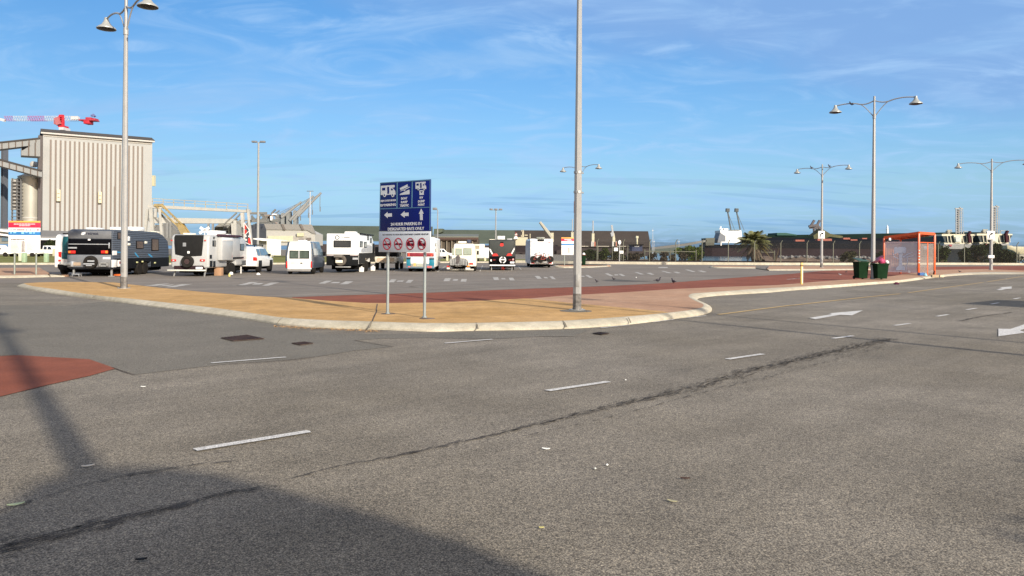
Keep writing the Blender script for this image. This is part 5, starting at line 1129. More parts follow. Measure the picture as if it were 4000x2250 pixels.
def far_vehicles():
    def ute(px, py, rz, label, flip=1):
        P = G(px, py); v = Veh('utility_truck', label, 'truck', px, py, w=1.8); t = v.t; t.matrix_basis = Matrix.Translation(P) @ Matrix.Rotation(R(rz), 4, 'Z')
        S_ = [(-2.6, .5, 1.05, 1.1, .85, .9, .85), (-.7, .45, 1.1, 1.15, .9, .92, .88), (-.65, .45, 1.15, 1.9, .9, .92, .76), (.7, .45, 1.15, 1.92, .9, .92, .76), (1.4, .45, 1.1, 1.25, .9, .92, .8), (2.4, .5, 1.0, 1.05, .88, .9, .78), (2.6, .55, .85, .9, .8, .85, .75)]
        loft(v, 'body', S_, WHITE, .05)
        for x in (-.82, .82):
            for y in (-1.6, 1.6): v.wheel(x, y, .38, .24)
        for sx in (-1, 1):
            for ya, yb, c in ((-.5, .1, .05), (.2, 1.0, .35)):
                b = MB(); b.prism([(sx * .925, ya, 1.2), (sx * .925, yb, 1.2), (sx * .80, yb - c, 1.75), (sx * .80, ya + .05, 1.75)], (sx * .015, 0, 0)); b.build('window', GLASS, t)
    ute(192, 1001, -88, 'white ute with a long bonnet parked beyond the grass, right of the information board')
    ute(100, 1003, -88, 'white ute beyond the grass, mostly hidden behind the information board')
    ute(-5, 1003, -88, 'white van-like ute at the left edge of the photo beyond the grass')
    ute(1715, 1010, -60, 'grey-white ute seen between the two camper buses')
    v = Veh('box_truck', 'white ute with a cream box body beyond the cream camper bus', 'truck', 1880, 1022, w=2.4)
    b = MB(); a = AT(1849, 1008, v.t.location.y if False else G(1880, 1022).y); 
    y = G(1880, 1022).y; p0 = AT(*R5(1700, 905), y); p1 = AT(*R5(1950, 595), y); b.box(p0.x, p1.x, y, y + 3.2, p0.z, p1.z); b.build('box_body', mat('cream_box', (.72, .69, .55), .5, var=.05), v.t, world=True, bevel=.05)
    q0 = AT(*R5(1725, 695), y); q1 = AT(*R5(1845, 625), y); b = MB(); b.box(q0.x, q1.x, y - .04, y + .02, q0.z, q1.z); b.build('side_print', mat('print_brown', (.32, .27, .18), .6, var=.5, vs=7), v.t, world=True)
    b = MB(); b.box(p1.x, p1.x + 1.3, y + .3, y + 3, .5, p1.z - .5); b.build('cab', WHITE, v.t, world=True, bevel=.15)
    for k in (0, 1): b = MB(); b.lathe([(.3, -.1), (.38, -.08), (.38, .08), (.3, .1)], V((p0.x + .8 + k * 2.2, y + .4, .38)), 16, 'x'); b.build('wheel', RUBBER, v.t, world=True, smooth=True)
far_vehicles()

# ================================================================ SHELTER AND BINS
def shelter():
    Cn = G(3588, 1076, .13); Cn = V((31.7 * (44.5 + 13.4) / 57.9, 57.9, 0)); Cn = V((AT(3588, 1076, 54.6).x, 54.6, TOPZ))
    ph = R(50); cr = V((math.sin(ph), math.cos(ph), 0)); cl = V((-math.cos(ph), math.sin(ph), 0))
    def solve(px, d):
        rr = ray(px, 1030); k = rr.x / rr.y; return (k * Cn.y - Cn.x) / (d.x - k * d.y)
    wl, wr = solve(3453, cl), solve(3650, cr); Lp = Cn + cl * wl; Rp = Cn + cr * wr; Bk = Cn + cl * wl + cr * wr
    t = thing('bus_shelter', 'orange steel shelter with pale perforated side panel beside the wheelie bins', 'shelter', Cn)
    def hz(p, y, px): return AT(px, y, p.y).z
    zc = hz(Cn, 906.5, 3588); zl = hz(Lp, 925, 3453); zr = hz(Rp, 910.5, 3650); zb = zl + (zr - zc)
    up = V((0, 0, 1))
    for P, z, nm in ((Cn, zc, 'post'), (Rp, zr, 'post'), (Lp, zl, 'post'), (Bk, zb, 'post')):
        b = MB(); b.bar(P, V((P.x, P.y, z - .1)), .13); b.build(nm, ORANGE, t, world=True, bevel=.008)
    b = MB(); tops = [V((p.x, p.y, z)) for p, z in ((Cn, zc), (Rp, zr), (Bk, zb), (Lp, zl))]
    for a, c in zip(tops, tops[1:] + tops[:1]): b.bar(a - up * .08, c - up * .08, .1, .17)
    for k in (.25, .5, .75): b.bar(tops[0].lerp(tops[3], k) - up * .1, tops[1].lerp(tops[2], k) - up * .1, .06, .1)
    b.build('roof_frame', ORANGE, t, world=True)
    b = MB(); b.prism([p + up * .012 for p in tops], up * .03); b.build('roof_sheet', mat('roof_orange_dark', (.40, .10, .03), .5), t, world=True)
    # left panel: perforated sheet
    z0, z1 = .33, hz(Cn, 945.5, 3588)
    PF = bpy.data.materials.new('perforated_sheet'); PF.use_nodes = True; N = PF.node_tree.nodes; L = PF.node_tree.links
    pr = N['Principled BSDF']; pr.inputs['Base Color'].default_value = (.70, .64, .64, 1); pr.inputs['Roughness'].default_value = .5; pr.inputs['Alpha'].default_value = .52; _m['perforated_sheet'] = PF
    b = MB(); n = cr; b.prism([V((p.x, p.y, z)) for p, z in ((Cn, z0), (Lp, z0), (Lp, z1), (Cn, z1))], n * -.012); pl = b.build('panel', PF, t, world=True)
    # its frame
    FR = mat('panel_frame_pink', (.70, .55, .54), .5); b = MB()
    q = [V((p.x, p.y, z)) for p, z in ((Cn, z0), (Lp, z0), (Lp, z1), (Cn, z1))]
    for a, c in zip(q, q[1:] + q[:1]): b.bar(a, c, .05, .06)
    b.build('panel_frame', FR, t, world=True)
    # frosted motif: a column with a wide foot, a rounded crown and branches
    MO = mat('frosted_motif', (.60, .63, .70), .6, var=.04)
    def pp(x, y, off=.03): q = RP(*Q1(x, y), Cn, n); return q - n * off
    b = MB()
    for poly in ([(1345, 720), (1425, 715), (1412, 850), (1420, 960), (1470, 1010), (1475, 1065), (1380, 1058), (1285, 1062), (1300, 1005), (1350, 960), (1358, 850)],
                 [(1255, 600), (1300, 585), (1330, 610), (1345, 590), (1420, 588), (1470, 590), (1500, 620), (1490, 700), (1455, 725), (1425, 700), (1400, 740), (1345, 740), (1310, 700), (1300, 735), (1255, 730), (1250, 660)],
                 [(1420, 790), (1520, 730), (1630, 690), (1632, 700), (1530, 745), (1430, 812)], [(1460, 800), (1560, 775), (1650, 765), (1650, 778), (1570, 790), (1460, 815)], [(1230, 700), (1260, 780), (1340, 820), (1335, 835), (1250, 795), (1220, 705)],
                 [(1520, 800), (1535, 805), (1520, 960), (1500, 1080), (1488, 1078), (1508, 950)]):
        b.prism([pp(*p) for p in poly], n * .008)
    b.build('motif', MO, pl, world=True)
    b = MB(); b.prism([pp(1535, 1065, .05), pp(1560, 1060, .05), pp(1590, 1100, .05), pp(1575, 1115, .05), pp(1540, 1105, .05)], n * .01); b.build('paper_scrap', WHITE, pl, world=True)
    # orange slats of the back wall seen through it
    b = MB()
    for k in range(7): P = Lp.lerp(Bk, .15 + k * .13); b.bar(V((P.x, P.y, .5)), V((P.x, P.y, z1)), .08)
    b.build('back_slats', mat('slat_orange', (.80, .36, .18), .5), t, world=True)
    # right panel, framed glass with a rail
    P = Cn.lerp(Rp, .55); b = MB(); b.bar(P, V((P.x, P.y, z1 - .05)), .07); a = V((Cn.x, Cn.y, z1 - .02)); c = V((Rp.x, Rp.y, z1 - .02)); b.bar(a, c, .06); b.build('side_rail', ORANGE, t, world=True)
    b = MB(); e = V((0, 0, .15)); b.prism([Cn.lerp(Rp, .06) + e, Cn.lerp(Rp, .95) + e, V((0, 0, z1 - .1 - TOPZ)) + Cn.lerp(Rp, .95), V((0, 0, z1 - .1 - TOPZ)) + Cn.lerp(Rp, .06)], cl * .01)
    gm = mat('dirty_glass', (.30, .25, .23), .3, alpha=.38); b.build('side_glass', gm, t, world=True)
    b = MB()
    for k in range(5): z = 1.0 + k * .22; b.box(Cn.x - .05, Cn.x + .05, Cn.y - .09, Cn.y - .07, z, z + .1)
    b.build('stickers', mat('sticker_pale', (.6, .45, .4), .6, var=.3), t, world=True)
    # bench
    b = MB(); b.bar(Lp.lerp(Bk, .25) + up * .5 + cr * .0 - cl * .4, Lp.lerp(Bk, .9) + up * .5 - cl * .4, .35, .06); b.build('bench', GALV, t, world=True)
    b = MB(); a = RP(*Q1(1160, 440), Cn, n); b.box(a.x - .08, a.x + .08, a.y - .1, a.y + .05, a.z - .08, a.z + .12); b.build('lamp_unit', WHITE, t, world=True, bevel=.02)
    # rubbish heap by it
    for (x0, y0, x1, y1), l, c, nm, m in (((1750, 1105, 1840, 1165), 'blue crate lying at the foot of the shelter post', 'crate', 'blue_crate', mat('blue_plastic', (.03, .12, .35), .5)), ((1845, 1120, 1915, 1175), 'pale blue bag slumped beside the blue crate', 'bag', 'plastic_bag', mat('pale_blue_bag', (.25, .50, .62), .6)),
                                     ((2010, 1150, 2130, 1205), 'torn brown cardboard box on the kerb beside the shelter', 'box', 'cardboard_box', mat('cardboard', (.48, .36, .22), .8)), ((2135, 1150, 2220, 1200), 'small pale carton at the right end of the rubbish by the shelter', 'box', 'carton', mat('pale_carton', (.55, .46, .33), .8)),
                                     ((1240, 1305, 1345, 1345), 'dark crumpled rag in the gutter in front of the bins', 'rag', 'rag', mat('dark_rag', (.07, .02, .04), .8))):
        z = 0.0 if nm == 'rag' else TOPZ; a = G(*Q1((x0 + x1) / 2, y1), z); w = (x1 - x0) / 5.152 / FPX * a.y; h = (y1 - y0) / 5.152 / FPX * a.y; b = MB(); random.seed(x0)
        if nm in ('plastic_bag', 'rag'):
            b.lathe([(.04, 0), (w * .48, .01), (w * .5, h * .35), (w * .3, h * .75), (.06, h)], (0, 0, 0), 9)
            for i, p in enumerate(b.v): b.v[i] = p * (1 + random.uniform(-.15, .15))
        else:
            T = .02; b.box(-w / 2, w / 2, -.2, -.2 + T, 0, h); b.box(-w / 2, w / 2, .2 - T, .2, 0, h * .9); b.box(-w / 2, -w / 2 + T, -.18, .18, 0, h * .95); b.box(w / 2 - T, w / 2, -.18, .18, 0, h); b.box(-w / 2, w / 2, -.2, .2, .0, T)
            if 'card' in nm: b.prism([(-w / 2, -.2, h), (-w * .85, -.3, h * 1.25), (-w * .8, .2, h * 1.3), (-w / 2, .2, h)], (0, 0, .012))
        o = b.build(nm, m); o.location = a; o.rotation_euler = (0, 0, random.uniform(-.4, .4)); tag(o, l, c)
    a = G(*Q1(2050, 1150), TOPZ); pigeon(a + V((0, 0, .0)), 'dark bird pecking at the cardboard beside the shelter', -.7, s=1.0, m=BLACK)
shelter()
def bins():
    def wb(x0, x1, ytop, ybase, label, f=Q1, opened=None, Y=None, green=DGREEN, pal=None):
        xm = (x0 + x1) / 2; P = G(*f(xm, ybase), TOPZ) if Y is None else V((AT(*f(xm, ybase), Y).x, Y, TOPZ)); w = (x1 - x0) / (5.152 if f is Q1 else 4.684) / FPX * P.y; H = AT(*f(xm, ytop), P.y).z - P.z; d = w * 1.05
        t = thing('wheelie_bin', label, 'bin', P + V((0, d / 2, 0)), R(6), 'green wheelie bins'); b = MB(); k = .80
        vs = [V((sx * w / 2 * q, sy * d / 2 * q, z)) for z, q in ((.06, k), (H * .93, .98), (H * .93, 1.06), (H, 1.06)) for sx, sy in ((-1, -1), (1, -1), (1, 1), (-1, 1))]
        b.add(vs, [(i * 4 + j, i * 4 + (j + 1) % 4, (i + 1) * 4 + (j + 1) % 4, (i + 1) * 4 + j) for i in range(3) for j in range(4)] + [(3, 2, 1, 0)]); b.add([V((sx * w / 2 * .99, sy * d / 2 * .99, H * .97)) for sx, sy in ((-1, -1), (1, -1), (1, 1), (-1, 1))], [(0, 1, 2, 3)])
        b.build('body', green, t, bevel=.02)
        for sx in (-1, 1): b = MB(); b.lathe([(.07, -.03), (.1, -.03), (.1, .03), (.07, .03)], (sx * w * .42, d * .38, .1), 16, 'x'); b.build('wheel', RUBBER, t, smooth=True)
        b = MB(); b.tube([(-w * .35, d * .62, H * .97), (w * .35, d * .62, H * .97)], .02, 8); b.build('handle', BLACK, t)
        return t, w, d, H, P
    t, w, d, H, P = wb(522, 742, 888, 1242, 'green wheelie bin with its grey-green lid closed, left of the lamp post')
    b = MB(); pts = [(-w * .56, -d * .56, H + .02), (w * .5, -d * .56, H + .02), (w * .56, d * .55, H + .16), (-w * .5, d * .55, H + .2)]; b.prism(pts, (0, 0, .04)); b.build('lid', mat('lid_grey_green', (.05, .09, .08), .5), t, bevel=.015)
    b = MB(); b.lathe([(.05, H - .02), (.16, H), (.18, H + .1), (.08, H + .2), (.01, H + .22)], (w * .42, d * .2, 0), 9); b.build('rubbish_bag', BLACKG, t, smooth=True)
    t, w, d, H, P = wb(892, 1142, 925, 1250, 'green wheelie bin overflowing with a pink bag under its red lid beside the shelter')
    b = MB(); b.prism([(-w * .55, -d * .5, H + .02), (w * .50, d * .1, H + .42), (w * .5, d * .5, H + .46), (-w * .55, d * .5, H + .05)], (0, 0, .035)); b.build('lid', mat('lid_red', (.16, .012, .025), .45), t, bevel=.01)
    random.seed(9)
    def bag(c, r, m, nm='rubbish_bag'):
        b = MB(); b.lathe([(.03, -r[2]), (r[0] * .8, -r[2] * .6), (r[0], 0), (r[0] * .75, r[2] * .6), (.03, r[2])], (0, 0, 0), 10)
        b.v = [V((p.x * (1 + random.uniform(-.12, .12)), p.y * r[1] / r[0], p.z * (1 + random.uniform(-.15, .15)))) + V(c) for p in b.v]; b.build(nm, m, t, smooth=True)
    bag((.05, -.12, H + .13), (.24, .2, .18), mat('pink_bag', (.42, .05, .13), .45, var=.5, vs=9)); bag((w * .55, -.1, H + .08), (.13, .13, .12), WHITE, 'white_bag'); bag((w * .2, .1, H + .22), (.18, .14, .14), mat('crimson_bag', (.5, .01, .08), .4, var=.3))
    t, w, d, H, P = wb(345, 412, 1018, 1198, 'green wheelie bin standing far off just right of the tall middle post', f=Q4, Y=82)
    b = MB(); b.prism([(-w * .55, -d * .5, H), (w * .55, -d * .5, H), (w * .5, d * .5, H + .1), (-w * .5, d * .5, H + .1)], (0, 0, .04)); b.build('lid', mat('lid_dark_red', (.12, .02, .02), .5), t); b = MB(); b.lathe([(.04, H), (.18, H + .08), (.12, H + .25), (.02, H + .3)], (0, 0, 0), 8); b.build('rubbish_bag', WHITE, t)
    # yellow bollard
    P = G(3131, 1110.5, TOPZ); h = AT(3131, 1026, P.y).z - P.z
    t = thing('bollard', 'slim yellow bollard with a pale reflective face on the brick path', 'bollard', P); b = MB(); b.box(-.055, .055, -.045, .045, -.02, h); b.build('post', mat('bollard_yellow', (.62, .42, .12), .55), t, bevel=.01)
    b = MB(); b.box(.01, .05, -.05, -.044, .05, h - .2); b.build('pale_face', CREAM, t); b = MB(); b.box(-.06, .06, -.06, .055, h * .84, h * .90); b.build('dark_band', mat('bollard_brown', (.2, .1, .03)), t)
bins()
def litter():
    random.seed(21)
    W_ = mat('litter_white', (.78, .78, .74), .7)
    for (x, y), s, l, m in [((Z7(1945, 438)), .035, 'small white stick of litter lying on the road in the middle foreground', W_), ((Z7(2355, 545)), .03, 'round white scrap on the road, nearer than the white stick', W_), ((Z7(2275, 570)), .03, 'faint pale scrap just left of the round white one', mat('litter_grey', (.5, .5, .46))),
                         (Z7(1915, 968), .016, 'tiny yellow leaf on the road in the foreground', mat('litter_yellow', (.4, .36, .14))), (Z4(412, 1388), .03, 'white pebble on the road above the second lane dash', W_), (Z6(150, 780), .05, 'pale green gum leaf in the shadow at the lower left', mat('leaf_pale', (.35, .42, .25))),
                         (Z6(830, 415), .045, 'thin pale stick at the edge of the big shadow', mat('litter_stick', (.55, .50, .42))), (Z5(2375, 258), .08, 'white scrap of paper on the road near the yellow edge line', W_), (Z4(530, 243), .12, 'white cup lying on the damp stain in the car park', W_),
                         (crop(2500, 1400, 1.7047)(300, 802), .035, 'dark dry twig on the road at the right foreground', mat('twig', (.07, .04, .03))), (crop(2500, 1400, 1.7047)(215, 955), .035, 'pale yellow straw on the road right of centre foreground', mat('straw', (.36, .33, .2))), (Z1(1440, 1215), .03, 'pale scrap on the side road right of the red patch', W_), (Z6(1333, 1300), .03, 'black scrap in the shadow at the lower left edge', BLACK)]:
        P = G(x, y, .006); b = MB(); th = random.uniform(-.5, .9)
        if 'cup' in l or 'round white' in l or 'pebble' in l: b.lathe([(s * .28, 0), (s * .36, s * .15), (s * .2, s * .4)], (0, 0, 0), 9)
        else:
            n = 5
            for k in range(n):
                q0, q1 = k / n * 2 - 1, (k + 1) / n * 2 - 1; w0, w1 = s * .22 * (1 - q0 * q0) + .003, s * .22 * (1 - q1 * q1) + .003
                b.prism([(q0 * s, -w0, .004 + .1 * s * q0 * q0), (q1 * s, -w1, .004 + .1 * s * q1 * q1), (q1 * s, w1, .006 + .1 * s * q1 * q1), (q0 * s, w0, .006 + .1 * s * q0 * q0)], (0, 0, .004))
        o = b.build('litter', m); o.location = P; o.rotation_euler = (0, 0, th); tag(o, l, 'litter', 'scraps of litter on the road')
litter()

# ================================================================ PORT BEHIND
CLAD = mat('silo_cladding', (.272, .278, .272), .6, var=.05, vs=.3); CLADD = mat('silo_brown_strip', (.135, .108, .09), .6, var=.1); STEEL = mat('pale_steel', (.40, .39, .365), .5, var=.12, vs=.6)
ROOFG = mat('roof_grey', (.07, .065, .062), .6, var=.12, vs=.3); YRAIL = mat('safety_yellow', (.40, .26, .07), .5); PALEY = mat('pale_yellow_box', (.50, .47, .32), .5)
GREENR = mat('green_grey_roof', (.085, .10, .075), .6, var=.18, vs=.08); BROWNR = mat('brown_grey_roof', (.058, .047, .039), .6, var=.16, vs=.08); DKGR = mat('dark_green_roof', (.004, .014, .011), .6, var=.2, vs=.1)
def wbox(b, f, x0, y0, x1, y1, Y, d):
    a, c = AT(*f(x0, y1), Y), AT(*f(x1, y0), Y); b.box(a.x, c.x, Y, Y + d, a.z, c.z); return b
def silo():
    ZL = 190.0; a = AT(165, 930, ZL); c = AT(592, 930, 204.0); u = (c - a); u.z = 0; W = u.length; u.normalize(); n = V((u.y, -u.x, 0)); P0 = V((a.x, a.y, 0))
    H = AT(165, 516, ZL).z; t = thing('silo_building', 'tall pale grain building with narrow brown vertical strips behind the left lamp post', 'building', P0)
    S = lambda x, y: RP(*T1(x, y), P0, n)
    def uz(x, y): q = S(x, y) - P0; return q.dot(u), q.z
    def wp(b, uu0, uu1, z0, z1, o0, o1):
        p = [P0 + u * uu0 + n * o0, P0 + u * uu1 + n * o0, P0 + u * uu1 + n * o1, P0 + u * uu0 + n * o1]; b.prism([V((q.x, q.y, z0)) for q in p], (0, 0, z1 - z0))
    D = 13; b = MB(); wp(b, 0, W, 0, H, -D, 0)
    b.build('wall', CLAD, t, world=True)
    b = MB(); zt = uz(400, 300)[1]
    for k in range(21):
        x = 408 + (1149 - 408) * (k / 20) ** .965; q = uz(x, 600)[0]; wp(b, q - .21, q + .21, 5.2, zt, .0, .05)
    b.build('brown_strips', CLADD, t, world=True)
    b = MB(); zt2 = zt - .0
    for k in range(20):
        x = 408 + (1149 - 408) * ((k + .5) / 20) ** .965; q = uz(x, 600)[0]; wp(b, q - .30, q + .30, 5.2, zt, 0, .06)
    b.build('pale_ribs', mat('silo_rib', (.305, .31, .302), .6, var=.04), t, world=True)
    # roof
    b = MB(); zr = AT(165, 503, ZL).z; 
    p = lambda uu, o, z: V((*(P0 + u * uu + n * o).xy, z))
    b.add([p(-.6, .9, H), p(W + .6, .9, H), p(W + .1, -2.2, H + 1.15), p(-.5, -2.2, H + 1.15), p(-.6, -D, H), p(W + .6, -D, H)], [(0, 1, 2, 3), (3, 2, 5, 4), (0, 3, 4), (1, 5, 2)]); b.build('roof', ROOFG, t, world=True)
    b = MB(); wp(b, -.5, W + .5, H - .45, H - .05, .0, .75); b.build('gutter', mat('gutter_pale', (.36, .35, .33), .5), t, world=True)
    b = MB(); wp(b, .2, W - .2, H - 1.0, H - .8, .0, .2); b.build('fascia_line', mat('silo_fascia_strip', (.36, .34, .30), .6), t, world=True)  # pale strip below the gutter, in its own colour
    b = MB(); wp(b, -1.0, 0, 0, H - .8, -D + 1, -.4); b.build('side_wall', mat('shaded_side_grey', (.10, .09, .09), .6), t, world=True)  # side wall coloured dark for the shade on it
    for rc in ((457, 707, 487, 800), (793, 725, 818, 815)):
        b = MB(); q0, z1 = uz(rc[0], rc[1]); q1, z0 = uz(rc[2], rc[3]); wp(b, q0, q1, z0, z1, .1, 1.1); o = b.build('louvre_box', PALEY, t, world=True)
        b = MB()
        for k in (.3, .62): wp(b, q0 + .15, q1 - .15, z0 + (z1 - z0) * k, z0 + (z1 - z0) * (k + .06), 1.1, 1.16)
        b.build('louvre', CLADD, o, world=True)
    for rc in ((1222, 590, 1246, 675), (306, 710, 324, 800)):
        Y = 206 if rc[0] > 1000 else 192; b = MB(); wbox(b, T1, *rc, Y, 1.0); b.build('louvre_box', PALEY, t, world=True)
    b = MB(); wp(b, uz(925, 700)[0] - .1, uz(925, 700)[0] + .1, 5, uz(925, 680)[1], .05, .35); b.build('down_pipe', CLADD, t, world=True)
    # tank, ladder tower
    t2 = thing('storage_tank', 'round pale steel tank with a conical top left of the tall grain building', 'tank', AT(*T1(248, 990), 187)); Y = 192; a = AT(*T1(160, 610), Y); c = AT(*T1(336, 610), Y); r = (c.x - a.x) / 2; zt = a.z; zc = AT(*T1(245, 585), Y).z
    ctr = V(((a.x + c.x) / 2, Y, 0)); TM = mat('tank_metal', (.30, .29, .25), .45, .2, var=.1, vs=.3); b = MB(); b.lathe([(r, 0), (r, zt)], ctr, 40); b.build('wall', TM, t2, world=True, smooth=True); b = MB(); b.lathe([(r * 1.02, zt), (r * 1.02, zt + .3), (r * .15, zc + .6), (.1, zc + .7)], ctr, 40); b.build('cone_roof', TM, t2, world=True, smooth=True)
    b = MB(); zz = AT(*T1(245, 940), Y).z; b.lathe([(r * 1.04, zz), (r * 1.04, zz + .25)], ctr, 40); b.build('band', STEEL, t2, world=True, smooth=True)
    t3 = thing('ladder_tower', 'dark steel stair tower left of the round tank', 'tower', AT(*T1(120, 990), 188)); b = MB()
    for x in (90, 130, 160): wbox(b, T1, x, 612, x + 6, 990, 188, .6)
    for k in range(12): wbox(b, T1, 88, 640 + k * 28, 165, 644 + k * 28, 188, 1.2)
    b.build('frame', mat('tower_steel', (.16, .16, .16), .6), t3, world=True); b = MB(); wbox(b, T1, 136, 620, 160, 985, 189, 1.5); b.build('dark_shaft', mat('shaft_grey', (.05, .05, .055), .7), t3, world=True)
    b = MB(); wbox(b, T1, 86, 618, 130, 870, 188.8, .6); b.build('pale_shaft', STEEL, t3, world=True)
    # conveyor galleries
    def gallery(nm, top, bot, Y, label, cap=True):
        t = thing(nm, label, 'conveyor', AT(*T1(*top[0]), Y)); P = [AT(*T1(*p), Y) for p in top]; Q = [AT(*T1(*p), Y) for p in bot]; b = MB(); b.prism(P + Q[::-1], (-2.3, 3.4, 0)); b.build('casing', CLAD, t, world=True)
        b = MB()
        for k in range(7):
            q = (k + .4) / 7; a = P[0].lerp(P[-1], q); c = Q[0].lerp(Q[-1], q); b.bar(a - V((0, .05, 0)), c - V((0, .05, 0)), .22, .15)
        b.build('seams', CLADD, t, world=True); b = MB(); b.bar(P[0] - V((0, .1, 0)), P[-1] - V((0, .1, 0)), .3, .35); b.build('roof_edge', ROOFG, t, world=True); return t
    gallery('conveyor_gallery', [(-60, 330), (325, 290)], [(-60, 385), (325, 340)], 186, 'upper enclosed conveyor running into the tall grain building')
    gallery('conveyor_gallery', [(-60, 445), (340, 553)], [(-60, 497), (340, 604)], 185, 'lower sloping enclosed conveyor running down to the tall grain building')
    t = thing('transfer_house', 'boxy transfer house hanging under the upper conveyor', 'building', AT(*T1(250, 437), 184)); b = MB(); P = [AT(*T1(*p), 184) for p in ((172, 362), (245, 350), (325, 305), (325, 437), (172, 428))]; b.prism(P, (-2.9, 4.2, 0)); b.build('wall', CLAD, t, world=True)
    b = MB(); b.prism([AT(*T1(*p), 183.9) for p in ((172, 362), (245, 350), (178, 388))], (0, .08, 0)); b.build('vent', BLACK, t, world=True); b = MB()
    for x in (232, 285): b.bar(AT(*T1(x, 325), 183.9), AT(*T1(x, 432), 183.9), .2)
    b.build('seams', CLADD, t, world=True)
    t = thing('steel_column', 'tall grey steel column at the left edge carrying the upper conveyor', 'column', AT(*T1(14, 1030), 197)); b = MB(); wbox(b, T1, 3, 378, 10, 1060, 197, 2); wbox(b, T1, 20, 378, 27, 1060, 197, 2); wbox(b, T1, 9, 378, 21, 1060, 198, .5); b.build('shaft', mat('column_grey', (.12, .13, .15), .6), t, world=True)
    t = thing('vent_stack', 'small pale vent cowl behind the lower conveyor beside the grain building', 'vent', AT(*T1(258, 520), 205)); b = MB(); b.prism([AT(*T1(*p), 205) for p in ((238, 520), (235, 490), (250, 474), (275, 475), (268, 520))], (0, 2, 0)); b.build('cowl', STEEL, t, world=True, bevel=.3)
silo()

def crane():
    Y = 262.0; A = lambda x, y: AT(*K1(x, y), Y); t = thing('tower_crane', 'red and white tower crane reaching over the tall grain building', 'crane', A(1385, 700))
    RDc = mat('crane_red', (.45, .02, .035), .5); WHc = mat('crane_white', (.50, .50, .51), .5); PKc = mat('crane_pink', (.36, .14, .30), .5)
    b = MB(); wbox(b, K1, 1330, 560, 1440, 620, Y - 1, 4); b.build('mast', WHc, t, world=True)
    b = MB()
    for x in (1345, 1430): b.bar(A(x, 560), A(x + (10 if x < 1400 else 0), 305), .7)
    for k in range(5): b.bar(A(1345, 540 - k * 45), A(1430, 510 - k * 45), .5); b.bar(A(1430, 540 - k * 45), A(1345, 510 - k * 45), .5)
    b.bar(A(1350, 310), A(1440, 310), .9); wbox(b, K1, 1340, 520, 1440, 560, Y - .5, 3); b.build('slewing_tower', RDc, t, world=True)
    b = MB(); wbox(b, K1, 1215, 400, 1300, 490, Y - 1, 3); b.bar(A(1290, 450), A(1380, 420), 2.6); b.build('cab', mat('crane_cab', (.38, .12, .13), .5), t, world=True)
    def truss(x0, x1, m, nm, yt=312, yb=398, r=.12):
        b = MB(); n = max(2, int((x1 - x0) / 48))
        b.bar(A(x0, yt), A(x1, yt), r); 
        for o in (0, 2.0): b.bar(A(x0, yb) + V((0, o, 0)), A(x1, yb) + V((0, o, 0)), r)
        for k in range(n):
            xa, xb = x0 + (x1 - x0) * k / n, x0 + (x1 - x0) * (k + 1) / n; xm = (xa + xb) / 2
            b.bar(A(xa, yb), A(xm, yt), r * .6); b.bar(A(xm, yt), A(xb, yb), r * .6); b.bar(A(xa, yb) + V((0, 2, 0)), A(xm, yt), r * .6)
        b.build(nm, m, t, world=True)
    truss(85, 290, PKc, 'jib_section'); truss(290, 620, WHc, 'jib_section'); truss(620, 1000, PKc, 'jib_section', r=.17); truss(1000, 1350, WHc, 'jib_section'); truss(1440, 1770, WHc, 'counter_jib')
    b = MB(); b.bar(A(20, 385), A(110, 410), .9); wbox(b, K1, 50, 375, 100, 420, Y, 1); b.build('jib_tip', WHc, t, world=True)
    b = MB(); wbox(b, K1, 1600, 318, 1765, 380, Y, 1.2); b.build('sign_board', WHc, t, world=True)
    b = MB(); wbox(b, K1, 1770, 382, 2150, 408, Y - .6, 3); wbox(b, K1, 1930, 335, 2060, 385, Y, 2.4); wbox(b, K1, 2060, 355, 2150, 385, Y, 2.4); b.build('winch_deck', mat('crane_dark_red', (.34, .03, .05), .5), t, world=True, bevel=.1)
    b = MB(); wbox(b, K1, 1885, 408, 2010, 480, Y - .6, 3); b.build('counterweight', RDc, t, world=True, bevel=.1); b = MB(); b.bar(A(2060, 300), A(2130, 295), .6); b.bar(A(2110, 310), A(2140, 285), 1.0); b.build('beacon', mat('crane_beacon', (.12, .14, .3), .6), t, world=True)
crane()

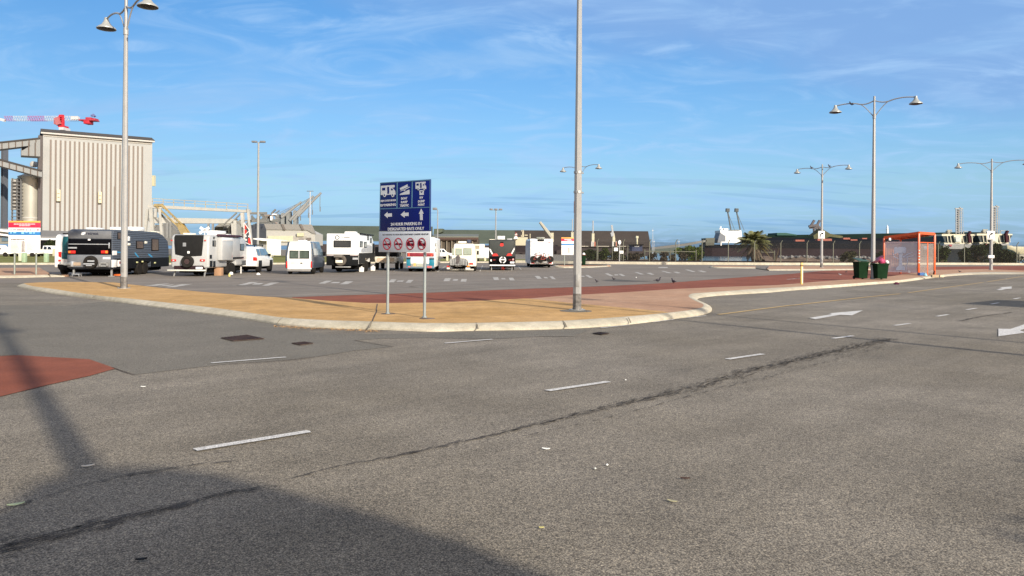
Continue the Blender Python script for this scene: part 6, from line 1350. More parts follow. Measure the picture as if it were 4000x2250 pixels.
def gantry():
    Y = 150.0; A = lambda x, y, yy=Y: AT(*Q5(x, y), yy)
    t = thing('conveyor_gantry', 'long elevated pale steel gantry with yellow railings right of the grain building', 'gantry', A(700, 900))
    b = MB(); b.prism([A(60, 345), A(1432, 418), A(1432, 452), A(60, 388)], (0, 1.6, 0)); b.build('upper_beam', STEEL, t, world=True)
    b = MB(); b.prism([A(140, 520), A(1250, 540), A(1200, 600), A(150, 600)], (0, 1.6, 0)); b.build('lower_beam', STEEL, t, world=True)
    b = MB()
    for (x0, y0), (x1, y1) in (((120, 262), (1428, 338)), ((120, 300), (1428, 376))): b.bar(A(x0, y0), A(x1, y1), .09)
    for k in range(10): x = 125 + k * 144; b.bar(A(x, 262 + (x - 120) * .058), A(x, 348 + (x - 60) * .055), .09)
    for (x0, y0), (x1, y1) in (((120, 262), (1428, 338)),): b.bar(A(x0, y0, Y + 1.5), A(x1, y1, Y + 1.5), .07)
    b.build('railing', mat('rail_pale_yellow', (.42, .34, .20), .5), t, world=True)
    for (x0, y0, x1, y1, w) in ((60, 400, 20, 760, .5), (105, 395, 130, 760, .7), (172, 400, 165, 520, .5), (225, 400, 255, 780, .5), (330, 600, 330, 800, .4), (372, 580, 372, 800, .4), (1250, 560, 1250, 780, .6), (1345, 455, 1375, 900, .6), (1425, 410, 1470, 900, .45), (885, 600, 885, 800, .35), (945, 600, 945, 800, .35), (1215, 600, 1225, 780, .5)):
        b = MB(); b.bar(A(x0, y0), A(x1, y1), w); b.build('leg', STEEL if w > .4 else mat('leg_dark', (.20, .20, .20), .6), t, world=True)
    for s in ((60, 520, 180, 740), (140, 500, 260, 640), (180, 620, 70, 740), (160, 395, 470, 700), (190, 400, 330, 590), (1270, 455, 1070, 640), (1330, 460, 1140, 660), (1260, 560, 1380, 680), (1470, 560, 1380, 700), (1480, 460, 1680, 460), (1300, 560, 1680, 575)): b = MB(); b.bar(A(*s[:2]), A(*s[2:]), .25); b.build('brace', mat('brace_grey', (.17, .168, .16), .6), t, world=True)
    b = MB(); b.prism([A(430, 590), A(520, 600), A(620, 750), A(510, 750)], (0, 1.2, 0)); b.bar(A(160, 350), A(470, 640), .3); b.bar(A(240, 345), A(520, 605), .3); b.bar(A(150, 352), A(250, 352), .5); b.build('stair_stringer', mat('stair_ochre', (.30, .23, .11), .6, var=.3, vs=1), t, world=True)
    b = MB()
    for k in range(14): q = k / 13; x, y = 250 + 370 * q, 330 + 380 * q; b.bar(A(x, y), A(x, y + 50), .07)
    b.bar(A(250, 330), A(620, 710), .09); b.build('stair_rail', YRAIL, t, world=True)
    # buildings around it
    def blk(nm, label, cat, polys, Y, d, m, extra=()):
        t = thing(nm, label, cat, AT(*Q5(*polys[0]), Y)); P = [AT(*Q5(*p), Y) for p in polys]; b = MB(); b.prism(P, (0, d, 0)); b.build('wall', m, t, world=True)
        for nm2, pp, m2, o in extra: b = MB(); b.prism([AT(*Q5(*p), Y - o) for p in pp], (0, o + .1, 0)); b.build(nm2, m2, t, world=True)
        return t
    blk('transfer_building', 'pale hopper building under the right end of the gantry', 'building', [(968, 655), (1080, 560), (1240, 560), (1240, 900), (968, 900)], 158, 6, mat('hopper_wall', (.30, .29, .265), .6),
        [('opening', [(1085, 640), (1145, 640), (1145, 740), (1085, 740)], mat('dark_opening', (.06, .05, .06), .8), .15), ('opening', [(1175, 620), (1215, 600), (1215, 740), (1175, 740)], mat('dark_opening', (.06, .05, .06), .8), .2), ('slats', [(1090, 655), (1140, 655), (1140, 668), (1090, 668)], CLAD, .3), ('slats', [(1090, 690), (1140, 690), (1140, 703), (1090, 703)], CLAD, .3), ('panel', [(970, 660), (1075, 640), (1075, 760), (970, 760)], mat('dark_panel', (.10, .09, .075), .7), .1)])
    blk('hopper_shed', 'low grey shed below the left end of the gantry', 'building', [(155, 625), (320, 600), (470, 720), (470, 900), (155, 900)], 175, 6, mat('shed_grey_wall', (.16, .155, .145), .6))
    t = thing('red_lattice_tower', 'small red and white lattice tower right of the gantry', 'tower', A(1420, 900)); b = MB(); b.prism([A(1372, 595, 148), A(1418, 660, 148), A(1372, 680, 148)], (0, .4, 0)); b.prism([A(1372, 690, 148), A(1400, 690, 148), A(1390, 755, 148), A(1372, 755, 148)], (0, .4, 0)); b.prism([A(1425, 800, 148), A(1458, 800, 148), A(1458, 880, 148), A(1425, 880, 148)], (0, .4, 0)); b.build('red_panels', mat('tower_red', (.60, .035, .03), .5), t, world=True)
    b = MB()
    for s in ((1370, 590, 1370, 890), (1370, 590, 1440, 690), (1440, 690, 1475, 890), (1370, 770, 1440, 700), (1370, 850, 1450, 890)): b.bar(A(*s[:2], 147.8), A(*s[2:], 147.8), .1)
    for x, y in ((1325, 770), (1390, 775), (1435, 775), (1395, 825)): wbox(b, Q5, x - 8, y - 9, x + 8, y + 9, 147.5, .3)
    b.build('white_frame', WHITE, t, world=True)
    # saw-tooth shed
    t = thing('sawtooth_shed', 'dark grey saw-tooth shed behind the floodlight pole', 'building', A(1450, 900, 170)); b = MB(); P = [(1240, 900), (1240, 760), (1300, 690), (1300, 760), (1380, 640), (1450, 620), (1450, 700), (1520, 600), (1520, 690), (1570, 600), (1600, 690), (1645, 600), (1680, 690), (1680, 900)]
    b.prism([A(*p, 170) for p in P], (0, 6, 0)); b.build('wall', mat('sawtooth_grey', (.06, .066, .08), .6, var=.2, vs=.5), t, world=True)
    # gable shed
    t = thing('gable_shed', 'long pale shed with a grey gable roof and two dark roof strips', 'building', A(1900, 900, 145)); b = MB(); b.prism([A(*p, 145) for p in ((1640, 605), (2285, 618), (2225, 692), (1672, 686))], (0, .4, 0)); b.prism([A(*p, 145) for p in ((2285, 618), (2345, 745), (2300, 735), (2225, 692))], (0, .4, 0)); b.build('roof', mat('shed_roof_grey', (.22, .21, .20), .6, var=.06), t, world=True)
    b = MB(); b.prism([A(*p, 145.2) for p in ((1672, 686), (2225, 692), (2225, 900), (1672, 900))], (0, 6, 0)); b.prism([A(*p, 145.2) for p in ((2225, 692), (2300, 730), (2335, 745), (2335, 900), (2225, 900))], (0, 6, 0)); b.build('wall', mat('shed_wall_pale', (.38, .37, .345), .6, var=.05), t, world=True)
    b = MB(); b.prism([A(*p, 144.9) for p in ((1690, 770), (2035, 770), (2035, 850), (1690, 850))], (0, .2, 0)); b.build('cream_wall', mat('cream_wall', (.50, .47, .34), .6), t, world=True)
    b = MB(); b.prism([A(*p, 144.9) for p in ((2035, 778), (2215, 778), (2215, 900), (2035, 900))], (0, .2, 0)); b.build('door_bay', mat('door_grey', (.33, .31, .28), .6), t, world=True)
    b = MB(); b.prism([A(*p, 144.6) for p in ((2088, 730), (2180, 730), (2180, 778), (2088, 778))], (0, .2, 0)); b.build('sign_panel', PALEY, t, world=True)
    b = MB(); 
    for x in (1890, 2140): b.prism([A(*p, 144.8) for p in ((x - 20, 608), (x + 10, 610), (x + 45, 688), (x + 15, 688))], (0, .2, 0))
    for pp in (((2120, 808), (2180, 808), (2180, 832), (2120, 832)), ((2220, 795), (2278, 795), (2278, 830), (2220, 830))): b.prism([A(*p, 144.5) for p in pp], (0, .2, 0))
    b.build('dark_strips', mat('strip_dark', (.14, .12, .11), .6), t, world=True)
    # canopy, billboard
    t = thing('canopy_shelter', 'flat white canopy roof in front of the saw-tooth shed', 'shelter', A(1650, 900, 104)); b = MB(); b.prism([A(*p, 104) for p in ((1490, 806), (1560, 800), (1870, 826), (1870, 842), (1620, 838), (1490, 815))], (0, 3, 0)); b.build('roof', WHITE, t, world=True); b = MB(); b.prism([A(*p, 105) for p in ((1570, 835), (1680, 838), (1680, 1060), (1570, 1000))], (0, 3, 0)); b.build('wall', mat('pale_partition', (.26, .255, .245), .6), t, world=True)
    t = thing('blank_signboard', 'blank cream signboard on a post at the edge of the grass', 'sign', A(1735, 1118, 97)); b = MB(); wbox(b, Q5, 1675, 842, 1868, 1035, 97, .12); b.build('panel', mat('blank_cream', (.82, .80, .66), .5, var=.02), t, world=True, bevel=.02)
    b = MB(); wbox(b, Q5, 1724, 1035, 1740, 1122, 97, .12); b.build('post', mat('post_cream', (.62, .60, .45), .6), t, world=True); b = MB(); wbox(b, Q5, 1672, 960, 1708, 1050, 96.8, .1); b.build('small_panel', mat('post_cream', (.62, .60, .45)), t, world=True)
    # booms of ships' cranes beyond
    Yb = 420.0
    for k, (x0, y0, x1, y1, xp) in enumerate(((1880, 520, 2150, 308, 1815), (1990, 560, 2312, 228, 1890), (2040, 560, 2260, 270, 1965), (2100, 500, 2418, 184, 2055))):
        t = thing('ship_crane', ['leftmost', 'second from the left', 'third from the left', 'rightmost and longest'][k] + ' of the four grey ship cranes behind the gable shed', 'crane', A(xp, 640, Yb), 0, 'ship cranes behind the gable shed')
        b = MB(); yt = (475, 460, 440, 425)[k]; w = 22; b.prism([A(*p, Yb) for p in ((xp - w, 720), (xp - w, yt), (xp + w, yt), (xp + w, 720))], (0, 5, 0)); b.build('pedestal', mat('ship_crane_grey', (.20, .21, .205), .6), t, world=True)
        b = MB(); b.tube([A(x0, y0, Yb), A(x1, y1, Yb)], [.9, .6], 6); b.build('boom', mat('boom_grey', (.24, .245, .24), .6), t, world=True); b = MB(); b.tube([A(xp, yt, Yb), A(x1, y1, Yb)], .18, 4); b.tube([A(x1 - 15, y1 + 20, Yb), A(x1 - 18, y1 + 200, Yb)], .2, 4); wbox(b, Q5, x1 - 22, y1 + 190, x1 - 13, y1 + 255, Yb, 1); b.build('cable', mat('cable_dark', (.16, .17, .17), .6), t, world=True)
    t = thing('loading_structure', 'tangle of grey steel loading gear between the gantry and the gable shed', 'structure', A(1650, 650, 200)); b = MB(); random.seed(8)
    for k in range(34):
        x, y = random.uniform(1440, 1800), random.uniform(455, 640); b.bar(A(x, y, 200), A(x + random.choice((-60, 60, 0, 90)), y + random.choice((-60, 60, 70)), 200), random.uniform(.25, .5))
    b.bar(A(1430, 465, 200), A(1680, 462, 200), .6); b.bar(A(1430, 570, 200), A(1860, 560, 200), .7); b.build('frame', mat('loader_grey', (.13, .135, .13), .6), t, world=True)
    b = MB(); wbox(b, Q5, 1640, 480, 1720, 600, 202, 3); b.prism([A(*p, 202) for p in ((1700, 500), (1790, 600), (1690, 600))], (0, 3, 0)); b.build('hopper', mat('loader_brown', (.25, .20, .16), .7), t, world=True)
    b = MB(); wbox(b, Q5, 1750, 470, 1800, 486, 199, 1); wbox(b, Q5, 1725, 500, 1745, 560, 199, 1); b.build('cabin', WHITE, t, world=True)
gantry()

def flood_pole(f, x, ytop, ybase, Y, label, heads, r=.16, col=LAMPW, grp='floodlight masts'):
    P = AT(*f(x, ybase), Y); zt = AT(*f(x, ytop), Y).z; t = thing('floodlight_mast', label, 'light mast', V((P.x, Y, 0)), 0, grp); b = MB(); b.tube([(0, 0, 0), (0, 0, zt)], [r, r * .6], 8); b.build('pole', col, t, smooth=True)
    for dx, w in heads: b = MB(); b.box(dx - w / 2, dx + w / 2, -.25, .25, zt - .05, zt + .22); b.build('lamp_head', mat('lamp_head_grey', (.16, .16, .17), .5), t, bevel=.03)
    if len(heads) > 1: b = MB(); b.bar((heads[0][0], 0, zt - .03), (heads[-1][0], 0, zt - .03), .08); b.build('crossarm', col, t)
crF = crop(0, 0, 1.288)
flood_pole(crF, 1297, 716, 1230, 118, 'tall floodlight mast with two dark heads right of the grain building', [(-.65, .8), (.65, .8)], .22)
flood_pole(Q5, 2262, 165, 900, 300, 'thin distant floodlight mast among the ship crane booms', [(0, 2.6)], .3, mat('far_pole', (.42, .44, .47), .6))
flood_pole(crF, 2493, 1056, 1320, 125, 'floodlight mast with three dark heads above the charcoal caravan', [(-.8, .55), (0, .55), (.8, .55)], .15)
flood_pole(R5, 908, -180, 900, 90, 'slim street light mast right of the blue sign', [(-.35, .5)], .09)

def sheds():
    Y = 350.0; A = lambda f, x, y, yy=Y: AT(*f(x, y), yy)
    def roofprism(t, name, m, f1, pl, Y, d, dy=0): b = MB(); b.prism([A(f, x, y, Y) for f, x, y in pl], (0, d, 0)); return b.build(name, m, t, world=True)
    t = thing('storage_shed', 'very long green to brown roofed storage shed across the middle background', 'building', A(Q4, 700, 870))
    # roof as two real slopes
    def slope(t, name, m, tl, tr, br, bl, Y, run):
        P = [AT(*tl, Y + run), AT(*tr, Y + run), AT(*br, Y), AT(*bl, Y)]; b = MB(); b.prism(P, (0, .3, .5)); b.build(name, m, t, world=True)
    slope(t, 'roof', GREENR, (1205, 884.5), (1690, 889), (1690, 945), (1205, 940), Y, 22)
    slope(t, 'roof', GREENR, (1700, 901), (2010, 903), (2010, 952), (1692, 952), Y, 22)
    slope(t, 'roof', BROWNR, (2010, 903), (2532, 907), (2543, 966), (2010, 962), Y, 22)
    b = MB(); p = [AT(1205, 938, Y + .5), AT(2542, 955, Y + .5)]; b.box(p[0].x, p[1].x, Y + 1, Y + 40, -.5, 4.0); b.build('wall', mat('shed_dark_wall', (.055, .045, .045), .7), t, world=True)
    roofprism(t, 'roof_monitor', GREENR, None, [(R5, 830, 250), (R5, 1022, 247), (R5, 1012, 320), (R5, 815, 400)], Y - 4, 10)
    # lean-to in front
    t = thing('workshop', 'low building with a pale green lean-to roof behind the cream bus', 'building', A(R5, 1300, 640, 200)); slope(t, 'roof', mat('pale_green_roof', (.13, .135, .105), .6, var=.1, vs=.2), R5(830, 405), R5(1830, 410), R5(1825, 462), R5(780, 458), 200, 8)
    b = MB(); b.bar(AT(*R5(780, 466), 199.5), AT(*R5(1825, 470), 199.5), .5, .6); b.build('gutter', mat('gutter_dark_brown', (.09, .06, .05), .6), t, world=True)
    b = MB(); a, c = AT(*R5(800, 640), 200.5), AT(*R5(1810, 478), 200.5); b.box(a.x, c.x, 200.5, 212, -.2, c.z); b.build('wall', mat('workshop_wall', (.085, .07, .055), .7, var=.25, vs=.4), t, world=True)
    b = MB(); a, c = AT(*R5(900, 515), 200.2), AT(*R5(1810, 480), 200.2); b.box(a.x, c.x, 200.1, 200.4, a.z, c.z); b.build('fascia', mat('pinkish_fascia', (.20, .15, .13), .7), t, world=True)
    b = MB()
    for k in range(7): a = AT(*R5(1000 + k * 115, 600), 200); b.box(a.x - .15, a.x + .15, 200, 200.3, 0, AT(*R5(1000, 520), 200).z)
    b.build('wall_posts', mat('post_tan', (.18, .15, .11), .7), t, world=True)
    # left foreground shed and low roofs
    t = thing('open_shed', 'open-sided shed with a grey roof and white fascia below the grain building', 'building', A(R8, 900, 700, 165)); slope(t, 'roof', mat('open_shed_roof', (.17, .165, .165), .6), R8(768, 425), R8(1420, 445), R8(1420, 540), R8(760, 538), 165, 6)
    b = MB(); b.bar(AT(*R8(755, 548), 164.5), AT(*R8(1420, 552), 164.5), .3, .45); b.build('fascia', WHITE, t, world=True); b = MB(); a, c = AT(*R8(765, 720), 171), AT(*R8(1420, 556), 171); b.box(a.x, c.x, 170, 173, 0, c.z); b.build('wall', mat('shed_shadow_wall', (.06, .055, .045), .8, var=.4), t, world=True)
    t = thing('workshop', 'low building with white roof edges at the left edge of the photo', 'building', A(R8, 60, 600, 170)); b = MB(); a = AT(*R8(-150, 480), 170); c = AT(*R8(172, 395), 170); 
    b.prism([AT(*R8(*p), 170) for p in ((-150, 345), (172, 395), (172, 425), (-150, 385))], (0, 8, 0)); b.prism([AT(*R8(*p), 170) for p in ((-150, 425), (172, 468), (172, 500), (-150, 462))], (0, 5, 0)); b.build('roof_edges', WHITE, t, world=True)
    b = MB(); b.prism([AT(*R8(*p), 171) for p in ((-150, 380), (172, 420), (172, 640), (-150, 640))], (0, 8, 0)); b.build('wall', mat('grey_green_wall', (.22, .22, .19), .6), t, world=True); b = MB(); b.prism([AT(*R8(*p), 170.8) for p in ((30, 500), (162, 505), (162, 590), (30, 590))], (0, .3, 0)); b.build('window', GLASSB, t, world=True); b = MB(); b.prism([AT(*R8(*p), 175) for p in ((0, 335), (165, 335), (165, 400), (0, 375))], (0, 6, 0)); b.build('upper_wall', mat('dark_upper_wall', (.10, .10, .10), .7), t, world=True)
    # dark green wharf shed on the right
    t = thing('wharf_shed', 'long dark green wharf shed behind the dark bulk ship', 'building', A(Q3, 1600, 650, 820)); Yw = 820
    b = MB(); b.prism([AT(*p, Yw) for p in ((2982, 918.5), (3300, 914.5), (3500, 911), (3740, 907), (3900, 907), (3900, 960), (2990, 960))], (0, 40, 0)); b.build('wall', DKGR, t, world=True)
    b = MB(); b.prism([AT(*Q3(*p), Yw - 2) for p in ((1440, 556), (1588, 556), (1770, 585), (1770, 600), (1440, 598))], (0, 30, 0)); b.build('roof_monitor', mat('monitor_green', (.04, .09, .075), .6), t, world=True)
    b = MB(); b.prism([AT(*p, Yw - 1) for p in ((2986, 926), (3300, 932), (3900, 925), (3900, 960), (2990, 960))], (0, 1, 0)); b.build('lower_wall', mat('wharf_purple', (.006, .008, .013), .7, var=.3, vs=.03), t, world=True)
    # ship loader with tan boom over the ship, harbour cranes
    t = thing('ship_loader', 'tan and olive loader boom above the dark bulk ship, left of the middle right lamp', 'loader', A(Q3, 2300, 650, 640)); b = MB(); b.prism([AT(*Q3(*p), 640) for p in ((2050, 600), (2110, 560), (2200, 490), (2330, 570), (2545, 610), (2540, 648), (2320, 622), (2230, 655), (2060, 655))], (0, 12, 0)); b.build('boom', mat('olive_boom', (.10, .10, .055), .7, var=.3, vs=.08), t, world=True)
    b = MB()
    for i_, (x0, y0, x1, y1) in enumerate(((1970, 450, 2120, 420), (1985, 470, 2110, 470), (2000, 450, 2065, 345), (2110, 430, 2155, 345), (2060, 480, 2065, 600), (2090, 440, 2140, 560), (2120, 430, 2180, 520), (1975, 440, 2090, 480))): b.bar(AT(*Q3(x0, y0), 640 + 3 * i_), AT(*Q3(x1, y1), 640 + 3 * i_), 1.7)
    b.build('jib_frame', mat('loader_frame_grey', (.11, .10, .105), .7), t, world=True)
    b = MB(); 
    for (f, x0, y0, x1, y1) in ((Q3, 1750, 672, 1900, 700), (Q3, 2120, 655, 2360, 690), (Q1, 228, 405, 365, 438), (Q1, 375, 438, 510, 462), (Q1, 610, 410, 705, 432)): wbox(b, f, x0, y0, x1, y1, 610, 5)
    o = b.build('deck_hatches', mat('hatch_red', (.25, .07, .045), .7, var=.25, vs=.1)); b2 = tag(o, 'faded red hatch covers lined up on the deck of the dark bulk ship', 'hatch')
    t = thing('lighthouse', 'small white lighthouse tower beyond the wharf shed, left of the shelter', 'lighthouse', A(Q1, 1113, 340, 850)); P = AT(*Q1(1113, 340), 850); s = 850 / FPX / 5.152; b = MB(); b.lathe([(22 * s, 0), (20 * s, 100 * s), (26 * s, 105 * s), (26 * s, 112 * s), (17 * s, 114 * s), (16 * s, 160 * s), (2 * s, 190 * s)], P, 16); b.build('tower', WHITE, t, world=True)
    # breakwater ramp far left of the ship
    t = thing('loading_conveyor', 'long grey sloping conveyor reaching the stern of the dark bulk ship', 'conveyor', AT(2560, 968, 600)); b = MB(); b.prism([AT(*p, 600) for p in ((2545, 967), (2680, 951), (2760, 937), (2760, 944), (2690, 959), (2600, 970), (2545, 974))], (0, 8, 0)); b.build('casing', mat('conveyor_grey', (.15, .148, .14), .6), t, world=True)
    # far shore
    b = MB(); b.prism([AT(*p, 1400) for p in ((2500, 978), (2540, 968), (2640, 966), (2900, 974), (4400, 976), (4400, 1000), (2500, 1000))], (0, 60, 0)); struct(b.build('far_shore', mat('far_shore_green', (.10, .12, .11), .8)))
sheds()

def ships():
    Yh = 600.0; A = lambda f, x, y, yy=Yh: AT(*f(x, y), yy)
    t = thing('bulk_ship', 'long dark navy bulk ship with a white superstructure moored beyond the fence', 'ship', AT(3100, 1001, Yh))
    s = AT(2757, 958, Yh); e = AT(3640, 958, Yh); bw = 24; zd = AT(3100, 944, Yh).z; zs = AT(2790, 957, Yh).z; zb = AT(3100, 970, Yh).z
    NAVY = mat('navy_hull', (.002, .004, .009), .4, var=.3, vs=.04); BOOT = mat('boot_topping', (.026, .017, .021), .6, var=.25, vs=.05)
    def hull(name, z0, z1, ins, m):
        b = MB(); L = e.x - s.x
        st = [(0, .75), (.03, .95), (.1, 1), (.85, 1), (.95, .7), (1.0, .05)]; vs = []
        for q, w in st:
            x = s.x + L * q
            for z in (z0, z1): vs += [V((x, Yh + bw / 2 * (1 - w) + ins, z)), V((x, Yh + bw / 2 * (1 + w) - ins, z))]
        fs = []
        for i in range(len(st) - 1):
            o = i * 4; p = o + 4; fs += [(o, p, p + 2, o + 2), (o + 1, o + 3, p + 3, p + 1), (o + 2, p + 2, p + 3, o + 3)]
        fs += [(0, 2, 3, 1), (len(st) * 4 - 4, len(st) * 4 - 3, len(st) * 4 - 1, len(st) * 4 - 2)]
        b.add(vs, fs); return b.build(name, m, t, world=True)
    hull('hull', zb, zs + .4, 0, NAVY); hull('boot_topping', -1.9, zb, .3, BOOT)
    b = MB(); b.box(AT(2985, 950, Yh).x, e.x - 8, Yh + 2, Yh + bw - 2, zs, zd); b.build('raised_deck', NAVY, t, world=True)
    b = MB(); b.prism([A(Q3, *p) for p in ((485, 515), (840, 512), (862, 720), (575, 722), (575, 610), (490, 555))], (0, 16, 0)); sp = b.build('superstructure', mat('ship_white', (.66, .66, .63), .5, var=.03), t, world=True)
    b = MB(); b.prism([A(Q3, *p, Yh - .5) for p in ((635, 505), (805, 503), (815, 516), (635, 518))], (0, 1, 0)); b.build('bridge_windows', GLASSB, sp, world=True)
    b = MB(); b.prism([A(Q3, *p) for p in ((485, 555), (575, 612), (575, 725), (440, 722), (460, 640))], (0, 14, 0)); b.build('stern_house', mat('ship_shade_grey', (.13, .14, .16), .6), t, world=True)
    b = MB(); b.prism([A(Q3, *p) for p in ((243, 645), (400, 640), (385, 765), (245, 768))], (0, 14, 0)); b.build('stern_block', mat('ship_block_grey', (.11, .11, .09), .6), t, world=True)
    b = MB(); 
    for x0, y0, x1, y1 in ((500, 715, 820, 715), (500, 715, 500, 770), (480, 500, 500, 450), (480, 495, 620, 495), (540, 480, 540, 510)): b.bar(A(Q3, x0, y0), A(Q3, x1, y1), .9)
    b.build('railings', WHITE, t, world=True)
    for x0, x1, x2 in ((608, 665, 730), (757, 822, 890)):
        b = MB(); b.bar(A(Q3, x0, 180), A(Q3, x1, 505), .9); b.bar(A(Q3, x0 + 4, 148), A(Q3, x0, 205), 2.6, 3.0); b.bar(A(Q3, x0, 200), A(Q3, x2, 515), .3); b.build('derrick', mat('derrick_grey', (.10, .11, .11), .6), t, world=True)
    # ship with cream superstructure and masts in the middle
    Y2 = 330.0
    t = thing('cargo_ship', 'cream ship superstructure with yellow masts showing above the charcoal caravan and motorhome', 'ship', A(R6, 1000, 600, Y2)); CR = mat('ship_cream', (.45, .41, .29), .5, var=.05)
    b = MB(); b.prism([A(R6, *p, Y2) for p in ((800, 400), (900, 400), (905, 395), (1090, 395), (1095, 575), (840, 560))], (0, 14, 0)); b.build('superstructure', CR, t, world=True)
    b = MB(); b.prism([A(R6, *p, Y2 - 1) for p in ((800, 560), (1600, 560), (1700, 575), (1765, 580), (1765, 640), (1500, 700), (820, 690))], (0, 12, 0)); b.build('hull', mat('hull_brown_black', (.025, .02, .022), .6, var=.3, vs=.1), t, world=True)
    b = MB(); b.prism([A(R6, *p, Y2 - 1.5) for p in ((820, 385), (880, 385), (895, 430), (805, 430))], (0, 10, 0)); wbox(b, R6, 830, 320, 875, 385, Y2, 5); b.build('funnel', mat('funnel_white', (.70, .68, .62), .5), t, world=True)
    b = MB(); wbox(b, R6, 838, 306, 868, 318, Y2 - 1, 3); wbox(b, R6, 845, 345, 885, 358, Y2 - .5, 1); b.build('funnel_mark', mat('funnel_red', (.38, .05, .05), .6), t, world=True)
    b = MB(); wbox(b, R6, 980, 250, 1012, 400, Y2, 2); wbox(b, R6, 955, 260, 1000, 275, Y2, 1); wbox(b, R6, 1025, 345, 1090, 362, Y2, 2); wbox(b, R6, 1130, 325, 1145, 420, Y2, 1); wbox(b, R6, 955, 350, 968, 400, Y2, 1); b.build('mast', CR, t, world=True)
    b = MB(); b.tube([A(R6, 1570, 400, Y2), A(R6, 1335, 90, Y2)], [.9, .6], 6); b.build('derrick', mat('derrick_pale', (.34, .32, .26), .6), t, world=True)
    for f, x, w, yt, yb in ((R6, 1585, 26, 305, 460), (Q4, 548, 24, 615, 760), (Q4, 168, 22, 590, 690)):
        b = MB(); wbox(b, f, x - w, yt, x + w, yb + 30, Y2, 3); b.build('king_post', CR, t, world=True)
    b = MB(); b.prism([A(Q4, *p, Y2) for p in ((905, 640), (920, 608), (935, 612), (950, 700), (955, 860), (905, 860))], (0, 3, 0)); b.build('king_post', CR, t, world=True)
    b = MB()
    for x, y0, y1, w in ((548, 385, 620, 10), (170, 355, 600, 8)): wbox(b, Q4, x - w, y0, x + w, y1, Y2, 1)
    b.bar(A(Q4, 888, 465, Y2), A(Q4, 910, 640, Y2), .8); b.bar(A(Q4, 885, 600, Y2), A(Q4, 905, 670, Y2), 1.2); b.build('topmasts', mat('topmast_grey', (.30, .31, .32), .6), t, world=True)
    b = MB(); 
    for x0, x1 in ((515, 540), (550, 570), (900, 925), (960, 980)): wbox(b, Q4, x0, 765, x1, 855, Y2 - 2, 2)
    b.build('white_blocks', mat('block_white', (.66, .62, .56), .6), t, world=True); b = MB(); wbox(b, Q4, 570, 768, 590, 855, Y2 - 2.2, 2); wbox(b, Q4, 965, 770, 978, 855, Y2 - 2.2, 2); b.build('orange_blocks', mat('block_orange', (.55, .16, .08), .6), t, world=True)
    for xa, xb in ((330, 460), (600, 840), (985, 1150)): b = MB(); wbox(b, Q4, xa, 847, xb, 859, Y2 - 3, 2); b.build('deck_rail', mat('rail_tan', (.40, .36, .29), .6), t, world=True)
    # tugs
    def tug(f, X0, X1, yr, yb, mx0, mx1, my0, label, hull_x):
        Y = 190.0; t = thing('tug_boat', label, 'boat', AT(*f((X0 + X1) / 2, 1000), Y), 0, 'tug boats beyond the shrubs'); q = lambda x: X0 + (X1 - X0) * x; A_ = lambda x, y, dy=0: AT(*f(x, y), Y + dy)
        h = yb - yr; TC = mat('tug_cream', (.50, .46, .33), .5, var=.06)
        b = MB(); b.prism([A_(q(-.02), yr), A_(q(.98), yr + 5), A_(q(1.0), yr + h * .18), A_(q(-.02), yr + h * .22)], (0, 6, 0)); b.prism([A_(q(.34), yr + h * .1, -.4), A_(q(.60), yr + h * .1, -.4), A_(q(.58), yb, -.4), A_(q(.40), yb, -.4)], (0, 3, 0)); b.prism([A_(q(.04), yb - 2), A_(q(.90), yb - 2), A_(q(.88), yb + h * .12), A_(q(.06), yb + h * .12)], (0, 6, 0)); b.build('wheelhouse', TC, t, world=True)
        b = MB(); b.prism([A_(q(.0), yr + h * .22, .1), A_(q(.99), yr + h * .2, .1), A_(q(.86), yb, .1), A_(q(.08), yb, .1)], (0, 5, 0)); w = b.build('windows', mat('tug_glass', (.05, .065, .07), .1, var=.5, vs=.8), t, world=True)
        b = MB()
        for x0, x1 in ((.14, .17), (.24, .27), (.60, .64), (.74, .76), (.9, .92)): b.bar(A_(q(x0), yr + h * .2, -.1), A_(q(x1), yb, -.1), .16)
        b.build('window_posts', TC, w, world=True)
        b = MB(); b.prism([A_(q(.40), yr + h * .32, -.6), A_(q(.56), yr + h * .32, -.6), A_(q(.54), yb - h * .12, -.6), A_(q(.42), yb - h * .12, -.6)], (0, .3, 0)); b.build('front_window', mat('tug_pale_glass', (.36, .42, .42), .15), t, world=True)
        b = MB(); b.prism([A_(q(.80), yr + 8, -.8), A_(q(.86), yr - h * .35, -.8), A_(q(.90), yr - h * .25, -.8), A_(q(.86), yr + 8, -.8), A_(q(.90), yb, -.8), A_(q(.82), yb, -.8)], (0, .8, 0)); b.build('dark_stack', mat('tug_dark_red', (.05, .015, .02), .5), t, world=True)
        b = MB(); 
        for x in (mx0, mx1): b.bar(A_(x, my0 + 20), A_(x, yr + 6), .17)
        for k in range(11): y = my0 + 22 + k * (yr - my0 - 22) / 11; b.bar(A_(mx0 - 8 * (k % 2), y), A_(mx1 + 6 * (k % 3), y), .09); b.bar(A_(mx0, y), A_(mx1, y + (yr - my0 - 22) / 11), .07)
        wbox(b, f, mx0 + 22, my0 + 40, mx1 - 22, yr - 10, Y + .6, .3)
        b.bar(A_(mx0 - 14, my0 + 24), A_(mx1 + 22, my0 + 24), .3); b.bar(A_((mx0 + mx1) / 2 + 20, my0), A_((mx0 + mx1) / 2 + 20, my0 + 24), .3); b.bar(A_(mx1 + 25, my0 + 30), A_(mx1 + 30, yr), .08); b.build('mast', mat('tug_mast_grey', (.24, .24, .235), .5, var=.15, vs=1), t, world=True)
        b = MB()
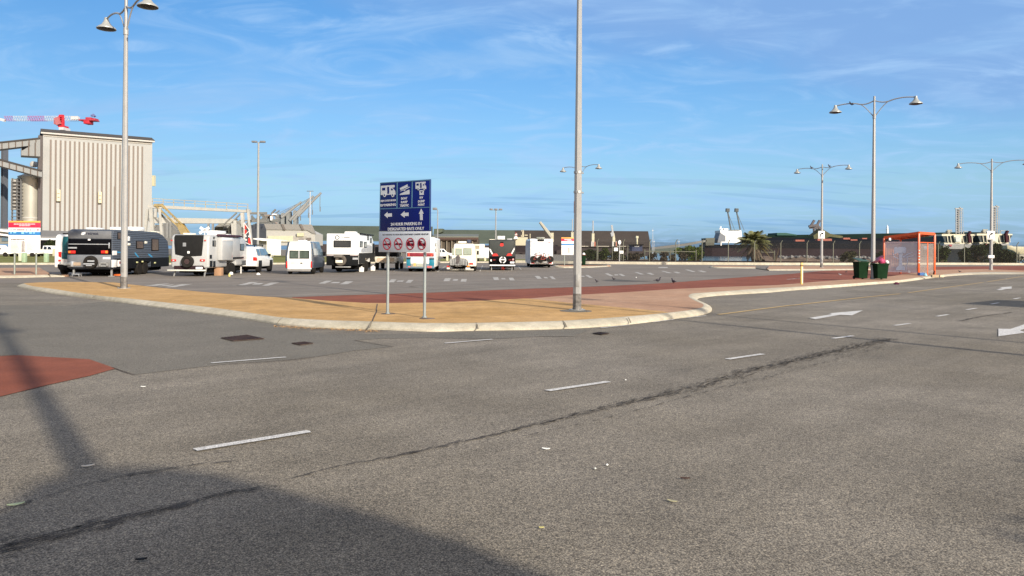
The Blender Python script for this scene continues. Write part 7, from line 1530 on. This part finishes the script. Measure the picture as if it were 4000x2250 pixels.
        for x0, y0, x1, y1 in ((.05, yr, .3, yr - 40), (.02, yr, .2, yr - 20), (.65, yr, .65, yr - 45), (.8, yr, .8, yr - 45), (.65, yr - 45, .88, yr - 45)): b.bar(A_(q(x0), y0), A_(q(x1), y1), .14)
        wbox(b, f, q(.16), yr - 50, q(.24), yr - 5, Y + 1, 1); b.bar(A_(q(.14), yr - 60), A_(q(.28), yr - 60), .3); b.build('roof_gear', mat('tug_gear', (.26, .25, .2), .6, var=.3), t, world=True)
        b = MB(); b.prism([A_(q(.05), yb + h * .12), A_(q(.92), yb + h * .12), A_(q(.8), yb + h * .75), A_(q(.0), yb + h * .75)], (0, 7, 0)); b.build('deckhouse', mat('tug_grey_white', (.26, .26, .25), .6, var=.25, vs=.6), t, world=True); b = MB(); b.prism([A_(q(.2), yb + h * .2, -.2), A_(q(.3), yb + h * .2, -.2), A_(q(.28), yb + h * .45, -.2), A_(q(.2), yb + h * .3, -.2)], (0, .1, 0)); b.build('red_mark', mat('tug_red_mark', (.3, .02, .04), .5), t, world=True)
        b = MB(); b.prism([A_(hull_x[0], yb + h * .7), A_(hull_x[1], yb + h * .7), A_(hull_x[1] - 10, 1290), A_(hull_x[0] + 10, 1290)], (0, 9, 0)); b.build('hull', mat('tug_hull', (.015, .02, .025), .4, var=.3, vs=.3), t, world=True)
    tug(Q2, 752, 1278, 680, 822, 970, 1055, 245, 'cream tug boat wheelhouse with a ladder mast, right of the orange shelter', (740, 1260))
    tug(Q2, 1322, 1888, 672, 815, 1566, 1640, 215, 'cream tug boat wheelhouse behind the rightmost lamp post', (1330, 1960))
    t = thing('launch_boat', 'cream launch partly behind shrubs at the right edge of the photo', 'boat', AT(*Q2(1950, 1000), 170)); b = MB(); b.prism([AT(*Q2(*p), 170) for p in ((1795, 862), (1880, 868), (1900, 880), (2120, 885), (2120, 1010), (1980, 1010), (1900, 950), (1800, 920))], (0, 5, 0)); b.build('cabin', mat('launch_cream', (.45, .40, .25), .5, var=.2, vs=.4), t, world=True, bevel=.1); b = MB(); b.prism([AT(*Q2(*p), 172) for p in ((1900, 950), (2160, 960), (2160, 1100), (1950, 1100))], (0, 5, 0)); b.build('hull', mat('launch_hull', (.3, .28, .22), .5), t, world=True)
ships()

# ================================================================ FENCE, BANK, PLANTS
CABLE = mat('wire_dark', (.08, .08, .075), .6)
def fence():
    Y = 127.0
    t = thing('chain_link_fence', 'tall chain-link fence with cranked posts along the harbour edge', 'fence', V((10, Y, 0))); xs = AT(2285, 1000, Y).x; xe = AT(4150, 1000, Y).x
    CM = bpy.data.materials.new('chain_link'); CM.use_nodes = True; p = CM.node_tree.nodes['Principled BSDF']; p.inputs['Base Color'].default_value = (.03, .028, .026, 1); p.inputs['Roughness'].default_value = .6; p.inputs['Alpha'].default_value = .30; p.inputs['Specular IOR Level'].default_value = .05; _m['chain_link'] = CM
    H = 3.3; b = MB(); b.add([(xs, Y, .05), (xe, Y, .05), (xe, Y, H), (xs, Y, H)], [(0, 1, 2, 3)]); b.build('mesh', CM, t, world=True)
    FP = mat('fence_post', (.15, .15, .11), .6, .1, var=.15); n = 0; x = AT(*Q3(680 - 450 * 6, 1000), Y).x; step = (AT(*Q3(1120, 1000), Y).x - AT(*Q3(680, 1000), Y).x) * 1.0
    while x < xe:
        if x > xs: b = MB(); b.tube([(x, Y, 0), (x, Y, H), (x + .25, Y - .1, H + .5)], .075, 6); b.build('post', FP, t, world=True)
        x += step
    b = MB()
    for z in (H, H + .2, H + .4): b.bar((xs, Y - .05, z), (xe, Y - .05, z), .012)
    b.build('top_wires', CABLE, t, world=True); b = MB(); b.box(xs, xe, Y - .06, Y + .06, 0, .22); b.build('base_strip', mat('fence_base_dark', (.02, .015, .015), .8), t, world=True)
    Y2 = 131.0
    for (fa, xa, fb, xb), l in (((Q4, 1490, Q4, 2430), 'low pipe railing beyond the fence left of the shrub'), ((Q3, 945, Q3, 1395), 'low pipe railing beyond the fence behind the palm'), ((Q2, 1990, Q2, 2200), 'low pipe railing beyond the fence at the right edge')):
        a, c = AT(*fa(xa, 1000), Y2).x, AT(*fb(xb, 1000), Y2).x; t = thing('pipe_railing', l, 'railing', V((a, Y2, 0)), 0, 'low pipe railings beyond the fence'); b = MB(); b.bar((a, Y2, 1.75), (c, Y2, 1.75), .12); b.build('rail', FP, t, world=True); m = 4 if c - a > 30 else 3
        for k in range(m): x = a + (c - a) * k / (m - 1); b = MB(); b.tube([(x, Y2, -.5), (x, Y2, 2.05)], .1, 6); b.build('post', FP, t, world=True)
    for k, (f, x, yt) in enumerate(((Q4, 637, 870), (Q4, 1180, 840), (Q4, 1060, 870), (Q4, 900, 860))):
        a = AT(*f(x, yt), Y2); b = MB(); b.tube([(0, 0, 0), (0, 0, a.z)], .09, 6); o = b.build('post', FP); o.location = (a.x, Y2, 0); tag(o, ['greenish post in front of the bushes right of the tall middle post', 'post right of the round white sign by the fence', 'brown post just behind the two small white signs', 'short post left of the small square sign'][k], 'post', 'odd posts by the fence')
    # signs by the fence
    Ys = 118.0; SW2 = mat('small_sign_white', (.80, .80, .78), .5)
    a = AT(*Q4(1028, 1120), Ys); t = thing('round_sign', 'round white sign on a tall post by the fence with a square sign below', 'sign', V((a.x, Ys, 0))); zt = AT(*Q4(1028, 740), Ys).z; b = MB(); b.tube([(a.x, Ys, 0), (a.x, Ys, zt)], .1, 6); b.build('post', LAMPW, t, world=True)
    zc = AT(*Q4(1028, 780), Ys).z; r = 27 / 4.684 / FPX * Ys; b = MB(); b.lathe([(r, -.05), (r, .0)], (a.x, Ys - .12, zc), 20, 'y', Matrix.Scale(1.5, 4, V((0, 0, 1)))); b.build('disc', SW2, t, world=True); b = MB(); b.lathe([(r * 1.2, -.03), (r * 1.2, .0)], (a.x, Ys - .08, zc), 20, 'y', Matrix.Scale(1.4, 4, V((0, 0, 1)))); b.build('rim', BLACK, t, world=True)
    b = MB(); wbox(b, Q4, 1030, 935, 1102, 985, Ys - .15, .04); b.build('square_panel', SW2, t, world=True); b = MB(); wbox(b, Q4, 1042, 953, 1090, 966, Ys - .17, .02); b.build('lettering', mat('sign_grey_text', (.22, .24, .27)), t, world=True)
    t = thing('fence_sign', 'small square white sign fixed on the fence left of the round sign', 'sign', AT(*Q4(965, 905), Y - .3)); b = MB(); wbox(b, Q4, 930, 878, 1000, 940, Y - .3, .05); b.build('panel', SW2, t, world=True); b = MB(); wbox(b, Q4, 935, 905, 996, 912, Y - .33, .02); wbox(b, Q4, 940, 886, 990, 891, Y - .33, .02); b.build('lettering', mat('sign_grey_text', (.22, .24, .27)), t, world=True)
    t = thing('kiosk', 'small dark blue kiosk with a flat roof beyond the fence', 'kiosk', AT(*Q4(1350, 1000), 220)); b = MB(); b.prism([AT(*Q4(*p), 220) for p in ((1255, 818), (1472, 812), (1470, 832), (1255, 835))], (0, 6, 0)); b.build('roof', BLACK, t, world=True); b = MB(); wbox(b, Q4, 1258, 832, 1450, 940, 221, 5); b.build('wall', mat('kiosk_blue', (.06, .07, .12), .6, var=.4, vs=.5), t, world=True); b = MB(); wbox(b, Q4, 1305, 845, 1390, 862, 220.8, .3); b.build('sign_strip', SW2, t, world=True); b = MB(); wbox(b, Q4, 1345, 700, 1368, 815, 222, 1.2); wbox(b, Q4, 1335, 665, 1378, 705, 222, 1.5); b.build('chimney', PALEY, t, world=True)
    for k, (x, yt, l) in enumerate(((1640, 520, 'thin tall mast right of the long shed'), (1662, 725, 'short mast right of the thin tall one'), (2118, 725, 'short mast over the low railing'))):
        a = AT(*Q4(x, yt), 240); b = MB(); b.tube([(0, 0, 0), (0, 0, a.z)], [.14, .05], 5); b.tube([(-.35, 0, a.z - .8), (.35, 0, a.z - .8)], .1, 4); o = b.build('mast', mat('far_pole', (.42, .44, .47))); o.location = (a.x, 240, 0); tag(o, l, 'mast', 'thin masts beyond the fence')
    # bollards in the grass at the left
    for k, (x, yt, yb, m, l) in enumerate(((380, 805, 965, 0, 'short pale post in the grass behind the information board'), (460, 820, 992, 1, 'greenish thick post under the information board in the grass'), (515, 800, 870, 2, 'white square post beyond the grass behind the information board'), (780, 745, 866, 0, 'pale post beside the white ute beyond the grass'), (875, 830, 990, 1, 'green post in the grass right of the information board'), (1040, 738, 876, 2, 'white square post at the bonnet of the white ute'))):
        P = G(*R8(x, yb)); h = AT(*R8(x, yt), P.y).z; b = MB(); r = (.14, .19, .3)[m]; b.box(-r, r, -r, r, 0, h); b.box(-r * .8, r * .8, -r * .8, r * .8, h, h + .06); o = b.build('bollard', [mat('bollard_pale', (.55, .56, .42), .6), mat('bollard_green', (.30, .40, .26), .6), PALEY][m], bevel=.03); o.location = P; tag(o, l, 'bollard', 'bollards on the grass')
    for (f, x, yt, yb, l) in ((R4, 2490, 745, 880, 'pale bollard on the grass seen just right of the left sign post'), (R5, 1128, 800, 968, 'cream bollard between the two camper buses'), (R5, 1975, 830, 970, 'pale bollard left of the charcoal caravan'), (R5, 85, 790, 970, 'pale bollard left of the old blue bus')):
        P = G(*f(x, yb)); h = AT(*f(x, yt), P.y).z; b = MB(); b.box(-.16, .16, -.16, .16, 0, h); b.box(-.13, .13, -.13, .13, h, h + .06); o = b.build('bollard', mat('bollard_cream', (.66, .62, .42), .6), bevel=.03); o.location = P; tag(o, l, 'bollard', 'bollards on the grass')
fence()

def leaves(b, c, r, n, size, up=.6):
    for _ in range(n):
        while True:
            p = V([random.uniform(-1, 1) for _ in range(3)])
            if p.length < 1: break
        k = random.random() ** .35; p = p.normalized() * k; p = V((p.x * r[0], p.y * r[1], p.z * r[2])) + V(c)
        d = V([random.gauss(0, 1) for _ in range(3)]).normalized(); e = d.cross(V([random.gauss(0, 1) for _ in range(3)])).normalized(); s = size * random.uniform(.5, 1.3)
        b.add([p - d * s, p + e * s * .45, p + d * s, p - e * s * .45], [(0, 1, 2, 3)])
def shrub(label, blobs, m, name='shrub', dens=1.0, Y=None, leaf=.26, cat='shrub', group=None, z0=-.4):
    """blobs: (centre px, top px) crown masses in picture points with a distance"""
    first = AT(*blobs[0][:2], blobs[0][4]); t = thing(name, label, cat, V((first.x, first.y, 0)), 0, group); b = MB(); s_ = MB()
    for x0, yt, x1, yb, Yb in blobs:
        a, c = AT(x0, yb, Yb), AT(x1, yt, Yb); cx = (a.x + c.x) / 2; cz = (a.z + c.z) / 2; rx = (c.x - a.x) / 2; rz = (c.z - a.z) / 2; n = max(9, int(rx * rz * 4.5))
        for k in range(n):
            q = V((cx + random.uniform(-.72, .72) * rx, Yb + random.uniform(-.5, .5) * min(rx, 3), cz + random.uniform(-.72, .62) * rz)); rr = random.uniform(.22, .42) * min(rx, rz) + .25
            leaves(b, q, (rr * 1.15, rr, rr * .9), int(dens * 130 * max(.7, rr * rr)), leaf); s_.tube([(cx, Yb, z0), ((q.x + cx) / 2, Yb, q.z * .4), q], [.09, .06, .02], 5)
    b.build('foliage', m, t, world=True); s_.build('stems', WOOD, t, world=True); return t
def plants():
    random.seed(31)
    q = lambda f, x0, yt, x1, yb, Y: (*f(x0, yt), *f(x1, yb), Y)
    def B(f, x0, yt, x1, yb, Y): a, c = f(x0, yt), f(x1, yb); return (a[0], a[1], c[0], c[1], Y)
    g = 'shrubs along the harbour fence'
    shrub('dark green shrub just right of the tall middle lamp post beyond the fence', [B(Q4, 390, 900, 560, 1110, 133)], LEAFD, group=g)
    shrub('green leafy shrub behind the greenish post beyond the fence', [B(Q4, 500, 870, 760, 1110, 135), B(Q4, 700, 870, 860, 1110, 134)], LEAF, group=g)
    shrub('mixed green and brown shrub behind the small white signs', [B(Q4, 860, 900, 1120, 1110, 134)], mat('mixed_foliage', (.05, .05, .022), .8, var=.5, vs=1), group=g)
    shrub('grey-brown twiggy scrub below the dark blue kiosk', [B(Q4, 1110, 935, 1500, 1110, 135)], mat('grey_scrub', (.065, .055, .04), .85, var=.5, vs=1.5), group=g)
    shrub('bright green rounded shrub left of the ship behind the railing', [B(Q4, 2030, 835, 2350, 1110, 138), B(Q4, 2250, 825, 2560, 1110, 137), B(Q3, 0, 755, 235, 1030, 137)], LEAFG, group=g)
    shrub('brown scrub behind the low pipe railing', [B(Q4, 1510, 965, 1980, 1110, 136), B(Q4, 1900, 965, 2300, 1110, 137)], mat('grey_scrub', (.065, .055, .04)), group=g, dens=.7)
    shrub('bare grey twiggy bush right of the palm', [B(Q3, 1290, 700, 1520, 1030, 134)], mat('twig_grey', (.08, .065, .06), .9, var=.3), group=g, dens=.45, leaf=.1)
    shrub('low dark shrub between the bins and the lamp post beyond the fence', [B(Q1, 885, 680, 1045, 900, 134)], LEAFD, group=g)
    shrub('olive low shrub left of the bins beyond the fence', [B(Q1, 180, 670, 520, 900, 134)], mat('olive_scrub', (.05, .05, .025), .85, var=.5, vs=1), group=g, dens=.8)
    shrub('green shrub directly right of the orange shelter', [B(Q2, 625, 840, 860, 1140, 134)], LEAF, group=g)
    shrub('large dark green shrub left of the rightmost lamp post', [B(Q2, 1210, 830, 1520, 1150, 134), B(Q2, 980, 900, 1260, 1150, 134.5)], LEAFD, group=g, dens=1.1)
    shrub('large green shrub right of the rightmost lamp post', [B(Q2, 1480, 800, 1760, 1160, 134), B(Q2, 1650, 860, 1990, 1165, 134)], LEAFD, group=g, dens=1.1)
    shrub('dark trees in the shade behind the white utes at the left', [B(R8, 770, 560, 1150, 720, 160)], LEAFD, 'tree', cat='tree', dens=.8, leaf=.25)
    # palm
    Y = 130.0; s = Y / FPX / 4.293; cr = AT(*Q3(1045, 725), Y); t = thing('palm_tree', 'squat palm with a skirt of dead fronds in front of the dark ship', 'tree', V((cr.x, Y, 0)))
    b = MB(); b.tube([(cr.x, Y, -.3), (cr.x, Y, cr.z)], [.35, .28], 10); b.build('trunk', WOOD, t, world=True)
    def frond(b, a, el, L, droop, w):
        d = V((math.cos(a), math.sin(a), 0)); P = []; n = 12
        for k in range(n + 1):
            q = k / n; P.append(cr + d * (L * q * math.cos(el) ) + V((0, 0, L * q * math.sin(el) - droop * q * q * L)))
        for k in range(n):
            p, p2 = P[k], P[k + 1]; tt = (p2 - p).normalized(); sd = tt.cross(V((0, 0, 1))).normalized(); q = k / n; ll = w * (math.sin(math.pi * (q * .85 + .12))) 
            b.bar(p, p2, .05 * (1 - q) + .012)
            for sg in (-1, 1):
                for h in (0, .5):
                    o = p.lerp(p2, h); tip = o + sd * sg * ll + tt * ll * .7 - V((0, 0, ll * .35)); b.add([o - tt * .07, tip, o + tt * .09], [(0, 1, 2)])
    b = MB(); random.seed(12)
    for k in range(95): frond(b, k * 2.4 + random.uniform(-.2, .2), R(random.uniform(5, 78)), random.uniform(3.0, 4.0), random.uniform(.3, .7), .9)
    b.build('fronds', mat('palm_green', (.13, .135, .05), .6, var=.5, vs=1.5), t, world=True)
    b = MB()
    for k in range(16): frond(b, random.uniform(-1.2, .9), R(random.uniform(-5, 35)), random.uniform(2.4, 3.0), random.uniform(.6, .9), .6)
    b.build('yellow_fronds', mat('palm_yellow', (.26, .21, .065), .6, var=.4, vs=1.5), t, world=True)
    b = MB()
    for k in range(34): frond(b, k * 2.4, R(random.uniform(-75, -35)), random.uniform(2.2, 3.2), random.uniform(.1, .4), .4)
    b.build('dead_fronds', mat('palm_dead', (.20, .15, .105), .85, var=.4, vs=2), t, world=True)
    # rock revetment
    b = MB(); random.seed(41)
    for k in range(260):
        x = random.uniform(AT(3060, 1000, 141).x, AT(3440, 1000, 141).x); r = random.uniform(.18, .55); c = V((x, 141 + random.uniform(-1, 2), random.uniform(-.1, .95))); n = 6
        vs = []
        for i in range(5):
            for j in range(n):
                th = math.pi * (i + .02) / 4.04; ph = 2 * math.pi * j / n; vs.append(c + V((math.sin(th) * math.cos(ph), math.sin(th) * math.sin(ph), math.cos(th) * .8)) * r * random.uniform(.75, 1.15))
        b.add(vs, [(i * n + j, i * n + (j + 1) % n, (i + 1) * n + (j + 1) % n, (i + 1) * n + j) for i in range(4) for j in range(n)])
    tag(b.build('rock_bank', mat('pale_rock', (.24, .23, .22), .8, var=.5, vs=.9)), kind='stuff')
    b = MB(); x0 = AT(2960, 1000, 143).x; x1 = AT(3660, 1000, 143).x; rows = []
    for k in range(60):
        x = x0 + (x1 - x0) * k / 59; h = .8 + .5 * noise.noise(V((x * .3, 0, 0))); rows.append([V((x, 138, -.1)), V((x, 141, h)), V((x, 145, h + .1)), V((x, 148, -2))])
    b.add([p for r_ in rows for p in r_], [(4 * k + j, 4 * k + j + 1, 4 * k + j + 5, 4 * k + j + 4) for k in range(59) for j in range(3)]); struct(b.build('earth_bank', DIRT, smooth=True))
plants()

# ================================================================ UNSEEN STAND-INS OUTSIDE THE FRAME (added to cast shadows into it)
def outside():
    p = V((math.cos(R(37)), math.sin(R(37)), 0)); d = V((-math.sin(R(37)), math.cos(R(37)), 0)); tn = math.tan(SUN_EL)
    s0 = -6.0
    prof = [(-.62, .0), (-.62, 5.3), (-.25, 5.75), (.27, 6.14), (.49, 6.61), (.74, 6.74), (.96, 6.76), (1.34, 6.5), (1.61, 6.1), (1.83, 5.6), (1.99, 5.1), (2.24, 4.44), (2.40, 3.78), (2.52, 3.2), (2.58, 2.4), (2.58, -1), (2.58, s0)]
    base = p * 1.0 + d * s0; t = thing('shadow_caster', 'unseen round-topped stand-in behind the camera, shaped to cast the curved lower left shadow', 'tree', base)  # added shadow caster, outline projected back from the shadow edge
    b = MB(); pts = []
    for u, s in prof[1:]: pts.append((u, max(.9, (s - s0) * tn)))
    pts = [(-.62, .9)] + [q for q in pts if q[1] > .9] + [(2.58, .9)]
    b.prism([p * u + d * (s0 - 1.0) + V((0, 0, z - .06)) for u, z in pts], d * 1.0); o = b.build('crown', LEAFD, t, world=True, bevel=.15, seg=3)
    b = MB(); random.seed(2)
    for u, z in pts[1:-1]: leaves(b, p * (u * .97 + .02) + d * (s0 - .5) + V((0, 0, z - .3)), (.2, .5, .14), 90, .05)
    b.build('leaves', LEAFD, t, world=True); b = MB(); b.tube([p * 1 + d * s0, p * 1 + d * s0 + V((0, 0, 1.2))], .16, 8); b.build('trunk', WOOD, t, world=True)
    t = thing('shadow_caster', 'unseen leafy stand-in right of the camera, added to shade the lower right corner', 'tree', p * 6 + d * -5)  # leafy mass added only to throw the corner shadow
    b = MB(); random.seed(6)
    for k in range(60): c = p * random.uniform(4.9, 9.5) + d * random.uniform(-5.5, -4.0) + V((0, 0, random.uniform(1.2, 2.5))); leaves(b, c, (.55, .55, .42), 160, .07)
    b.build('foliage', LEAFD, t, world=True); b = MB(); b.tube([p * 6.5 + d * -5, p * 6.5 + d * -5 + V((0, 0, 1.6))], .15, 8); b.build('trunk', WOOD, t, world=True)
    # van added out of view to cast the shadow at the right edge
    v = Veh('shadow_van', 'unseen white van added right of the frame to cast a shadow onto the road', 'van', 100, 1100, w=2.0); v.t.matrix_basis = Matrix.Translation(p * 27.5 + d * 4.6) @ Matrix.Rotation(R(37), 4, 'Z')
    prof = [(0, .3), (0, 2.3), (3.6, 2.35), (4.3, 1.5), (5.0, 1.2), (5.1, .3)]; v.w = 2
    b = MB(); b.prism([(y, 0 - 1, z) for y, z in prof], (0, 2, 0)); b.build('body', WHITE, v.t, bevel=.08)
    for x in (.9, 4.1):
        for y in (-.85, .85): b = MB(); b.lathe([(.22, -.1), (.34, -.1), (.34, .1), (.22, .1)], (x, y, .34), 18, 'y'); b.build('wheel', RUBBER, v.t, smooth=True)
outside()
